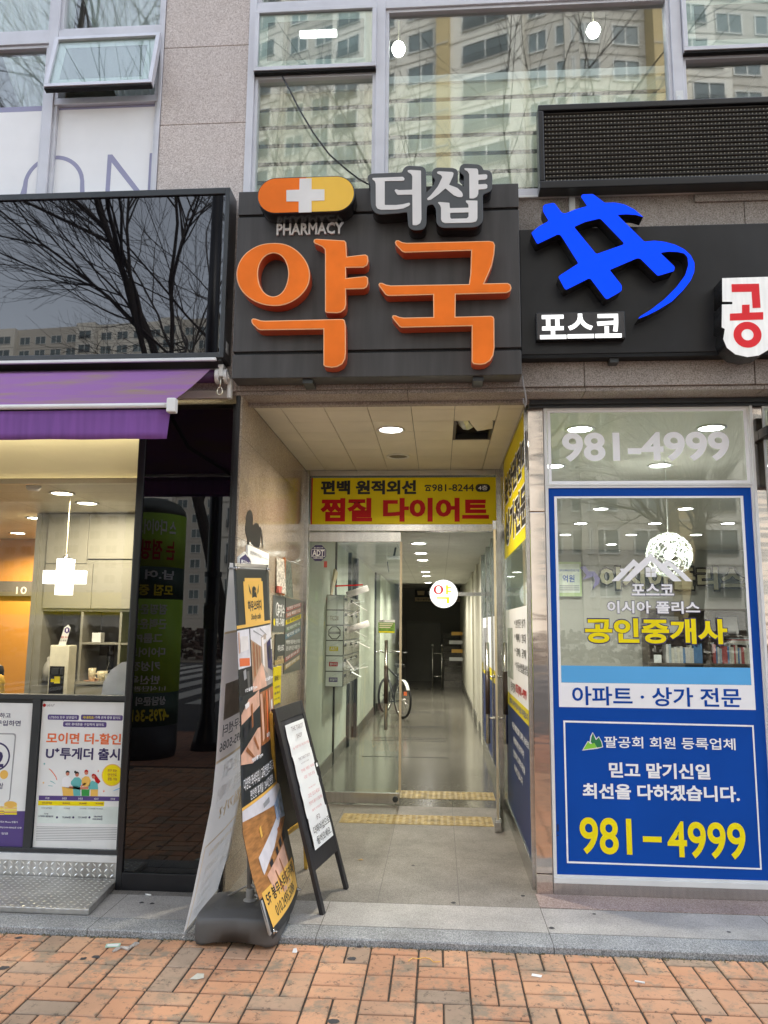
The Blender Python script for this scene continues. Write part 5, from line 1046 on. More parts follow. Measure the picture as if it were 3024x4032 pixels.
for z, x, y, r, zz in (('f1', 545, 622, .016, -.029), ('f1', 628, 610, .020, -.029), ('f1', 120, 486, .018, -.029), ('f1', 25, 682, .022, -.029), ('f2', 625, 770, .020, -.029), ('f2', 672, 694, .014, -.029), ('f3', 1275, 1162, .016, -.029), ('f2', 505, 1170, .022, -.029), ('f3', 552, 485, .010, .0005), ('f3', 276, 574, .016, .0005), ('f3', 1410, 600, .010, .0005), ('f2', 1013, 175, .013, .0005), ('f2', 1270, 412, .014, .0005), ('f1', 925, 256, .014, .0005), ('f1', 995, 262, .013, .0005), ('f3', 95, 368, .012, .0005)):
    p = atZ(z, x, y, zz); n = len(m.v); w = [random.uniform(.7, 1.25) for _ in range(14)]
    m.v += [(p.x+math.cos(2*math.pi*k/14)*r*w[k], p.y+math.sin(2*math.pi*k/14)*r*.9*w[k-1], zz+.0012) for k in range(14)]; m.f.append(tuple(range(n, n+14))); m.m.append(0)
tag(m.build('gum_stains', gum), kind='stuff')
m = MB(); mo = pm('moss_and_grit', (.14, .12, .07), .95, 0, .6, 40)
for _ in range(900):
    x = random.uniform(-2.6, 2.3); y = -.742-abs(random.gauss(0, .012)); r = random.uniform(.0015, .006); z = -.031
    m.add([(x-r, y-r, z), (x+r, y-r*.6, z), (x+r*.7, y+r, z), (x-r*.8, y+r*.7, z), (x, y, z+r*1.1)], [(0, 1, 4), (1, 2, 4), (2, 3, 4), (3, 0, 4)])
tag(m.build('moss_and_grit', mo), kind='stuff')
M['ban_y2'] = pm('dull_sand_print', (.42, .31, .12), .5)
# ================================================================== things on the entrance's left wall
WX = -1.199
FW_ = frame_of((WX, 0, 0), (0, 1, 0), (0, 0, 1))      # plane facing +X: local (y, z)
def wrect(y0, y1, z0, z1, mat, name, par=None, t=.002, x=WX): return MB().box(x, x+t, y0, y1, z0, z1).build(name, mat, par)
def wtext(b_, y0, y1, z0, z1, mat, par, x=.004, **k): return text(b_, FW_ @ Matrix.Translation((0, 0, x)), y0, y1, z0, z1, mat, par, **k)
lp = [(q.y, q.z) for q in (atX('wl', x, y, WX) for x, y in [(405,130),(440,160),(460,230),(465,330),(460,440),(490,400),(530,380),(570,410),(590,470),(605,455),(625,490),(640,570),(655,700),(655,880),(640,850),(635,700),(615,600),(612,700),(590,860),(575,870),(440,800),(425,720),(410,690),(390,830),(360,870),(345,840),(365,720),(340,650),(318,540),(325,400),(340,350),(328,300),(345,230),(370,160)])]
tag(shape('wall_decal', [smooth_loop(lp, 1)], FW_, M['blk'], None, .0015), 'black silhouette decal above the white notice on the entrance wall', 'decal')
nbd = thing('notice_board', 'white sheet notice leaning at the front of the left entrance wall', 'notice', (WX, .3, 1.5))
y0, y1 = atX('wl', 395, 900, WX+.02).y, atX('wl', 800, 1000, WX+.02).y
wrect(y0, y1, 1.42, 2.0, M['paper'], 'board', nbd, .012); wtext('2층 엘리베이터 바로 앞', y0+.05, y0+.36, 1.945, 1.97, M['greyp'], nbd, .0135); wrect(y0+.37, y1-.03, 1.955, 1.958, M['greyp'], 'rule', nbd, .0014, WX+.012)
c = (y0+.42, 1.86)
for k in range(5): shape('flower_mark', [circle(c[0]+.03*math.cos(k*1.257), c[1]+.03*math.sin(k*1.257), .017, 10)], FW_ @ Matrix.Translation((0, 0, .0135)), pm('pale_red_print', (.66, .12, .13), .5), nbd, .0008)
hx_ = thing('address_plaque', 'dark house-shaped street number plaque with a white rim on the entrance wall', 'plaque', (WX, 0, 1.88))
ya, yb2 = atX('wl', 172, 1000, WX).y, atX('wl', 395, 1060, WX).y
pl = [(ya, 1.78), (yb2, 1.78), (yb2, 1.905), ((ya+yb2)/2, 1.95), (ya, 1.905)]; shape('rim', [pl], FW_, M['alu_white'], hx_, .012); i_ = .012
shape('face', [[(ya+i_, 1.79), (yb2-i_, 1.79), (yb2-i_, 1.898), ((ya+yb2)/2, 1.935), (ya+i_, 1.898)]], FW_ @ Matrix.Translation((0, 0, .0125)), M['navy'], hx_, .001); wtext('팔공로51길', ya+.03, yb2-.03, 1.855, 1.895, M['white'], hx_, .0145); wtext('Palgong-ro', ya+.04, yb2-.03, 1.82, 1.845, M['white'], hx_, .0145)
wy = tag(wrect(.03, .09, 1.965, 1.985, M['blk'], 'wall_tag', None, .003), 'tiny black tag above the house-shaped plaque', 'label')
# leaflets hanging on hooks
lf = thing('hanging_leaflet', 'curled printed leaflet hanging from a hook on the left entrance wall, nearer the street', 'leaflet', (WX, .95, 1.75))
def leaf(par, ya_, yb_, z0, z1, mat, tilt):
    MB().hexa([(WX+.012, ya_, z0), (WX+.016, ya_, z0), (WX+.016+tilt, yb_, z0-.02), (WX+.012+tilt, yb_, z0-.02), (WX+.004, ya_, z1), (WX+.008, ya_, z1), (WX+.008+tilt*.5, yb_, z1), (WX+.004+tilt*.5, yb_, z1)]).build('sheet', mat, par)
M['leaf1'] = pm('leaflet_print', (.50, .47, .42), .6, 0, .6, 34, stretch=(1, 1, 1.6)); M['leaf2'] = pm('dark_leaflet_print', (.13, .15, .13), .6, 0, .6, 34)
leaf(lf, .90, 1.10, 1.755, 2.0, M['leaf1'], .03); MB().box(WX+.01, WX+.03, .90, 1.10, 1.74, 1.79).build('red_foot', pm('red_leaflet_foot', (.50, .13, .10), .6, 0, .5, 30), lf)
lf2 = thing('hanging_leaflet', 'dark printed leaflet hanging beside the paler one on the left entrance wall', 'leaflet', (WX, 1.2, 1.75)); leaf(lf2, 1.17, 1.36, 1.735, 2.0, M['leaf2'], .035); MB().box(WX+.004, WX+.024, 1.14, 1.165, 1.73, 2.02).build('binder_edge', M['wood_p'], lf2)
tag(wrect(1.36, 1.50, 1.735, 1.84, M['lime_p'], 'sticker', None, .002), 'lime green and white sticker on the left entrance wall behind the leaflets', 'sticker')
def bposter(name, label, z, q, col, Yx=WX):
    c_ = [atX(z, x, y, Yx) for x, y in q]; ya_, yb_ = (c_[0].y+c_[3].y)/2, (c_[1].y+c_[2].y)/2; z1, z0 = (c_[0].z+c_[1].z)/2, (c_[2].z+c_[3].z)/2
    o = thing(name, label, 'poster', (Yx, ya_, z0)); wrect(ya_, yb_, z0, z1, col, 'poster_panel', o, .004); return o, ya_, yb_, z0, z1
o, a, b, c, d = bposter('wall_poster', 'dark martial arts poster with white lettering and phone number 981-7480', 'a3', [(885, 450), (1000, 480), (990, 800), (882, 800)], M['grey_ac'])
shape('ring_mark', [circle(a+.13*(b-a)/.4, d-.10, .05, 24), circle(a+.13*(b-a)/.4, d-.10, .038, 24)], FW_ @ Matrix.Translation((0, 0, .0045)), M['white'], o, .001)
wtext('주짓수', a+.14, b-.03, d-.16, d-.06, M['white'], o, .0055, bold=.03); wtext('981-7480', a+.09, b-.03, c+.04, c+.10, M['white'], o, .0055, bold=.02); shape('phone_mark', [circle(a+.05, c+.07, .026, 16)], FW_ @ Matrix.Translation((0, 0, .0045)), M['yel'], o, .001)
o, a, b, c, d = bposter('wall_poster', 'large dark poster with slanted coloured stripes beside the door frame', 'a3', [(1005, 480), (1170, 515), (1120, 1160), (985, 1190)], pm('dark_poster', (.03, .03, .035), .3))
H = d-c
for k, (f0, mt_, b_) in enumerate(((.86, pm('dull_red_print', (.30, .03, .03), .4), '타짯멘 다이어트'), (.78, pm('dull_orange_print', (.36, .10, .05), .4), '30일 체험반 모집'), (.69, M['yel_sign'], '체중 30% 감량 보장'), (.59, pm('dull_green_print', (.06, .14, .07), .4), '개인 맞춤 온라인 수업'), (.50, pm('dull_blue_print', (.05, .16, .26), .4), '체지방 감소'), (.20, bpy.data.materials['dull_red_print'], '초보자 환영 50% 할인'), (.10, M['ban_y2'], '성인반 유아반 모집'))):
    z0 = c+H*f0-.03; z1 = z0+.036
    MB().hexa([(WX+.004, a+.02, z0), (WX+.0052, a+.02, z0), (WX+.0052, b-.03, z0+.06), (WX+.004, b-.03, z0+.06), (WX+.004, a+.02, z1), (WX+.0052, a+.02, z1), (WX+.0052, b-.03, z1+.06), (WX+.004, b-.03, z1+.06)]).build('stripe', mt_, o)
    me = text_mesh(b_, .02); xs = [v.co.x for v in me.vertices]; ys = [v.co.y for v in me.vertices]
    for v in me.vertices: t = (v.co.x-min(xs))/(max(xs)-min(xs)); v.co = (WX+.0062, a+.06+(b-a-.14)*t, z0+.008+.028*(v.co.y-min(ys))/(max(ys)-min(ys))+.06*(.08+.84*t))
    link_mesh('lettering', me, M['white'] if mt_ is not M['yel_sign'] else M['blk'], o)
for k, b_ in enumerate(('백색의 띠를 매는날 미래로', '같은 습관이 같은 자세를 만든다')): wtext(b_, a+.05, b-.04, c+H*(.38-.08*k), c+H*(.38-.08*k)+.035, M['white'], o, .0055)
o, a, b, c, d = bposter('wall_poster', 'small dark study cafe poster with a pale yellow foot', 'a3', [(905, 830), (990, 815), (985, 1100), (900, 1105)], M['ban_dark'])
wtext('하우스터디', a+.08, b-.02, d-.13, d-.08, M['white'], o, .0055, bold=.02); wtext('스터디카페', a+.06, b-.05, d-.21, d-.16, M['ban_y'], o, .0055, bold=.02); wrect(a, b, c, c+.035, M['ban_y2'], 'foot_strip', o, .0052)
o, a, b, c, d = bposter('wall_poster', 'narrow yellow price list taped to the left entrance wall', 'a3', [(890, 1135), (962, 1118), (952, 1470), (880, 1485)], M['yel_sign'])
wtext('필라테스 1:1', a+.03, b-.03, d-.10, d-.06, M['blk'], o, .0055, bold=.02)
for k in range(6): wtext(('기구 필라테스', '재활 / 체형교정', '요가 (소그룹)', '주 2회  10만원', '주 3회  14만원', '주 5회  18만원')[k], a+.04, b-.05, d-.155-k*.042, d-.138-k*.042, M['navy'], o, .0055)
# ================================================================== entrance lights
def downlight(x, y, z, r, mat, label, group, energy=0, col=(1, .95, .85), lit=True, spread=150, cat='ceiling light'):
    o = thing('downlight', label, cat, (x, y, z), group)
    MB().lathe((x, y, z-.008), [(r*1.0, .008), (r*1.18, .006), (r*1.2, 0), (r*.98, -.001), (r*.95, .007)], 24).build('trim_ring', M['alu_white'], o, smooth=True)
    MB().lathe((x, y, z-.004), [(r*.94, .003), (r*.9, 0), (r*.4, -.001)], 24).build('diffuser', mat, o)
    if energy:
        l = bpy.data.lights.new('downlight', 'AREA'); l.shape = 'DISK'; l.size = r*1.8; l.energy = energy; l.color = col; l.spread = R(spread)
        q = bpy.data.objects.new('downlight_light', l); COL.objects.link(q); q.location = (0, 0, -.012); q.parent = o
    return o
downlight(-.34, .66, SZ, .085, M['lamp_white'], 'lit round downlight in the entrance soffit', 'entrance downlights', 8.5, (1, .90, .72))
downlight(-.335, 1.54, SZ, .08, pm('dead_lamp', (.16, .155, .14), .4), 'unlit round downlight deeper in the entrance soffit', 'entrance downlights')
for k, (y, w) in enumerate(((4.11, 'nearest the door'), (5.30, 'second from the door'), (6.35, 'third from the door'), (8.70, 'fourth from the door'), (9.85, 'fifth from the door'), (12.0, 'farthest from the door'))):
    downlight(-.23, y, 2.45, .085, M['lamp_white'], 'lit round corridor downlight, '+w, 'corridor downlights', 6.6 if k < 4 else 11, (1, .95, .82))
downlight(-.24, 7.42, 2.45, .07, bpy.data.materials['dead_lamp'], 'small dark ceiling fitting between the corridor downlights', 'corridor downlights')
# ================================================================== corridor things
rs = thing('round_pharmacy_sign', 'lit round white pharmacy sign with red and yellow letters in the corridor', 'sign', (.25, 4.0, 1.87))
c = (.054, 1.868); r = .156; RSY = 4.0
MB().lathe((c[0], RSY+.045, c[1]), [(r, 0), (r, .09)], 48, 'y').build('housing', M['alu_white'], rs)
fc = MB().lathe((c[0], RSY-.046, c[1]), [(r*.985, 0), (r*.98, .003)], 48, 'y').build('lit_face', lamp('round_sign_face', (1, 1, .97), .36), rs)
F4 = FY(RSY-.0495)
shape('ring_line', [circle(c[0], c[1], r*.90, 48), circle(c[0], c[1], r*.885, 48)], F4, pm('lit_red', (.8, .03, .03), .4, emit=(.9, .03, .02), es=.12), rs, .0006)
rl = bpy.data.materials['lit_red']; yl = pm('lit_yellow', (.9, .7, .02), .4, emit=(1, .75, .01), es=.25)
shape('letter', [circle(c[0]-.058, c[1]+.045, .054, 28, .051), circle(c[0]-.058, c[1]+.045, .029, 24, .039)], F4, rl, rs, .001)
shape('letter', [[(c[0]+.024, c[1]+.094), (c[0]+.048, c[1]+.098), (c[0]+.048, c[1]+.076), (c[0]+.086, c[1]+.074), (c[0]+.086, c[1]+.060), (c[0]+.048, c[1]+.060), (c[0]+.048, c[1]+.036), (c[0]+.086, c[1]+.034), (c[0]+.086, c[1]+.020), (c[0]+.048, c[1]+.020), (c[0]+.048, c[1]-.008), (c[0]+.026, c[1]-.008)]], F4, yl, rs, .001)
shape('letter', [[(c[0]-.080, c[1]-.038), (c[0]+.062, c[1]-.036), (c[0]+.060, c[1]-.106), (c[0]+.034, c[1]-.106), (c[0]+.032, c[1]-.056), (c[0]-.080, c[1]-.054)]], F4, yl, rs, .001)
MB().box(c[0]+r-.01, .58, RSY-.02, RSY+.02, c[1]-.02, c[1]+.02).build('wall_arm', M['steel'], rs)
ec = thing('corridor_banner', 'black and yellow study cafe banner on the dark end wall of the corridor', 'banner', (-.1, 17.5, 2.3))
MB().box(-.68, .60, 17.5, 17.52, 2.34, 2.56).build('black_field', M['blk'], ec); MB().box(-.68, .60, 17.5, 17.52, 2.22, 2.338).build('yellow_field', M['ban_y'], ec)
FE = FY(17.498); text('하우스터디', FE, -.32, .58, 2.39, 2.52, M['white'], ec, bold=.03); text('대구봉무센터 5층   010-2495-5086', FE, -.62, .58, 2.25, 2.31, M['blk'], ec)
shape('book_mark', [[(-.60, 2.40), (-.42, 2.40), (-.40, 2.52), (-.62, 2.52)]], FE, M['ban_y'], ec, .001)
# stairs at the far right with a steel rail
st = thing('staircase', 'dim stone stair rising at the far right end of the corridor', 'stairs', (.3, 15.5, 0)); m = MB()
for k in range(8): m.box(.12, .60, 15.4+k*.27, 17.58, .165*k, .165*(k+1))
m.build('steps', speckle('stair_stone', [(.10, .09, .08), (.16, .15, .13), (.22, .2, .18)], 60, .4), st)
rl_ = thing('steel_barrier', 'double-post stainless stair rail at the end of the corridor', 'railing', (.0, 15.2, 0))
for x in (-.16, .07): MB().tube([(x, 15.2, 0), (x, 15.2, 1.02)], .018, 10).lathe((x, 15.2, 1.02), [(.03, 0), (.034, .03), (.02, .06), (.004, .065)], 12).build('post', M['steel'], rl_, smooth=True)
MB().tube([(-.16, 15.2, .85), (.07, 15.2, .85)], .012, 8).tube([(-.16, 15.2, .28), (.07, 15.2, .28)], .012, 8).build('crossbar', M['steel'], rl_, smooth=True)
for z, mt_, lab, w in ((1.30, M['amber_p'], 'orange floor sign on the upper stair wall', .28), (1.08, M['paper'], 'white direction sign on the upper stair wall', .34), (.86, M['amber_p'], 'orange floor sign lower on the stair wall', .28), (.66, M['paper'], 'white direction sign lower on the stair wall', .34)):
    tag(MB().box(.60-w, .598, 15.36, 15.38, z, z+.09).build('stair_sign', mt_), lab, 'sign')
# bicycle seen from behind, leaning towards the left wall
bk = thing('bicycle', 'black bicycle with a white rear mudguard parked along the left corridor wall', 'bicycle', (-.6, 8.4, 0))
def wheel(c, ang, r=.285):
    c = Vector(c); u = Vector((math.cos(ang), math.sin(ang), 0)); o = MB().tube([c+(u*math.cos(2*math.pi*k/36)+Vector((0, 0, 1))*math.sin(2*math.pi*k/36))*r for k in range(37)], .020, 8, cap=False).build('wheel', M['blk'], bk, smooth=True)
    MB().tube([c+(u*math.cos(2*math.pi*k/36)+Vector((0, 0, 1))*math.sin(2*math.pi*k/36))*(r-.022) for k in range(37)], .008, 6, cap=False).build('rim', M['steel'], o, smooth=True)
    m = MB(); n = u.cross(Vector((0, 0, 1)))
    for k in range(20): a = 2*math.pi*k/20; m.bar(c+n*.015*(-1)**k, c+(u*math.cos(a)+Vector((0, 0, 1))*math.sin(a))*(r-.02), .002)
    m.tube([c-n*.05, c+n*.05], .014, 8).build('spokes', M['steel'], o); return o
a1_ = R(112); rw = Vector((-.60, 8.42, .305)); u = Vector((math.cos(a1_), math.sin(a1_), 0)); fw_ = rw+u*.92
wheel(rw, R(120)); wheel(fw_, R(70))
bbk = rw+u*.40+Vector((0, 0, -.06)); sead = rw+u*.24+Vector((0, 0, .42)); hd = rw+u*.86+Vector((0, 0, .52)); zz = Vector((0, 0, 1)); nn = u.cross(zz)
MB().tube([bbk, sead], .016, 8).tube([sead-zz*.08, hd-zz*.03], .016, 8).tube([bbk, hd-zz*.12], .018, 8).tube([rw, bbk], .010, 8).tube([rw, sead-zz*.06], .009, 8).tube([hd+zz*.12, hd-zz*.14, fw_], .014, 8).build('frame', M['black_frame'], bk, smooth=True)
MB().tube([sead, sead+zz*.10], .013, 8).build('seat_post', M['steel'], bk)
MB().hexa([tuple(sead+zz*.10+u*a+nn*b) for a, b in ((-.14, -.08), (.14, -.02), (.14, .02), (-.14, .08))]+[tuple(sead+zz*.155+u*a+nn*b) for a, b in ((-.14, -.07), (.13, -.015), (.13, .015), (-.14, .07))]).build('saddle', M['blk'], bk, .015)
MB().tube([hd+zz*.22+nn*-.29+u*-.12, hd+zz*.25+nn*-.12, hd+zz*.2, hd+zz*.25+nn*.12, hd+zz*.22+nn*.29+u*-.12], .012, 8).build('handlebar', M['steel'], bk, smooth=True)
MB().tube([hd+zz*.22+nn*.24+u*-.10, hd+zz*.22+nn*.33+u*-.14], .018, 8).tube([hd+zz*.22-nn*.24+u*-.10, hd+zz*.22-nn*.33+u*-.14], .018, 8).build('grip', M['blk'], bk, smooth=True)
m = MB(); pr = [rw+(u*math.cos(R(a))+zz*math.sin(R(a)))*.32 for a in range(84, 152, 9)]
for p, q2 in zip(pr, pr[1:]): m.hexa([p-nn*.028, q2-nn*.028, q2+nn*.028, p+nn*.028, p-nn*.022+zz*.006, q2-nn*.022+zz*.006, q2+nn*.022+zz*.006, p+nn*.022+zz*.006])
m.build('rear_mudguard', M['paper'], bk); MB().box(rw.x+.03, rw.x+.08, rw.y-.31, rw.y-.29, .40, .46).build('reflector', M['orange_p'], bk)
MB().tube([bbk+nn*.10, bbk-nn*.10], .012, 8).bar(bbk+nn*.10, bbk+nn*.10-zz*.16, .018).bar(bbk-nn*.10, bbk-nn*.10+zz*.16, .018).box(bbk.x+.05, bbk.x+.14, bbk.y-.1, bbk.y, bbk.z-.19, bbk.z-.165).build('crankset', M['alu_dark'], bk)
# mail boxes on the left corridor wall
mx_ = thing('mailbox_block', 'grey wall block of steel mailboxes six high stuffed with letters, papers and rolled magazines', 'mailboxes', (-1.1, 3.9, .88))
my0, my1, mz0, mz1 = 3.35, 4.95, .885, 1.825; h = (mz1-mz0)/6
MB().box(-1.168, -.985, my0, my1, mz0, mz1).build('carcass', M['alu_dark'], mx_, .003)
for k in range(6):
    z = mz0+k*h
    for j in range(6):
        y = my0+j*(my1-my0)/6; d = MB().box(-.985, -.979, y+.008, y+(my1-my0)/6-.008, z+.008, z+h-.008).build('mailbox_door', M['steel'], mx_, .001)
        if j % 2 == 0: MB().box(-.979, -.976, y+.05, y+.20, z+h*.60, z+h*.80).build('letter_slot', M['groove'], d)
    MB().box(-1.164, -.99, my0-.003, my0, z+.005, z+h-.005).build('end_plate', M['paper'], mx_)
    FM = FY(my0-.003)
    MB().bar((-1.155, my0-.0045, z+h*.55), (-1.01, my0-.0045, z+h*.95), .004, .0008).build('stripe', M['blue_dk'], mx_)
for k, mt_, b_ in ((4, M['leaf1'], 'DK'), (3, None, ''), (2, M['yel_sign'], 'ART'), (1, M['red'], '열쇠수리'), (0, M['purple_p'], '보일러')):
    z = mz0+k*h
    if mt_: MB().box(-1.13, -1.04, my0-.0045, my0-.003, z+.05, z+.095).build('sticker', mt_, mx_); text(b_, FY(my0-.0052), -1.12, -1.05, z+.058, z+.088, M['white'], mx_)
oc = [(-1.08+.068*math.cos(R(22.5+45*q)), mz0+3.5*h+.072*math.sin(R(22.5+45*q))) for q in range(8)]
shape('octagon_sticker', [oc], FY(my0-.003), M['blk'], mx_, .0008); shape('octagon_sticker', [[(-1.08+(x+1.08)*.86, mz0+3.5*h+(z-mz0-3.5*h)*.86) for x, z in oc]], FY(my0-.0042), M['paper'], mx_, .0008); shape('octagon_sticker', [[(-1.135, mz0+3.5*h-.012), (-1.025, mz0+3.5*h-.012), (-1.025, mz0+3.5*h+.012), (-1.135, mz0+3.5*h+.012)]], FY(my0-.0052), M['greyp'], mx_, .0006)
for k in range(16):
    y = random.uniform(my0+.1, my1-.1); z = mz0+h*(random.randint(0, 5)+.7); l = random.uniform(.08, .2); a = random.uniform(-.1, .12)
    MB().slab([(-.98, y-.04, z), (-.98, y+.05, z), (-.98+l, y+.05+a*.3, z+a), (-.98+l, y-.04+a*.3, z+a)], (0, 0, 1), .004).build('mail_piece', random.choice([M['paper'], M['leaf1'], M['paper'], M['ban_back2']]), mx_)
for y, z in ((3.75, 1.86), (3.9, 1.48)): MB().tube([(-1.0, y-.02, z-.02), (-.78, y+.05, z+.06)], .036, 12).build('rolled_magazine', M['ban_back2'], mx_, smooth=True)
tag(MB().slab([(-1.168, 3.60, 1.80), (-1.168, 3.72, 1.80), (-1.10, 3.72, 2.08), (-1.12, 3.64, 2.12)], (1, 0, 0), .02).build('wood_panel', pm('pale_plywood', (.55, .45, .28), .6, 0, .2, 6)), 'pale wooden board propped on top of the mailboxes', 'board')
# stickers on the closed door leaf
ad = thing('security_sticker', 'blue octagonal security sticker on the closed glass door', 'sticker', (-1.07, DY-.02, 2.06))
c = atY('a6', 128, 223, DY-.013); oc = [(c.x+.077*math.cos(R(22.5+45*q)), c.z+.077*math.sin(R(22.5+45*q))) for q in range(8)]; FD = FY(DY-.0125)
shape('octagon', [oc], FD, M['navy'], ad, .0008); text('ADT', FD, c.x-.053, c.x+.053, c.z-.026, c.z+.028, M['white'], ad, bold=.03, lift=.0022); text('캡스경비구역', FD, c.x-.042, c.x+.042, c.z+.040, c.z+.054, M['white'], ad, lift=.0022); text('1588-6400', FD, c.x-.045, c.x+.045, c.z-.052, c.z-.036, M['white'], ad, lift=.0022)
shape('white_box', [[(c.x-.062, c.z-.032), (c.x+.062, c.z-.032), (c.x+.062, c.z+.034), (c.x-.062, c.z+.034)], [(c.x-.058, c.z-.028), (c.x+.058, c.z-.028), (c.x+.058, c.z+.030), (c.x-.058, c.z+.030)]], FD @ Matrix.Translation((0, 0, .001)), M['white'], ad, .0006)
cs = thing('cleaning_sticker', 'small green and white cleaning service sticker on the closed glass door', 'sticker', (-.45, DY-.02, 1.5)); p, q2 = atY('a6', 540, 772, DY-.013), atY('a6', 655, 700, DY-.013)
MB().box(p.x, q2.x, DY-.0135, DY-.0127, p.z, q2.z).build('green_card', pm('leaf_green_print', (.16, .30, .05), .5, 0, .3, 60), cs)
for k_ in range(3): MB().box(p.x+.01, q2.x-.015-.012*k_, DY-.0142, DY-.0136, q2.z-.016-.016*k_, q2.z-.008-.016*k_).build('text_line', M['cream'], cs)
p = p; MB().box(p.x, q2.x, DY-.0135, DY-.0127, q2.z+.001, q2.z+.022).build('white_header', M['paper'], cs); text('청소대행사', FY(DY-.0137), p.x+.003, p.x+.055, q2.z+.004, q2.z+.019, M['blk'], cs, bold=.02); MB().box(p.x+.006, q2.x-.006, DY-.0142, DY-.0136, p.z+.004, p.z+.014).build('yellow_strip', M['yel'], cs)
tag(MB().bar((atY('a6', 248, 450, DY-.014)), atY('a6', 434, 441, DY-.014), .0008, .012).build('red_tape', M['red']), 'strip of red tape across the closed glass door', 'tape')
tag(MB().box(atY('a6', 174, 250, 2.2).x, atY('a6', 196, 250, 2.2).x, DY-.0135, DY-.0127, 2.02, 2.075).build('red_label', pm('faded_red_label', (.35, .05, .04), .5)), 'faded red label beside the blue octagon sticker', 'label')
cc = thing('corridor_camera', 'grey surveillance camera hanging under the corridor ceiling', 'camera', (-.55, 4.6, 2.36)); MB().box(-.62, -.46, 4.5, 4.62, 2.30, 2.34).build('housing', M['alu_white'], cc, .01); MB().tube([(-.54, 4.6, 2.34), (-.52, 4.6, 2.45)], .012, 8).tube([(-.62, 4.6, 2.28), (-.60, 4.6, 2.15)], .006, 6).build('arm', M['alu_dark'], cc)
tag(MB().box(.54, .58, 4.7, 4.9, 1.0, 1.5).build('wall_box', M['greyp']), 'pale box on the right corridor wall behind the open door', 'box')
ib = thing('wall_intercom', 'small white box with a bluish lit screen on the left corridor wall', 'intercom', (-1.16, 5.8, .95)); MB().box(-1.17, -1.11, 5.02, 5.16, .80, .97).build('case', M['alu_white'], ib, .004); MB().box(-1.108, -1.106, 5.04, 5.14, .82, .95).build('screen', lamp('blue_screen', (.6, .8, 1), 1.2), ib)
# ================================================================== left shop, seen through its window
LYp = LY-.0085
def fposter(label, x0, x1, z0, z1): 
    o = thing('window_poster', label, 'poster', ((x0+x1)/2, LYp, z0)); MB().box(x0, x1, LYp, LYp+.003, z0, z1).build('poster_sheet', M['paper'], o); return o
o = fposter('white poster with an orange headline and four cartoon people under the left shop window', -2.405, -1.888, .188, 1.034)
Yp = LYp
def pt(b_, x0, y0, x1, y1, h, mt_, **k): return ptext(b_, 'po', x0, y0, x1, y1, h, Yp, mt_, o, **k)
def pshape(name, pts, mt_, lift=0, par=None): return shape(name, [traced('po', pts, Yp)], FY(Yp-lift), mt_, par or o, .0005)
def pcirc(name, x, y, r, mt_, lift=0): c = atY('po', x, y, Yp); rr = atY('po', x+r, y, Yp).x-c.x; return shape(name, [circle(c.x, c.z, rr, 24)], FY(Yp-lift), mt_, o, .0005)
pcirc('brand_mark', 552, 243, 20, M['red']); pt('LG U⁺', 584, 243, 683, 240, 32, M['greyp'], bold=.02)
for (x0, y0, x1, y1), b_ in (((592, 393, 984, 393), 'LTE/5G 모두 상관없이'), ((1006, 397, 1530, 397), '가족 관계 증명 없이도'), ((783, 481, 1327, 481), '새로 휴대폰을 구입하지 않아도')):
    a, b = atY('po', x0, y0+29, Yp), atY('po', x1, y1-29, Yp); shape('speech_bubble', [rrect(a.x, b.x, a.z, b.z, .0085)], FY(Yp), M['purple_p'], o, .0005); 
    c = (x0+x1)/2; pshape('speech_bubble', [(c-9, y0+28), (c+9, y0+28), (c, y0+42)], M['purple_p'])
    pt(b_, x0+28 if x0 != 1006 else 1185, y0, x1-28, y1, 34, M['white'], lift=.002)
pt('국내최초!', 1030, 395, 1175, 395, 34, M['yel'], lift=.002)
pt('모이면 더-할인', 578, 658, 1508, 658, 138, M['orange_p'], bold=.03, res=3); pt('U⁺투게더 출시', 572, 845, 1492, 848, 150, M['navy'], bold=.03, res=3)
pcirc('gold_seal', 1395, 1112, 130, M['amber_p']); pcirc('gold_seal', 1395, 1112, 118, M['yel'], .0006)
for k, b_ in enumerate(('친구 또는', '연인도', '결합 가능')): pt(b_, 1340, 1055+k*52, 1460, 1057+k*52, 38, M['wood_p'], lift=.0025)
sk = M['skin_p']
P4 = [('legs', [(770, 1255), (905, 1270), (918, 1370), (785, 1370)], 'amber_p'), ('coat', [(775, 1160), (800, 1135), (850, 1130), (885, 1160), (880, 1235), (860, 1275), (768, 1255)], 'white'), ('legs', [(905, 1245), (998, 1245), (1000, 1370), (915, 1370)], 'teal_p'), ('top', [(885, 1190), (930, 1140), (985, 1140), (1020, 1180), (1005, 1250), (910, 1255), (880, 1220)], 'teal_p'),
      ('legs', [(1015, 1290), (1115, 1290), (1112, 1372), (1015, 1372)], 'green_p'), ('shirt', [(1020, 1155), (1060, 1125), (1105, 1130), (1130, 1180), (1115, 1250), (1040, 1255), (1015, 1200)], 'amber_p'), ('coat', [(1125, 1200), (1150, 1180), (1215, 1210), (1222, 1290), (1105, 1290), (1100, 1250)], 'teal_p'), ('legs', [(1130, 1290), (1220, 1290), (1218, 1374), (1125, 1374)], 'amber_p'),
      ('hair', [(1150, 1105), (1185, 1098), (1215, 1140), (1252, 1190), (1225, 1220), (1190, 1200), (1172, 1150)], 'red'), ('arms', [(860, 1250), (985, 1262), (1100, 1255), (1100, 1285), (985, 1292), (858, 1275)], 'skin_p'), ('arms', [(1000, 1245), (1060, 1205), (1075, 1220), (1010, 1262)], 'skin_p')]
for n_, p_, m_ in P4: pshape('printed_'+n_, p_, M[m_], .0006)
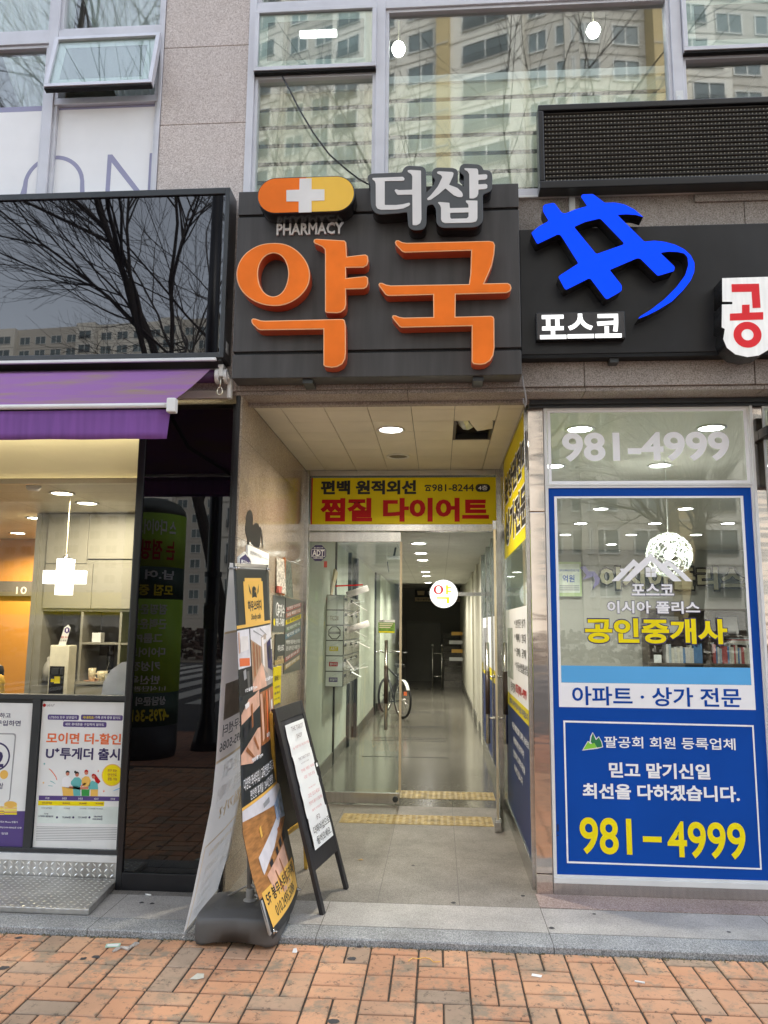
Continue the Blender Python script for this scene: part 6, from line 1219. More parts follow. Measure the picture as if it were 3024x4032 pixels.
for x, y, r, hm in ((843, 1095, 22, 'blk'), (960, 1108, 22, 'blk'), (1075, 1085, 22, 'red'), (1165, 1135, 20, 'red')): pcirc('printed_head', x, y, r, sk, .0012); pshape('printed_hair', [(x-25, y-2), (x-20, y-32), (x, y-42), (x+22, y-30), (x+24, y-6), (x+8, y-20), (x-14, y-14)], M[hm], .0018)
pcirc('printed_hair', 938, 1072, 14, M['blk'], .0018)
for x, y, mt_ in ((552, 972, 'teal_p'), (1222, 1062, 'orange_p'), (540, 1208, 'amber_p'), (1292, 1312, 'orange_p')): pshape('confetti', [(x-16, y), (x-4, y-5), (x, y-18), (x+5, y-5), (x+16, y), (x+4, y+5), (x, y+18), (x-5, y+5)], M[mt_])
for p_, mt_ in (([(608, 1028), (640, 1050), (672, 1090), (700, 1130), (712, 1175), (704, 1175), (690, 1135), (660, 1092), (632, 1058), (606, 1034)], 'orange_p'), ([(625, 1182), (660, 1195), (692, 1222), (686, 1222), (655, 1202), (622, 1188)], 'teal_p'), ([(600, 1240), (655, 1246), (655, 1252), (600, 1246)], 'teal_p'), ([(1400, 1312), (1440, 1290), (1492, 1272), (1492, 1280), (1445, 1298)], 'sky_v')): pshape('confetti', p_, M[mt_])
pshape('table_head', [(484, 1366), (1488, 1380), (1486, 1436), (482, 1424)], M['purple_p'])
pshape('table_row', [(476, 1430), (1298, 1440), (1294, 1500), (474, 1488)], M['yel']); pshape('table_field', [(474, 1492), (1484, 1506), (1472, 1722), (462, 1708)], pm('mint_print', (.70, .78, .74), .6))
for x, b_ in ((590, '구분'), (803, '2인'), (1003, '3인'), (1200, '4인/5인'), (1405, '인터넷')): pt(b_, x-28, 1398+(x-590)*.012, x+28, 1398+(x-590)*.012, 26, M['white'], lift=.002)
for x, b_, w in ((585, '인당 납부액/월', 60), (825, '48,500원', 46), (1033, '44,500원', 46), (1235, '38,500원', 46)): pt(b_, x-w, 1458+(x-585)*.012, x+w, 1458+(x-585)*.012, 26, M['wood_p'], lift=.002)
for x, b_, w in ((578, '가구당 납부액/월', 66), (833, '97,000원', 38), (1035, '133,500원', 40), (1190, '154,000원/192,500원', 90)): pt(b_, x-w, 1522+(x-585)*.012, x+w, 1522+(x-585)*.012, 20, M['greyp'], lift=.002)
pt('U⁺투게더 결합할인액', 482, 1622, 662, 1624, 24, M['navy'], lift=.002); pt('가구당', 548, 1592, 602, 1592, 20, M['navy'], lift=.002)
for x, b_ in ((830, '73,000원'), (1030, '121,500원'), (1225, '186,000원')): pt(b_, x-55, 1636 if x < 1200 else 1626, x+50, 1638 if x < 1200 else 1628, 27, M['navy'], lift=.002)
pt('/232,500원', 1150, 1658, 1275, 1660, 27, M['navy'], lift=.002)
for x in (710, 912, 1113): pcirc('minus_dot', x, 1638, 13, M['navy'], .0006)
for k in range(9):
    y = 1752+k*20.5; pshape('small_print', [(455-k*1.2, y), (1458-k*2 if k < 8 else 1135, y+12), (1458-k*2 if k < 8 else 1135, y+19), (455-k*1.2, y+7)], M['greyp'])
o = fposter('white and purple poster with a phone outline and gold coin stacks', -3.4, -2.462, .188, 1.020)
pshape('purple_foot', [(-700, 1560), (315, 1560), (283, 2014), (-700, 2014)], M['purple_p'])
pt('마일리지 말하고', -380, 362, 135, 370, 62, M['navy'], bold=.016); pt('번호이동 또는 구입하면', -560, 455, 258, 466, 70, M['navy'], bold=.016)
shape('phone_outline', [soften(traced('po', [(-420, 583), (205, 592), (125, 1440), (-470, 1430)], Yp), .02), soften(traced('po', [(-405, 600), (186, 608), (110, 1440), (-455, 1430)], Yp), .018)], FY(Yp), M['greyp'], o, .0005)
c = atY('po', -40, 880, Yp); rr = atY('po', 125, 880, Yp).x-c.x; shape('ring', [circle(c.x, c.z, rr, 40), circle(c.x, c.z, rr*.88, 40)], FY(Yp), M['navy'], o, .0005); pt('2', -70, 912, 48, 914, 200, M['navy'], bold=.03); pt('이상', -60, 1245, 40, 1248, 80, M['navy'], bold=.016)
for x, y, rx_, ry_ in ((50, 1105, 52, 52), (132, 1475, 80, 36)): c = atY('po', x, y, Yp); w = atY('po', x+rx_, y, Yp).x-c.x; shape('gold_coin', [circle(c.x, c.z, w, 24, w*ry_/rx_)], FY(Yp-.0006), M['amber_p'], o, .0005)
for k in range(5): pshape('coin_stack', [(54, 1488+k*24), (212, 1490+k*24), (210, 1508+k*24), (52, 1506+k*24)], M['amber_p'] if k % 2 else M['yel'], .0004); pshape('coin_stack', [(-60, 1500+k*22), (50, 1502+k*22), (49, 1518+k*22), (-60, 1516+k*22)], M['amber_p'] if k % 2 == 0 else M['yel'], .0003)
for k, b_ in enumerate(('가입 상담, Fold 또는 Phone 만들기', 'U⁺Shop 고객센터(1544-0000)로 신청', '국내 계좌 입금')): pt(b_, -180, 1690+k*70, (222, 268, 102)[k], 1694+k*72, 26, M['white'], lift=.002)
M['fill_glow'] = lamp('fill_strip_glow', (1, .88, .62), 1.5)  # glow of the fill strip added above the cream bulkhead
# cabinets
CY_ = 1.55
cb = thing('wall_cabinet', 'greige wall of cupboards with dark open shelves behind the left shop window', 'cabinet', (-2.5, CY_, 0))
m = MB().box(-3.385, -3.345, CY_-.02, 3.5, 0, 2.425)
m.box(-3.345, -1.38, CY_+.36, CY_+.40, 0, 2.425)
m.box(-3.345, -3.285, CY_, CY_+.36, 0, 2.425).box(-2.955, -2.935, CY_, CY_+.36, 1.03, 1.60).box(-2.625, -2.605, CY_, CY_+.36, 1.03, 1.60).box(-2.0, -1.98, CY_, CY_+.36, 1.03, 1.60)
m.box(-3.285, -1.38, CY_+.002, CY_+.36, 1.605, 1.625).box(-2.935, -1.38, CY_+.004, CY_+.36, 1.335, 1.35).box(-2.955, -1.38, CY_-.03, CY_+.36, 1.015, 1.035)
m.build('carcass', M['cabinet'], cb, .001)
MB().box(-3.284, -1.385, CY_+.352, CY_+.359, 1.03, 1.60).build('shelf_back', M['cab_dark'], cb)
for x0, x1, z0, z1 in ((-3.283, -2.872, 1.628, 1.995), (-2.868, -2.44, 1.628, 1.995), (-2.436, -1.9, 1.628, 1.995), (-3.283, -2.93, 2.0, 2.42), (-2.926, -2.53, 2.04, 2.42), (-2.526, -2.05, 2.04, 2.42), (-3.33, -2.97, 0, 1.0), (-2.95, -2.70, .05, 1.0), (-2.696, -2.35, .05, 1.0)):
    MB().box(x0, x1, CY_-.018, CY_, z0, z1).build('cupboard_door', M['cabinet'], cb, .0015)
MB().box(-3.283, -1.9, CY_-.004, CY_, 1.998, 2.03).build('fascia', M['cabinet'], cb)
# orange wall and doorway at the far left
MB().box(-6, -3.39, 3.55, 3.6, 0, 2.43).build('orange_wall', pm('warm_orange_wall', (.62, .30, .06), .5, 0, .1, 1.5), B)
wd = thing('dark_doorway_sign', 'dark grey strip with the number 10 over the orange doorway in the left shop', 'sign', (-4.3, 3.4, 1.9)); MB().box(-5.2, -4.28, 3.50, 3.54, 1.80, 1.96).build('strip', M['cab_dark'], wd); text('10', FY(3.499), -4.62, -4.50, 1.82, 1.90, M['alu_white'], wd, bold=.01)
downlight(-2.694, .57, 2.43, .075, M['lamp_warm'], 'lit ceiling downlight nearest the left shop window', 'left shop downlights', 4.2, (1, .88, .66), True, 180)
downlight(-2.714, 1.018, 2.43, .075, M['lamp_warm'], 'lit ceiling downlight just behind the nearest one in the left shop', 'left shop downlights', 4.2, (1, .88, .66), True, 180)
downlight(-3.558, 1.835, 2.43, .075, M['lamp_warm'], 'lit ceiling downlight at the edge of the cupboards in the left shop', 'left shop downlights', 3.6, (1, .86, .60), True, 180)
downlight(-4.343, 2.95, 2.43, .075, M['lamp_warm'], 'lit ceiling downlight above the orange wall in the left shop', 'left shop downlights', 8, (1, .80, .50))
sm = thing('smoke_detector', 'round white smoke detector on the left shop ceiling', 'smoke detector', (-2.758, .292, 2.43)); MB().lathe((-2.758, .292, 2.43), [(.05, 0), (.05, -.012), (.036, -.03), (.02, -.032)][::-1], 20).build('body', M['alu_white'], sm, smooth=True)
# cross lamp
cl = thing('cross_lamp', 'glowing white cross pendant lamp in the left shop window', 'pendant lamp', (-2.745, .8, 2.43))
cx, cz, a_, w_ = -2.745, 1.842, .150, .052
crs = [(cx-w_, cz+.132), (cx+w_, cz+.132), (cx+w_, cz+.046), (cx+a_, cz+.046), (cx+a_, cz-.050), (cx+w_, cz-.050), (cx+w_, cz-.132), (cx-w_, cz-.132), (cx-w_, cz-.050), (cx-a_, cz-.050), (cx-a_, cz+.046), (cx-w_, cz+.046)]
shape('glowing_cross', [crs], FY(.84), lamp('cross_glow', (1, .98, .90), .62), cl, .08, .004)
MB().tube([(cx, .8, cz+.16), (cx, .8, 2.43)], .003, 6).build('cord', M['cream'], cl); MB().lathe((cx, .8, cz+.132), [(.032, 0), (.028, .012), (.014, .026), (.005, .032)], 16).build('cap', M['steel'], cl, smooth=True)
# water dispenser and the things round it
wdp = thing('water_dispenser', 'cream and black water dispenser in front of the dark shelves', 'water dispenser', (-3.05, 1.40, .6))
m = MB().box(-3.125, -2.965, 1.40, 1.54, .6, 1.33); m.build('body', pm('cream_plastic', (.80, .76, .60), .35), wdp, .008); MB().box(-3.112, -2.99, 1.392, 1.40, .62, 1.165).build('black_front', M['black_ac'], wdp, .004); MB().box(-3.09, -3.03, 1.375, 1.392, 1.10, 1.15).box(-3.02, -2.995, 1.375, 1.392, 1.10, 1.15).build('tap', M['alu_dark'], wdp, .003); MB().box(-3.066, -3.02, 1.388, 1.392, 1.03, 1.085).box(-3.095, -3.07, 1.389, 1.392, 1.04, 1.065).build('label_card', M['yel'], wdp); MB().box(-3.13, -3.0, 1.33, 1.40, .88, .90).build('drip_tray', M['black_ac'], wdp)
sg_ = thing('tent_card', 'white pointed card with a purple hexagon standing on the water dispenser', 'sign', (-3.02, 1.45, 1.33)); h0 = Vector((-3.05, 1.45, 1.33)); sl_ = [(-.03, 0), (.03, 0), (.062, .14), (.04, .165), (.008, .14)]
shape('card', [[(h0.x+x, h0.z+y) for x, y in sl_]], FY(1.45), M['paper'], sg_, .003); shape('hexagon', [[(h0.x+.034+.024*math.cos(R(60*k+30)), h0.z+.120+.026*math.sin(R(60*k+30))) for k in range(6)]], FY(1.446), M['purple_p'], sg_, .0008); shape('cup_mark', [[(h0.x+.026, h0.z+.132), (h0.x+.042, h0.z+.132), (h0.x+.039, h0.z+.108), (h0.x+.029, h0.z+.108)]], FY(1.4445), M['white'], sg_, .0008); text('셀프 코너', FY(1.446), h0.x-.012, h0.x+.046, h0.z+.055, h0.z+.072, M['red'], sg_); text('드세요', FY(1.446), h0.x-.016, h0.x+.036, h0.z+.03, h0.z+.045, M['blk'], sg_)
def cup(name, x, z, r, hh, mat, label, handle_=False, y=1.62):
    c = thing(name, label, 'cup', (x, y, z)); MB().lathe((x, y, z), [(r*.72, 0), (r*.9, hh*.5), (r, hh), (r*.92, hh), (r*.8, hh*.4)], 20).build('body', mat, c, smooth=True)
    if handle_: MB().tube([(x-r*.9+ -r*.7*math.sin(t*math.pi), y, z+hh*(.2+.6*t)) for t in (0, .2, .4, .6, .8, 1)], .006, 8).build('handle', mat, c, smooth=True)
    return c
M['dot_cup'] = pm('patterned_cup', (.66, .58, .38), .3, 0, .35, 60)
cup('paper_cup_stack', -2.862, 1.036, .032, .105, M['dot_cup'], 'upturned patterned paper cup on a saucer on the lower shelf'); cup('mug', -2.775, 1.036, .042, .082, M['dot_cup'], 'spotted white mug with a spoon beside the paper cups', True)
tag(MB().lathe((-2.862, 1.62, 1.0355), [(.06, 0), (.065, .006), (.03, .004)], 20).build('saucer', M['wood_l']), 'small saucer under the patterned paper cup', 'saucer')
tag(MB().tube([(-2.76, 1.62, 1.06), (-2.725, 1.63, 1.19)], .003, 6).build('spoon', M['steel']), 'thin spoon standing in the spotted mug', 'spoon')
for x, lab in ((-2.70, 'pale grey box of sachets next to the spotted mug'), (-2.625, 'pale yellow box of sachets at the right end of the lower shelf')):
    tag(MB().box(x-.034, x+.034, 1.58, 1.66, 1.036, 1.10).build('sachet_box', pm('box_'+lab[:11].replace(' ', '_'), (.55, .53, .36) if 'yellow' in lab else (.42, .42, .36), .6, 0, .25, 40), bevel=.002), lab, 'box')
tag(MB().box(-2.874, -2.80, 1.60, 1.68, 1.351, 1.43).build('white_cube_box', M['paper'], bevel=.003), 'plain white box on the upper shelf', 'box')
tag(MB().lathe((-3.24, 1.62, 1.03), [(.042, 0), (.044, .10), (.03, .14), (.016, .16), (.016, .19), (.008, .20)], 18).build('white_bottle', pm('grey_white_plastic', (.45, .44, .40), .4), smooth=True), 'white pump bottle in the dark left shelf', 'bottle')
tag(MB().lathe((-2.77, 1.75, 1.036), [(.028, 0), (.028, .22), (.024, .225), (.026, .26), (.026, .29), (.02, .30)], 18).build('tumbler_flask', M['black_ac'], smooth=True), 'tall black flask behind the cups', 'flask')
tag(MB().box(-2.72, -2.64, 1.525, 1.53, .86, 1.0).build('notice_card', M['cream']), 'small cream notice card on the cupboard door', 'card')
ac = thing('acrylic_stand', 'rounded white acrylic card stand at the right end of the left shop window sill', 'card stand', (-2.0, .2, .98)); c_ = atY('in', 1290, 2130, .2); shape('panel', [[(-2.16, .98), (-1.96, .98), (-1.96, 1.27), (-2.03, 1.26), (-2.10, 1.21), (-2.145, 1.13)]], FY(.2), pm('translucent_white_acrylic', (.70, .70, .74), .25), ac, .004)
fg = thing('yellow_figurine', 'small yellow plush caterpillar figure standing behind the window sill', 'figurine', (-2.85, .25, 1.0)); MB().lathe((-2.862, .25, .98), [(.03, 0), (.036, .05), (.026, .06), (.034, .085), (.028, .11), (.033, .135), (.026, .16), (.02, .18), (.004, .19)], 18).build('body', pm('yellow_plush', (.85, .48, .06), .8, 0, .2, 40), fg, smooth=True)
pb = thing('price_stand', 'pink framed price card stand leaning at the left edge of the window', 'card stand', (-2.75, .2, 1.0)); q = [Vector(v) for v in ((-3.06, .20, 1.0), (-2.885, .20, 1.0), (-2.85, .26, 1.165), (-3.06, .26, 1.165))]; MB().slab(q, (0, -1, .3), .01).build('frame', pm('pink_plastic', (.66, .22, .25), .4), pb, .002); q2 = [a+Vector((0, -.003, 0)) for a in (q[0].lerp(q[2], .04), q[1].lerp(q[3], .10), q[2].lerp(q[0], .10), q[3].lerp(q[1], .06))]; MB().slab(q2, (0, -1, .3), .002).build('card', M['paper'], pb)
ch = thing('office_chair', 'black high-backed chair at the lower left behind the window sill', 'chair', (-3.3, .9, 0)); MB().box(-3.85, -3.27, .95, 1.05, .55, 1.20).build('backrest', M['blk'], ch, .05); MB().box(-3.80, -3.32, .5, .95, .45, .55).build('seat', M['blk'], ch, .03); MB().tube([(-3.55, .75, 0), (-3.55, .75, .45)], .03, 10).build('post', M['alu_dark'], ch); mn = thing('monitor', 'back of a black monitor at the left edge of the window', 'monitor', (-3.6, .7, 1.0)); MB().box(-4.1, -3.42, .70, .74, 1.12, 1.32).build('screen', M['blk'], mn, .008); MB().tube([(-3.75, .74, .9), (-3.75, .72, 1.15)], .02, 8).build('stand', M['blk'], mn)
for nm_, x, y, z, e, sx_, sy_ in (('bulkhead_fill', -2.6, .02, 2.845, 2.6, 2.4, .03),):  # unseen fill light and glowing strip, added to brighten the cream bulkhead
    l = bpy.data.lights.new(nm_, 'AREA'); l.shape = 'RECTANGLE'; l.size = sx_; l.size_y = sy_; l.energy = e; l.color = (1, .88, .62); q = bpy.data.objects.new(nm_, l); COL.objects.link(q); cv = thing('added_fill_strip', 'unseen warm fill strip added to brighten the cream fascia inside the left shop window', 'added fill light', (x, y, 2.852)); MB().box(x-1.2, x+1.2, -.015, .03, 2.850, 2.859).build('fill_body', M['fill_glow'], cv); q.parent = cv; q.location = (0, 0, -.006)
# ================================================================== right shop, seen through its glass
k = 0; words = ['nearest row', 'second row', 'third row', 'fourth row', 'fifth row', 'sixth row']; side = ['left end', 'second from the left', 'third from the left', 'right end']
for r_, y in enumerate((.54, 1.78, 4.2, 5.47, 6.72, 8.05)):
    for c_, x in enumerate((.97, 1.85, 2.80, 3.72)):
        if r_ == 2 and c_ in (0, 3): continue
        downlight(x, y, 2.86, .085, M['lamp_white'], 'lit estate agent ceiling downlight, %s from the window, %s' % (words[r_], side[c_]), 'right shop downlights', 2.5 if c_ < 3 else 1.6, (1, .98, .90))
gb_ = thing('globe_lamp', 'round woven wire globe pendant lamp glowing in the right shop', 'pendant lamp', (1.838, 1.6, 2.86)); c = Vector((1.838, 1.6, 2.09)); r = .178
m = MB(); rg = random.Random(3)
for k in range(150):
    n = Vector((rg.gauss(0, 1), rg.gauss(0, 1), rg.gauss(0, 1))).normalized(); u = n.orthogonal().normalized(); v = n.cross(u); d = rg.uniform(-.9, .9); rr = r*math.sqrt(1-d*d)*rg.uniform(.96, 1.02); a0 = rg.uniform(0, 6.28); ln = rg.uniform(.9, 2.4)
    m.tube([c+n*d*r+(u*math.cos(a0+ln*t/9)+v*math.sin(a0+ln*t/9))*rr*(1+rg.uniform(-.02, .02)) for t in range(10)], .0021, 4, cap=False)
m.build('wire_globe', pm('shiny_wire', (.80, .82, .78), .25, .7, .1, 8), gb_)
MB().lathe(c, [(.004, -.036), (.026, -.026), (.036, 0), (.026, .026), (.004, .036)], 18).build('bulb', lamp('globe_bulb', (1, 1, .95), 12), gb_, smooth=True); MB().tube([c+Vector((0, 0, r)), (1.838, 1.6, 2.86)], .003, 6).tube([c, c+Vector((0, 0, r))], .008, 6).build('cord', M['alu_white'], gb_)
l = bpy.data.lights.new('bulb', 'POINT'); l.energy = 4; l.shadow_soft_size = .036; l.color = (1, .98, .92); q = bpy.data.objects.new('bulb_light', l); COL.objects.link(q); q.parent = gb_; q.location = c-Vector(gb_.location)+Vector((0, 0, .06))
BY9 = 8.97; S9 = (BY9+4.75)/(9.5+4.75)
def b9(x, z): return x*S9, 1.5+(z-1.5)*S9
wlt = thing('wall_lettering', 'gold Korean lettering with a violet emblem on the right shop back wall', 'wall sign', (3.8, BY9, 2.3))
gold = pm('dull_gold_plate', (.40, .37, .25), .3, .3, .1, 10)
x0, z0 = b9(2.88, 2.20); x1, z1 = b9(5.40, 2.60)
text('이시아폴리스', FY(BY9-.05), x0-.03, x1+.03, z0-.03, z1+.03, M['black_ac'], wlt, bold=.085, name='lettering_outline', lift=0); text('이시아폴리스', FY(BY9-.055), x0, x1, z0, z1, gold, wlt, bold=.04, lift=0)
x0, z0 = b9(2.52, 2.20); x1, z1 = b9(2.90, 2.62)
shape('violet_emblem', [[(x0+.02, z1-.03), (x0+.10, z1), (x0+.16, z1-.10), (x0+.26, z1-.10), (x1-.02, z1-.22), (x1-.03, z0+.1), (x0+.22, z0), (x1-.10, z0+.14), (x1-.12, z0+.22), (x0+.18, z0+.20), (x0+.06, z0+.16), (x0+.12, z0+.24)]], FY(BY9-.03), pm('violet_plate', (.14, .12, .30), .3), wlt, .03)
np_ = thing('wall_notice', 'pale green framed insurance notice at the left of the right shop back wall', 'notice', (2.3, BY9, 2.1)); x0, z0 = b9(2.13, 2.07); x1, z1 = b9(2.56, 2.69); MB().box(x0, x1, BY9-.03, BY9, z0, z1).build('green_border', pm('pale_green_print', (.42, .52, .28), .6), np_); MB().box(x0+.03, x1-.03, BY9-.033, BY9-.029, z0+.06, z1-.04).build('card', pm('pale_mint_print', (.60, .64, .56), .6), np_); text('억원', FY(BY9-.0345), x0+.09, x1-.12, z0+.24, z0+.37, M['blue'], np_, bold=.02); text('공제 손해배상보증보험 가입', FY(BY9-.0345), x0+.04, x1-.04, z1-.17, z1-.13, M['blue'], np_)
for k in range(3): MB().box(x0+.04, x1-.04, BY9-.034, BY9-.0332, z0+.10+k*.035, z0+.12+k*.035).build('text_line', M['greyp'], np_)
# bookshelf: carcass with files and books, each file group a thing
bs_ = thing('bookshelf', 'dark open bookshelf with files at the back right of the right shop', 'bookshelf', (4.3, 8.6, 0)); sy0, sy1 = 8.55, 8.95; x0 = 3.45
m = MB()
for x in (x0, x0+.98, x0+1.96, x0+2.94): m.box(x, x+.03, sy0, sy1, 0, 1.84)
for z in (.0, .50, .92, 1.38, 1.81): m.box(x0, x0+2.97, sy0+.002, sy1, z, z+.03)
m.box(x0, x0+2.97, sy1-.02, sy1, 0, 1.84); m.build('carcass', pm('dark_walnut', (.085, .07, .055), .4, 0, .25, 6, stretch=(1, 1, 5)), bs_, .002)
rg = random.Random(5); cols = [(.55, .55, .53), (.10, .22, .42), (.45, .10, .10), (.60, .58, .50), (.12, .16, .22), (.36, .42, .46), (.62, .60, .58)]
bm_ = [pm('book_cover_%s' % n_, c_, .5, 0, .1, 20) for n_, c_ in zip(('white', 'blue', 'red', 'cream', 'slate', 'pale_blue', 'chalk'), cols)]
nb_n = 0
for bay, xs_, xe in ((0, x0+.30, x0+.86), (1, x0+1.05, x0+1.75)):
    x = xs_
    while x < xe:
        t = rg.uniform(.025, .05); hh = rg.uniform(.24, .32); mi = rg.randrange(7)
        o = MB().box(x, x+t-.003, sy0+.04, sy0+.26, .951, .951+hh).build('book', bm_[mi], bevel=.002)
        tag(o, 'upright book in the lower row of the right shop bookshelf', 'book', 'books in the right shop bookshelf'); x += t
for k in range(5): tag(MB().box(x0+1.30+rg.uniform(0, .05), x0+1.75, sy0+.03, sy0+.25, 1.26+k*.022, 1.28+k*.022).build('flat_book', bm_[(k*3) % 7], bevel=.002), 'book lying flat on the stack at the right of the shelf', 'book', 'flat books on the shelf')
for x, lab in ((x0+.40, 'leaning grey framed certificate on the upper shelf, left bay'), (x0+1.35, 'leaning white framed certificate on the upper shelf, right bay')):
    f = thing('framed_certificate', lab, 'picture frame', (x, sy0+.1, 1.41)); MB().hexa([(x-.18, sy0+.08, 1.412), (x+.18, sy0+.08, 1.412), (x+.18, sy0+.10, 1.412), (x-.18, sy0+.10, 1.412), (x-.18, sy0+.16, 1.74), (x+.18, sy0+.16, 1.74), (x+.18, sy0+.18, 1.74), (x-.18, sy0+.18, 1.74)]).build('frame', M['alu_dark'], f, .003); MB().hexa([(x-.15, sy0+.082, 1.44), (x+.15, sy0+.082, 1.44), (x+.15, sy0+.086, 1.44), (x-.15, sy0+.086, 1.44), (x-.15, sy0+.15, 1.71), (x+.15, sy0+.15, 1.71), (x+.15, sy0+.154, 1.71), (x-.15, sy0+.154, 1.71)]).build('sheet', M['greyp'], f)
tag(MB().box(x0+.10, x0+.22, sy0+.05, sy0+.07, .951, 1.08).build('photo_card', M['paper']), 'white card standing at the left of the lower shelf', 'card')
# ================================================================== upstairs
for q_, lab in ((atY('z2', 922, 313, .25), 'bright globe lamp behind the big upper window, left'), (atY('z3', 545, 195, .25), 'bright globe lamp behind the big upper window, right')):
    x, z = q_.x, q_.z; g = thing('globe_light', lab, 'globe lamp', (x, .25, z)); q = Vector((x, .25, z)); MB().lathe(q, [(.004, -.05), (.035, -.036), (.05, 0), (.035, .036), (.004, .05)], 20).build('globe', lamp('globe_'+lab[-4:].strip(), (1, .97, .90), 6), g, smooth=True); MB().tube([q+Vector((0, 0, .05)), (x, .25, 6.7)], .004, 6).build('stem', M['cream'], g)
tl = thing('tube_light', 'short lit white tube lamp behind the left pane of the upper windows', 'tube lamp', (-.8, .4, 5.4)); a, b = atY('z2', 293, 222, .5), atY('z2', 528, 222, .5); MB().box(a.x, b.x, .48, .52, a.z-.018, a.z+.018).build('tube', lamp('tube_glow', (1, 1, .97), 4), tl); MB().box(a.x, b.x, .48, .52, a.z+.019, a.z+.04).build('batten', M['alu_white'], tl)
tag(MB().box(1.72, 1.98, -.08, -.075, 5.14, 5.36).build('window_notice', M['paper']), 'white sheet taped inside the upper right window', 'notice')
def blind(x0, x1, ztop, zbot, label):
    o = thing('zebra_blind', label, 'blind', ((x0+x1)/2, -.10, ztop)); mw = film('blind_weave', (.90, .85, .68), .95, .8); md = film('blind_sheer', (.34, .30, .26), .50, .8); m1, m2 = MB(), MB(); z = ztop; k = 0
    while z > zbot:
        h1, h2 = .10, .030; m1.box(x0, x1, -.102, -.099, max(z-h1, zbot), z); z -= h1
        if z > zbot: m2.box(x0, x1, -.1015, -.0995, max(z-h2, zbot), z-.0005); z -= h2
    m1.build('opaque_bands', mw, o); m2.build('sheer_bands', md, o); MB().box(x0, x1, -.12, -.08, ztop, ztop+.05).build('head_rail', M['alu_white'], o)
blind(-1.18, -.40, 5.0, 4.15, 'zebra roller blind behind the narrow upper window'); blind(-.335, 1.455, 5.03, 4.15, 'zebra roller blind behind the big upper window')
# curtains upstairs left
cm_ = film('sheer_white_curtain', (.80, .82, .82), .92, .8)
def curtain(x0, x1, lean, label):
    m = MB(); n = 48
    for i in range(n+1):
        t = i/n
        for j in range(13):
            s = j/12; z = 6.6-s*(6.6-5.05); sq_ = 1-.72*s**1.3; xm_ = x0+(x1-x0)*.5+lean*s; m.v.append((xm_+(t-.5)*(x1-x0)*sq_, .12+.035*math.sin(t*38), z))
    for i in range(n):
        for j in range(12): a = i*13+j; m.f.append((a, a+1, a+14, a+13)); m.m.append(0)
    tag(m.build('sheer_curtain', cm_, smooth=True), label, 'curtain')
curtain(-3.5, -2.62, .25, 'white sheer curtain gathered at the far left upper window'); curtain(-2.75, -2.05, .28, 'white sheer curtain in the upper window, left half'); curtain(-2.3, -1.4, -.05, 'white sheer curtain in the upper window beside the stone column')
# white film with thin lettering on the left upper windows
wf = thing('white_window_film', 'white film with large thin lilac letters on the left upper windows', 'window sticker', (-2.5, WY, 4.2)); YW = WY+.0135
MB().box(-4.3, -2.61, YW, YW+.0008, 4.165, 4.868).box(-2.505, -1.848, YW, YW+.0008, 4.165, 4.868).build('film', M['white'], wf)
MB().box(-4.3, -2.61, YW, YW+.0008, 4.869, 4.905).box(-2.505, -1.848, YW, YW+.0008, 4.869, 4.884).build('lilac_strip', M['lilac'], wf)
cxo, czo = -2.505, 4.335
for xa, xb in ((-2.75, -2.61), (-2.505, -2.28)):
    ro, ri = .207, .180; out = []; n = 24
    def arc(r, rev=False):
        p = []
        for k in range(n+1):
            x = xa+(xb-xa)*k/n; d = r*r-(x-cxo)**2
            p.append((x, czo+math.sqrt(max(d, 0))))
        return p[::-1] if rev else p
    up_ = [(min(max(x, cxo-ro), cxo+ro), z) for x, z in arc(ro)]; lowp = arc(ri, True)
    shape('round_letter', [up_+[(x, max(z, 4.17) if abs(x-cxo) < ri else 4.17) for x, z in lowp]], FY(YW-.0002), M['lilac'], wf, .0006)
shape('straight_letter', [[(-2.153, 4.17), (-2.153, 4.536), (-2.122, 4.536), (-1.872, 4.21), (-1.872, 4.536), (-1.846, 4.536), (-1.846, 4.17), (-1.88, 4.17), (-2.124, 4.48), (-2.124, 4.17)]], FY(YW-.0002), M['lilac'], wf, .0006)
# ================================================================== across the street (seen in the glass)
inf = thing('inflatable_advert', 'green inflatable advertising column on the pavement behind the viewpoint', 'advertising column', (-3.52, -4.85, -.03)); ic = Vector((-3.52, -4.85, 0)); ir = .40
gm = pm('green_inflatable', (.40, .66, .03), .5, 0, .15, 3); gd = pm('dark_green_inflatable', (.015, .06, .03), .5, 0, .1, 3)
MB().lathe(ic, [(ir*.96, -.03), (ir, .05), (ir, .34)], 40).build('black_skirt', M['blk'], inf, smooth=True)
for z0, z1, mt_ in ((.34, .72, gd), (.72, 1.80, gm), (1.80, 2.18, gd), (2.18, 2.82, gm)): MB().lathe(ic, [(ir*1.0, z0), (ir*1.0, z1)], 40).build('band', mt_, inf, smooth=True)
MB().lathe(ic, [(ir, 2.82), (ir*.95, 2.90), (ir*.80, 2.97), (ir*.45, 3.03), (.01, 3.05)], 40).build('dome', pm('grey_green_cap', (.16, .18, .15), .5), inf, smooth=True)
def itext(b_, a0, a1, z0, z1, mt_, bold=.03):      # bent round the column, facing the shops (+Y)
    me = text_mesh(b_, bold); xs = [v.co.x for v in me.vertices]; ys = [v.co.y for v in me.vertices]
    for v in me.vertices:
        t = (v.co.x-min(xs))/(max(xs)-min(xs)); a = R(90-(a0+(a1-a0)*t)); a = R(90)+R(a0+(a1-a0)*t)*-1
        v.co = (ic.x-(ir+.004)*math.sin(R(a0+(a1-a0)*t)), ic.y+(ir+.004)*math.cos(R(a0+(a1-a0)*t)), z0+(z1-z0)*(v.co.y-min(ys))/(max(ys)-min(ys)))
    link_mesh('lettering', me, mt_, inf)
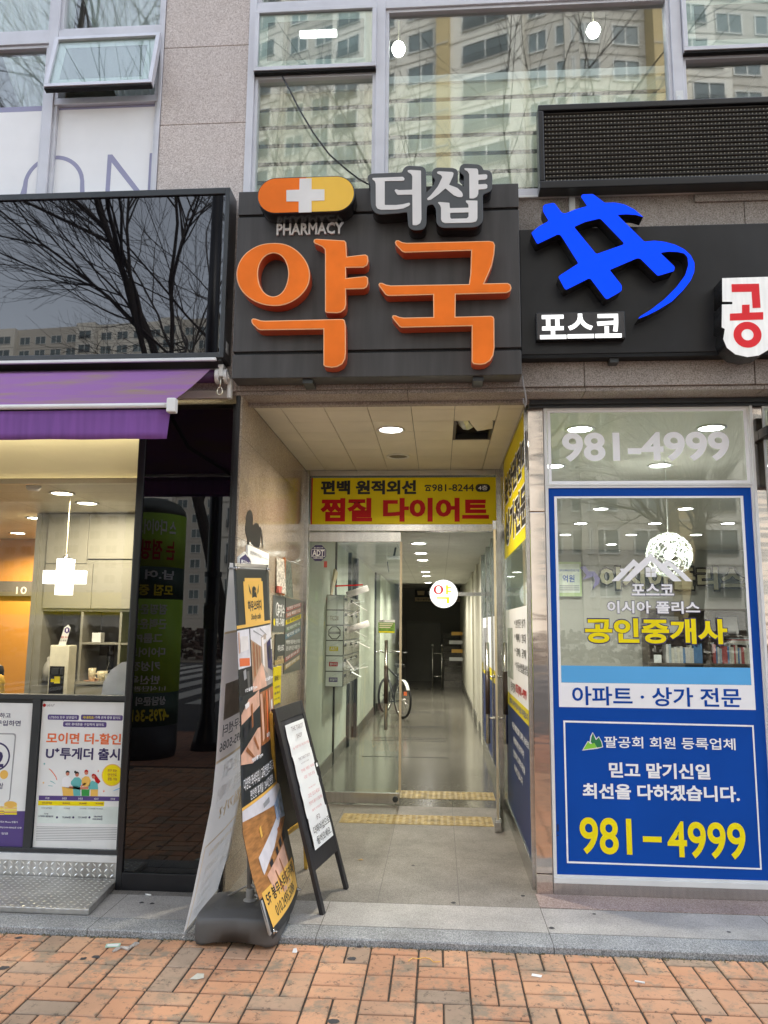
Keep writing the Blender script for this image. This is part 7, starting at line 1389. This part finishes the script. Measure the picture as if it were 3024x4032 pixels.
for b_, a0, a1, z0, z1, mt_ in (('스 다이어트', -62, 42, 2.56, 2.74, 'white'), ('는 점핑!!', -62, 52, 2.26, 2.50, 'red'), ('남.여', -62, -12, 2.03, 2.14, 'white'), ('모집 중!!', -62, 42, 1.84, 1.97, 'yel'), ('점핑운동', -52, 8, 1.62, 1.74, 'white'), ('근력운동', -52, 8, 1.45, 1.57, 'white'), ('그룹PT', -46, 6, 1.29, 1.40, 'white'), ('다이어트', -52, 10, 1.13, 1.24, 'white'), ('키성장', -44, 4, .97, 1.08, 'white'), ('반신욕', -44, 4, .82, .92, 'white'), ('1:1식단관리', -56, 42, .74, .80, 'white'), ('상담문의', -58, -8, .58, .68, 'white'), ('-4795-3618', -66, 48, .40, .54, 'yel')): itext(b_, a0, min(a1, 8), z0, z1, M[mt_])
lpst = thing('utility_pole', 'dark steel pole on the pavement edge behind the viewpoint', 'pole', (-2.9, -5.4, -.03)); MB().lathe((-2.9, -5.4, -.03), [(.20, 0), (.17, .12), (.085, .45), (.082, 4.2), (.07, 7.5)], 18).build('shaft', M['black_frame'], lpst, smooth=True); MB().lathe((-2.9, -5.4, 2.12), [(.11, 0), (.11, .06)], 16).lathe((-2.9, -5.4, 1.75), [(.10, 0), (.10, .03)], 16).box(-2.97, -2.83, -5.32, -5.29, 1.45, 1.75).build('clamp', M['alu_dark'], lpst)
bark = pm('dark_bark', (.045, .037, .032), .9, 0, .3, 20, .4, 60)
def bare_tree(x, y, H, r0, lean, seed, label, levels=5):
    rg = random.Random(seed); tr = thing('bare_tree', label, 'tree', (x, y, -.1)); trunk, crown = MB(), MB()
    def grow(p, d, L, r, lv):
        n = 5 if lv > 1 else 4; pts = [p]; q = p; dd = d.copy()
        for i in range(n):
            dd = (dd+Vector((rg.gauss(0, .10), rg.gauss(0, .10), rg.gauss(.03, .07)))*(1.0 if lv < levels else .4)).normalized(); q = q+dd*L/n; pts.append(q)
        (trunk if lv >= levels else crown).tube(pts, [r*(1-.42*i/n) for i in range(n+1)], 8 if lv >= levels-1 else (5 if lv > 1 else 3), cap=False)
        if lv == 0: return
        kids = 4 if lv == levels else rg.choice((3, 4, 4, 5))
        for k in range(kids):
            t = rg.uniform(.40, 1.0) if lv < levels else rg.uniform(.72, 1.0); i = min(int(t*n), n-1); b0 = pts[i].lerp(pts[i+1], t*n-i)
            ax = dd.orthogonal().normalized(); ax.rotate(Matrix.Rotation(rg.uniform(0, 6.283), 3, dd)); nd = (dd*math.cos(.62)+ax*math.sin(rg.uniform(.45, .75))+Vector((-.24 if x < -4 else 0, 0, .08))).normalized()
            grow(b0, nd, L*rg.uniform(.60, .80), r*rg.uniform(.40, .54), lv-1)
        grow(pts[-1], (dd+Vector((rg.gauss(0, .12), rg.gauss(0, .12), .05))).normalized(), L*.80, r*.58, lv-1)
    grow(Vector((x, y, -.1)), Vector(lean).normalized(), H, r0, levels); trunk.build('trunk', bark, tr, smooth=True); crown.build('crown', bark, tr)
bare_tree(-4.1, -11.4, 5.6, .16, (-.12, .02, 1), 12, 'bare street tree behind the viewpoint, mirrored in the black fascia', 5)
bare_tree(4.9, -11.2, 3.3, .20, (.06, 0, 1), 23, 'bare forked street tree behind the viewpoint, mirrored in the right shop glass', 5)
bare_tree(-.2, -13.0, 4.6, .16, (.05, 0, 1), 31, 'bare street tree behind the viewpoint, mirrored in the upper windows', 5)
for a, b in (((-16.5, -12, 22), (-8.4, -14, 4)), ((-18.5, -12, 22), (-9.6, -14, 4))):
    pts = [Vector(a).lerp(Vector(b), t/12)-Vector((0, 0, 1.4*math.sin(math.pi*t/12))) for t in range(13)]; tag(MB().tube(pts, .03, 5).build('overhead_wire', M['blk']), 'overhead street wire crossing behind the viewpoint', 'wire', 'overhead wires behind the viewpoint')
tw_wall = pm('apartment_cream', (.64, .61, .54), .8, 0, .06, .12); tw_dk = pm('apartment_taupe', (.47, .44, .385), .8, 0, .06, .12); tw_y = pm('apartment_ochre', (.46, .35, .17), .8, 0, .06, .12); tw_gl = pm('apartment_window', (.11, .14, .145), .15, 0, .4, .2); tw_fr = pm('apartment_frame', (.60, .60, .57), .6); tw_w = pm('apartment_pale_panel', (.20, .30, .30), .3)
def tower(cx, cy, ang, secs, H, fl, label):
    """secs: list of (width, projection, wall material, windows per floor); front looks along +Y before rotation"""
    t = thing('apartment_tower', label, 'apartment block', (cx, cy, 0)); rot = Matrix.Translation((cx, cy, 0)) @ Matrix.Rotation(R(ang), 4, 'Z')
    w, g, f, pn, d = MB(), MB(), MB(), MB(), MB(); x = -sum(s[0] for s in secs)/2
    ws = {}
    for W_, pr, mt_, nw in secs:
        ws.setdefault(mt_, MB()).box(x, x+W_, -12, pr, 0, H+(1.2 if nw == 0 else 0)); n = int(H/fl)
        for k in range(1, n):
            z = k*fl
            d.box(x, x+W_, pr, pr+.05, z-.08, z+.02)
            for i in range(nw):
                ww = W_/nw*.62; xa = x+W_/nw*(i+.5)-ww/2; g.box(xa, xa+ww, pr-.1, pr+.03, z+.75, z+2.25); f.box(xa-.1, xa+ww+.1, pr, pr+.10, z+2.25, z+2.35).box(xa-.1, xa+ww+.1, pr, pr+.10, z+.65, z+.75).box(xa+ww/2-.05, xa+ww/2+.05, pr, pr+.09, z+.75, z+2.25).box(xa-.1, xa, pr, pr+.09, z+.75, z+2.25).box(xa+ww, xa+ww+.1, pr, pr+.09, z+.75, z+2.25)
                if nw == 1: pn.box(xa, xa+ww, pr+.18, pr+.22, z+.7, z+.76).box(xa, xa+ww, pr+.18, pr+.22, z+1.25, z+1.30); [pn.box(xa+ww*q_/12-.015, xa+ww*q_/12+.015, pr+.18, pr+.22, z+.76, z+1.25) for q_ in range(13)]
        x += W_
    for mt_, mbb in ws.items():
        mbb.v = [tuple(rot @ Vector(v)) for v in mbb.v]; mbb.build('wall', mt_, t)
    for nm_, mbb, mt_ in (('window', g, tw_gl), ('window_frame', f, tw_fr), ('balcony_rail', pn, M['alu_dark']), ('floor_band', d, tw_dk)):
        mbb.v = [tuple(rot @ Vector(v)) for v in mbb.v]
        if mbb.v: tag(mbb.build(nm_, mt_, t), kind='stuff')
tower(-3.5, -52, 20, [(4.5, .6, tw_wall, 1), (5, 0, tw_dk, 2), (3.2, 1, tw_wall, 1), (6.5, .2, tw_wall, 2), (1.0, 1.2, tw_y, 0), (5.5, .8, tw_wall, 1), (4, 0, tw_dk, 2)], 62, 2.85, 'tall cream apartment tower across the street with balconies')
tower(23.5, -49, -8, [(6, 0, tw_dk, 2), (1.2, 1.4, tw_y, 0), (3.5, 1, tw_wall, 1), (6, .3, tw_dk, 2), (3.5, 1, tw_wall, 1), (1.2, 1.4, tw_y, 0), (7, 0, tw_dk, 2)], 60, 2.85, 'tall taupe apartment tower across the street beside the cream one')
tower(-62, -140, 6, [(9, 1, tw_wall, 2), (14, 0, tw_dk, 4), (4, 1.5, tw_wall, 1), (14, 0, tw_wall, 4), (4, 1.5, tw_wall, 1), (12, 0, tw_dk, 4), (9, 1, tw_wall, 2)], 61, 2.85, 'long distant apartment slab across the street')
tower(-118, -150, 0, [(10, 1, tw_wall, 3), (14, 0, tw_dk, 4), (4, 1.5, tw_wall, 1), (16, 0, tw_wall, 4)], 60, 2.85, 'far apartment slab at the left end of the street view')
ap_ = thing('street_banner', 'yellow banner strung between poles across the road', 'banner', (-17, -29, 2)); MB().box(-21, -14, -29.05, -29, 1.9, 2.9).build('cloth', M['yel_sign'], ap_); MB().tube([(-21, -29.1, -.1), (-21, -29.1, 3.6)], .05, 8).tube([(-14, -29.1, -.1), (-14, -29.1, 3.6)], .05, 8).build('pole', M['alu_dark'], ap_)
hd_ = MB(); rg = random.Random(9)
for _ in range(5000):
    x, y, z = rg.uniform(-40, 40), rg.uniform(-33, -31), rg.uniform(-.1, 1.3); r = rg.uniform(.08, .22); a = rg.uniform(0, 3.1); hd_.quad((x-r*math.cos(a), y-r*math.sin(a), z), (x+r*math.cos(a), y+r*math.sin(a), z+rg.uniform(-.1, .1)), (x+r*.8*math.cos(a), y+.1, z+r), (x-r*.8*math.cos(a), y-.1, z+r))
tag(hd_.build('far_hedge', pm('winter_hedge', (.07, .045, .035), .9, 0, .5, 2)), kind='stuff')
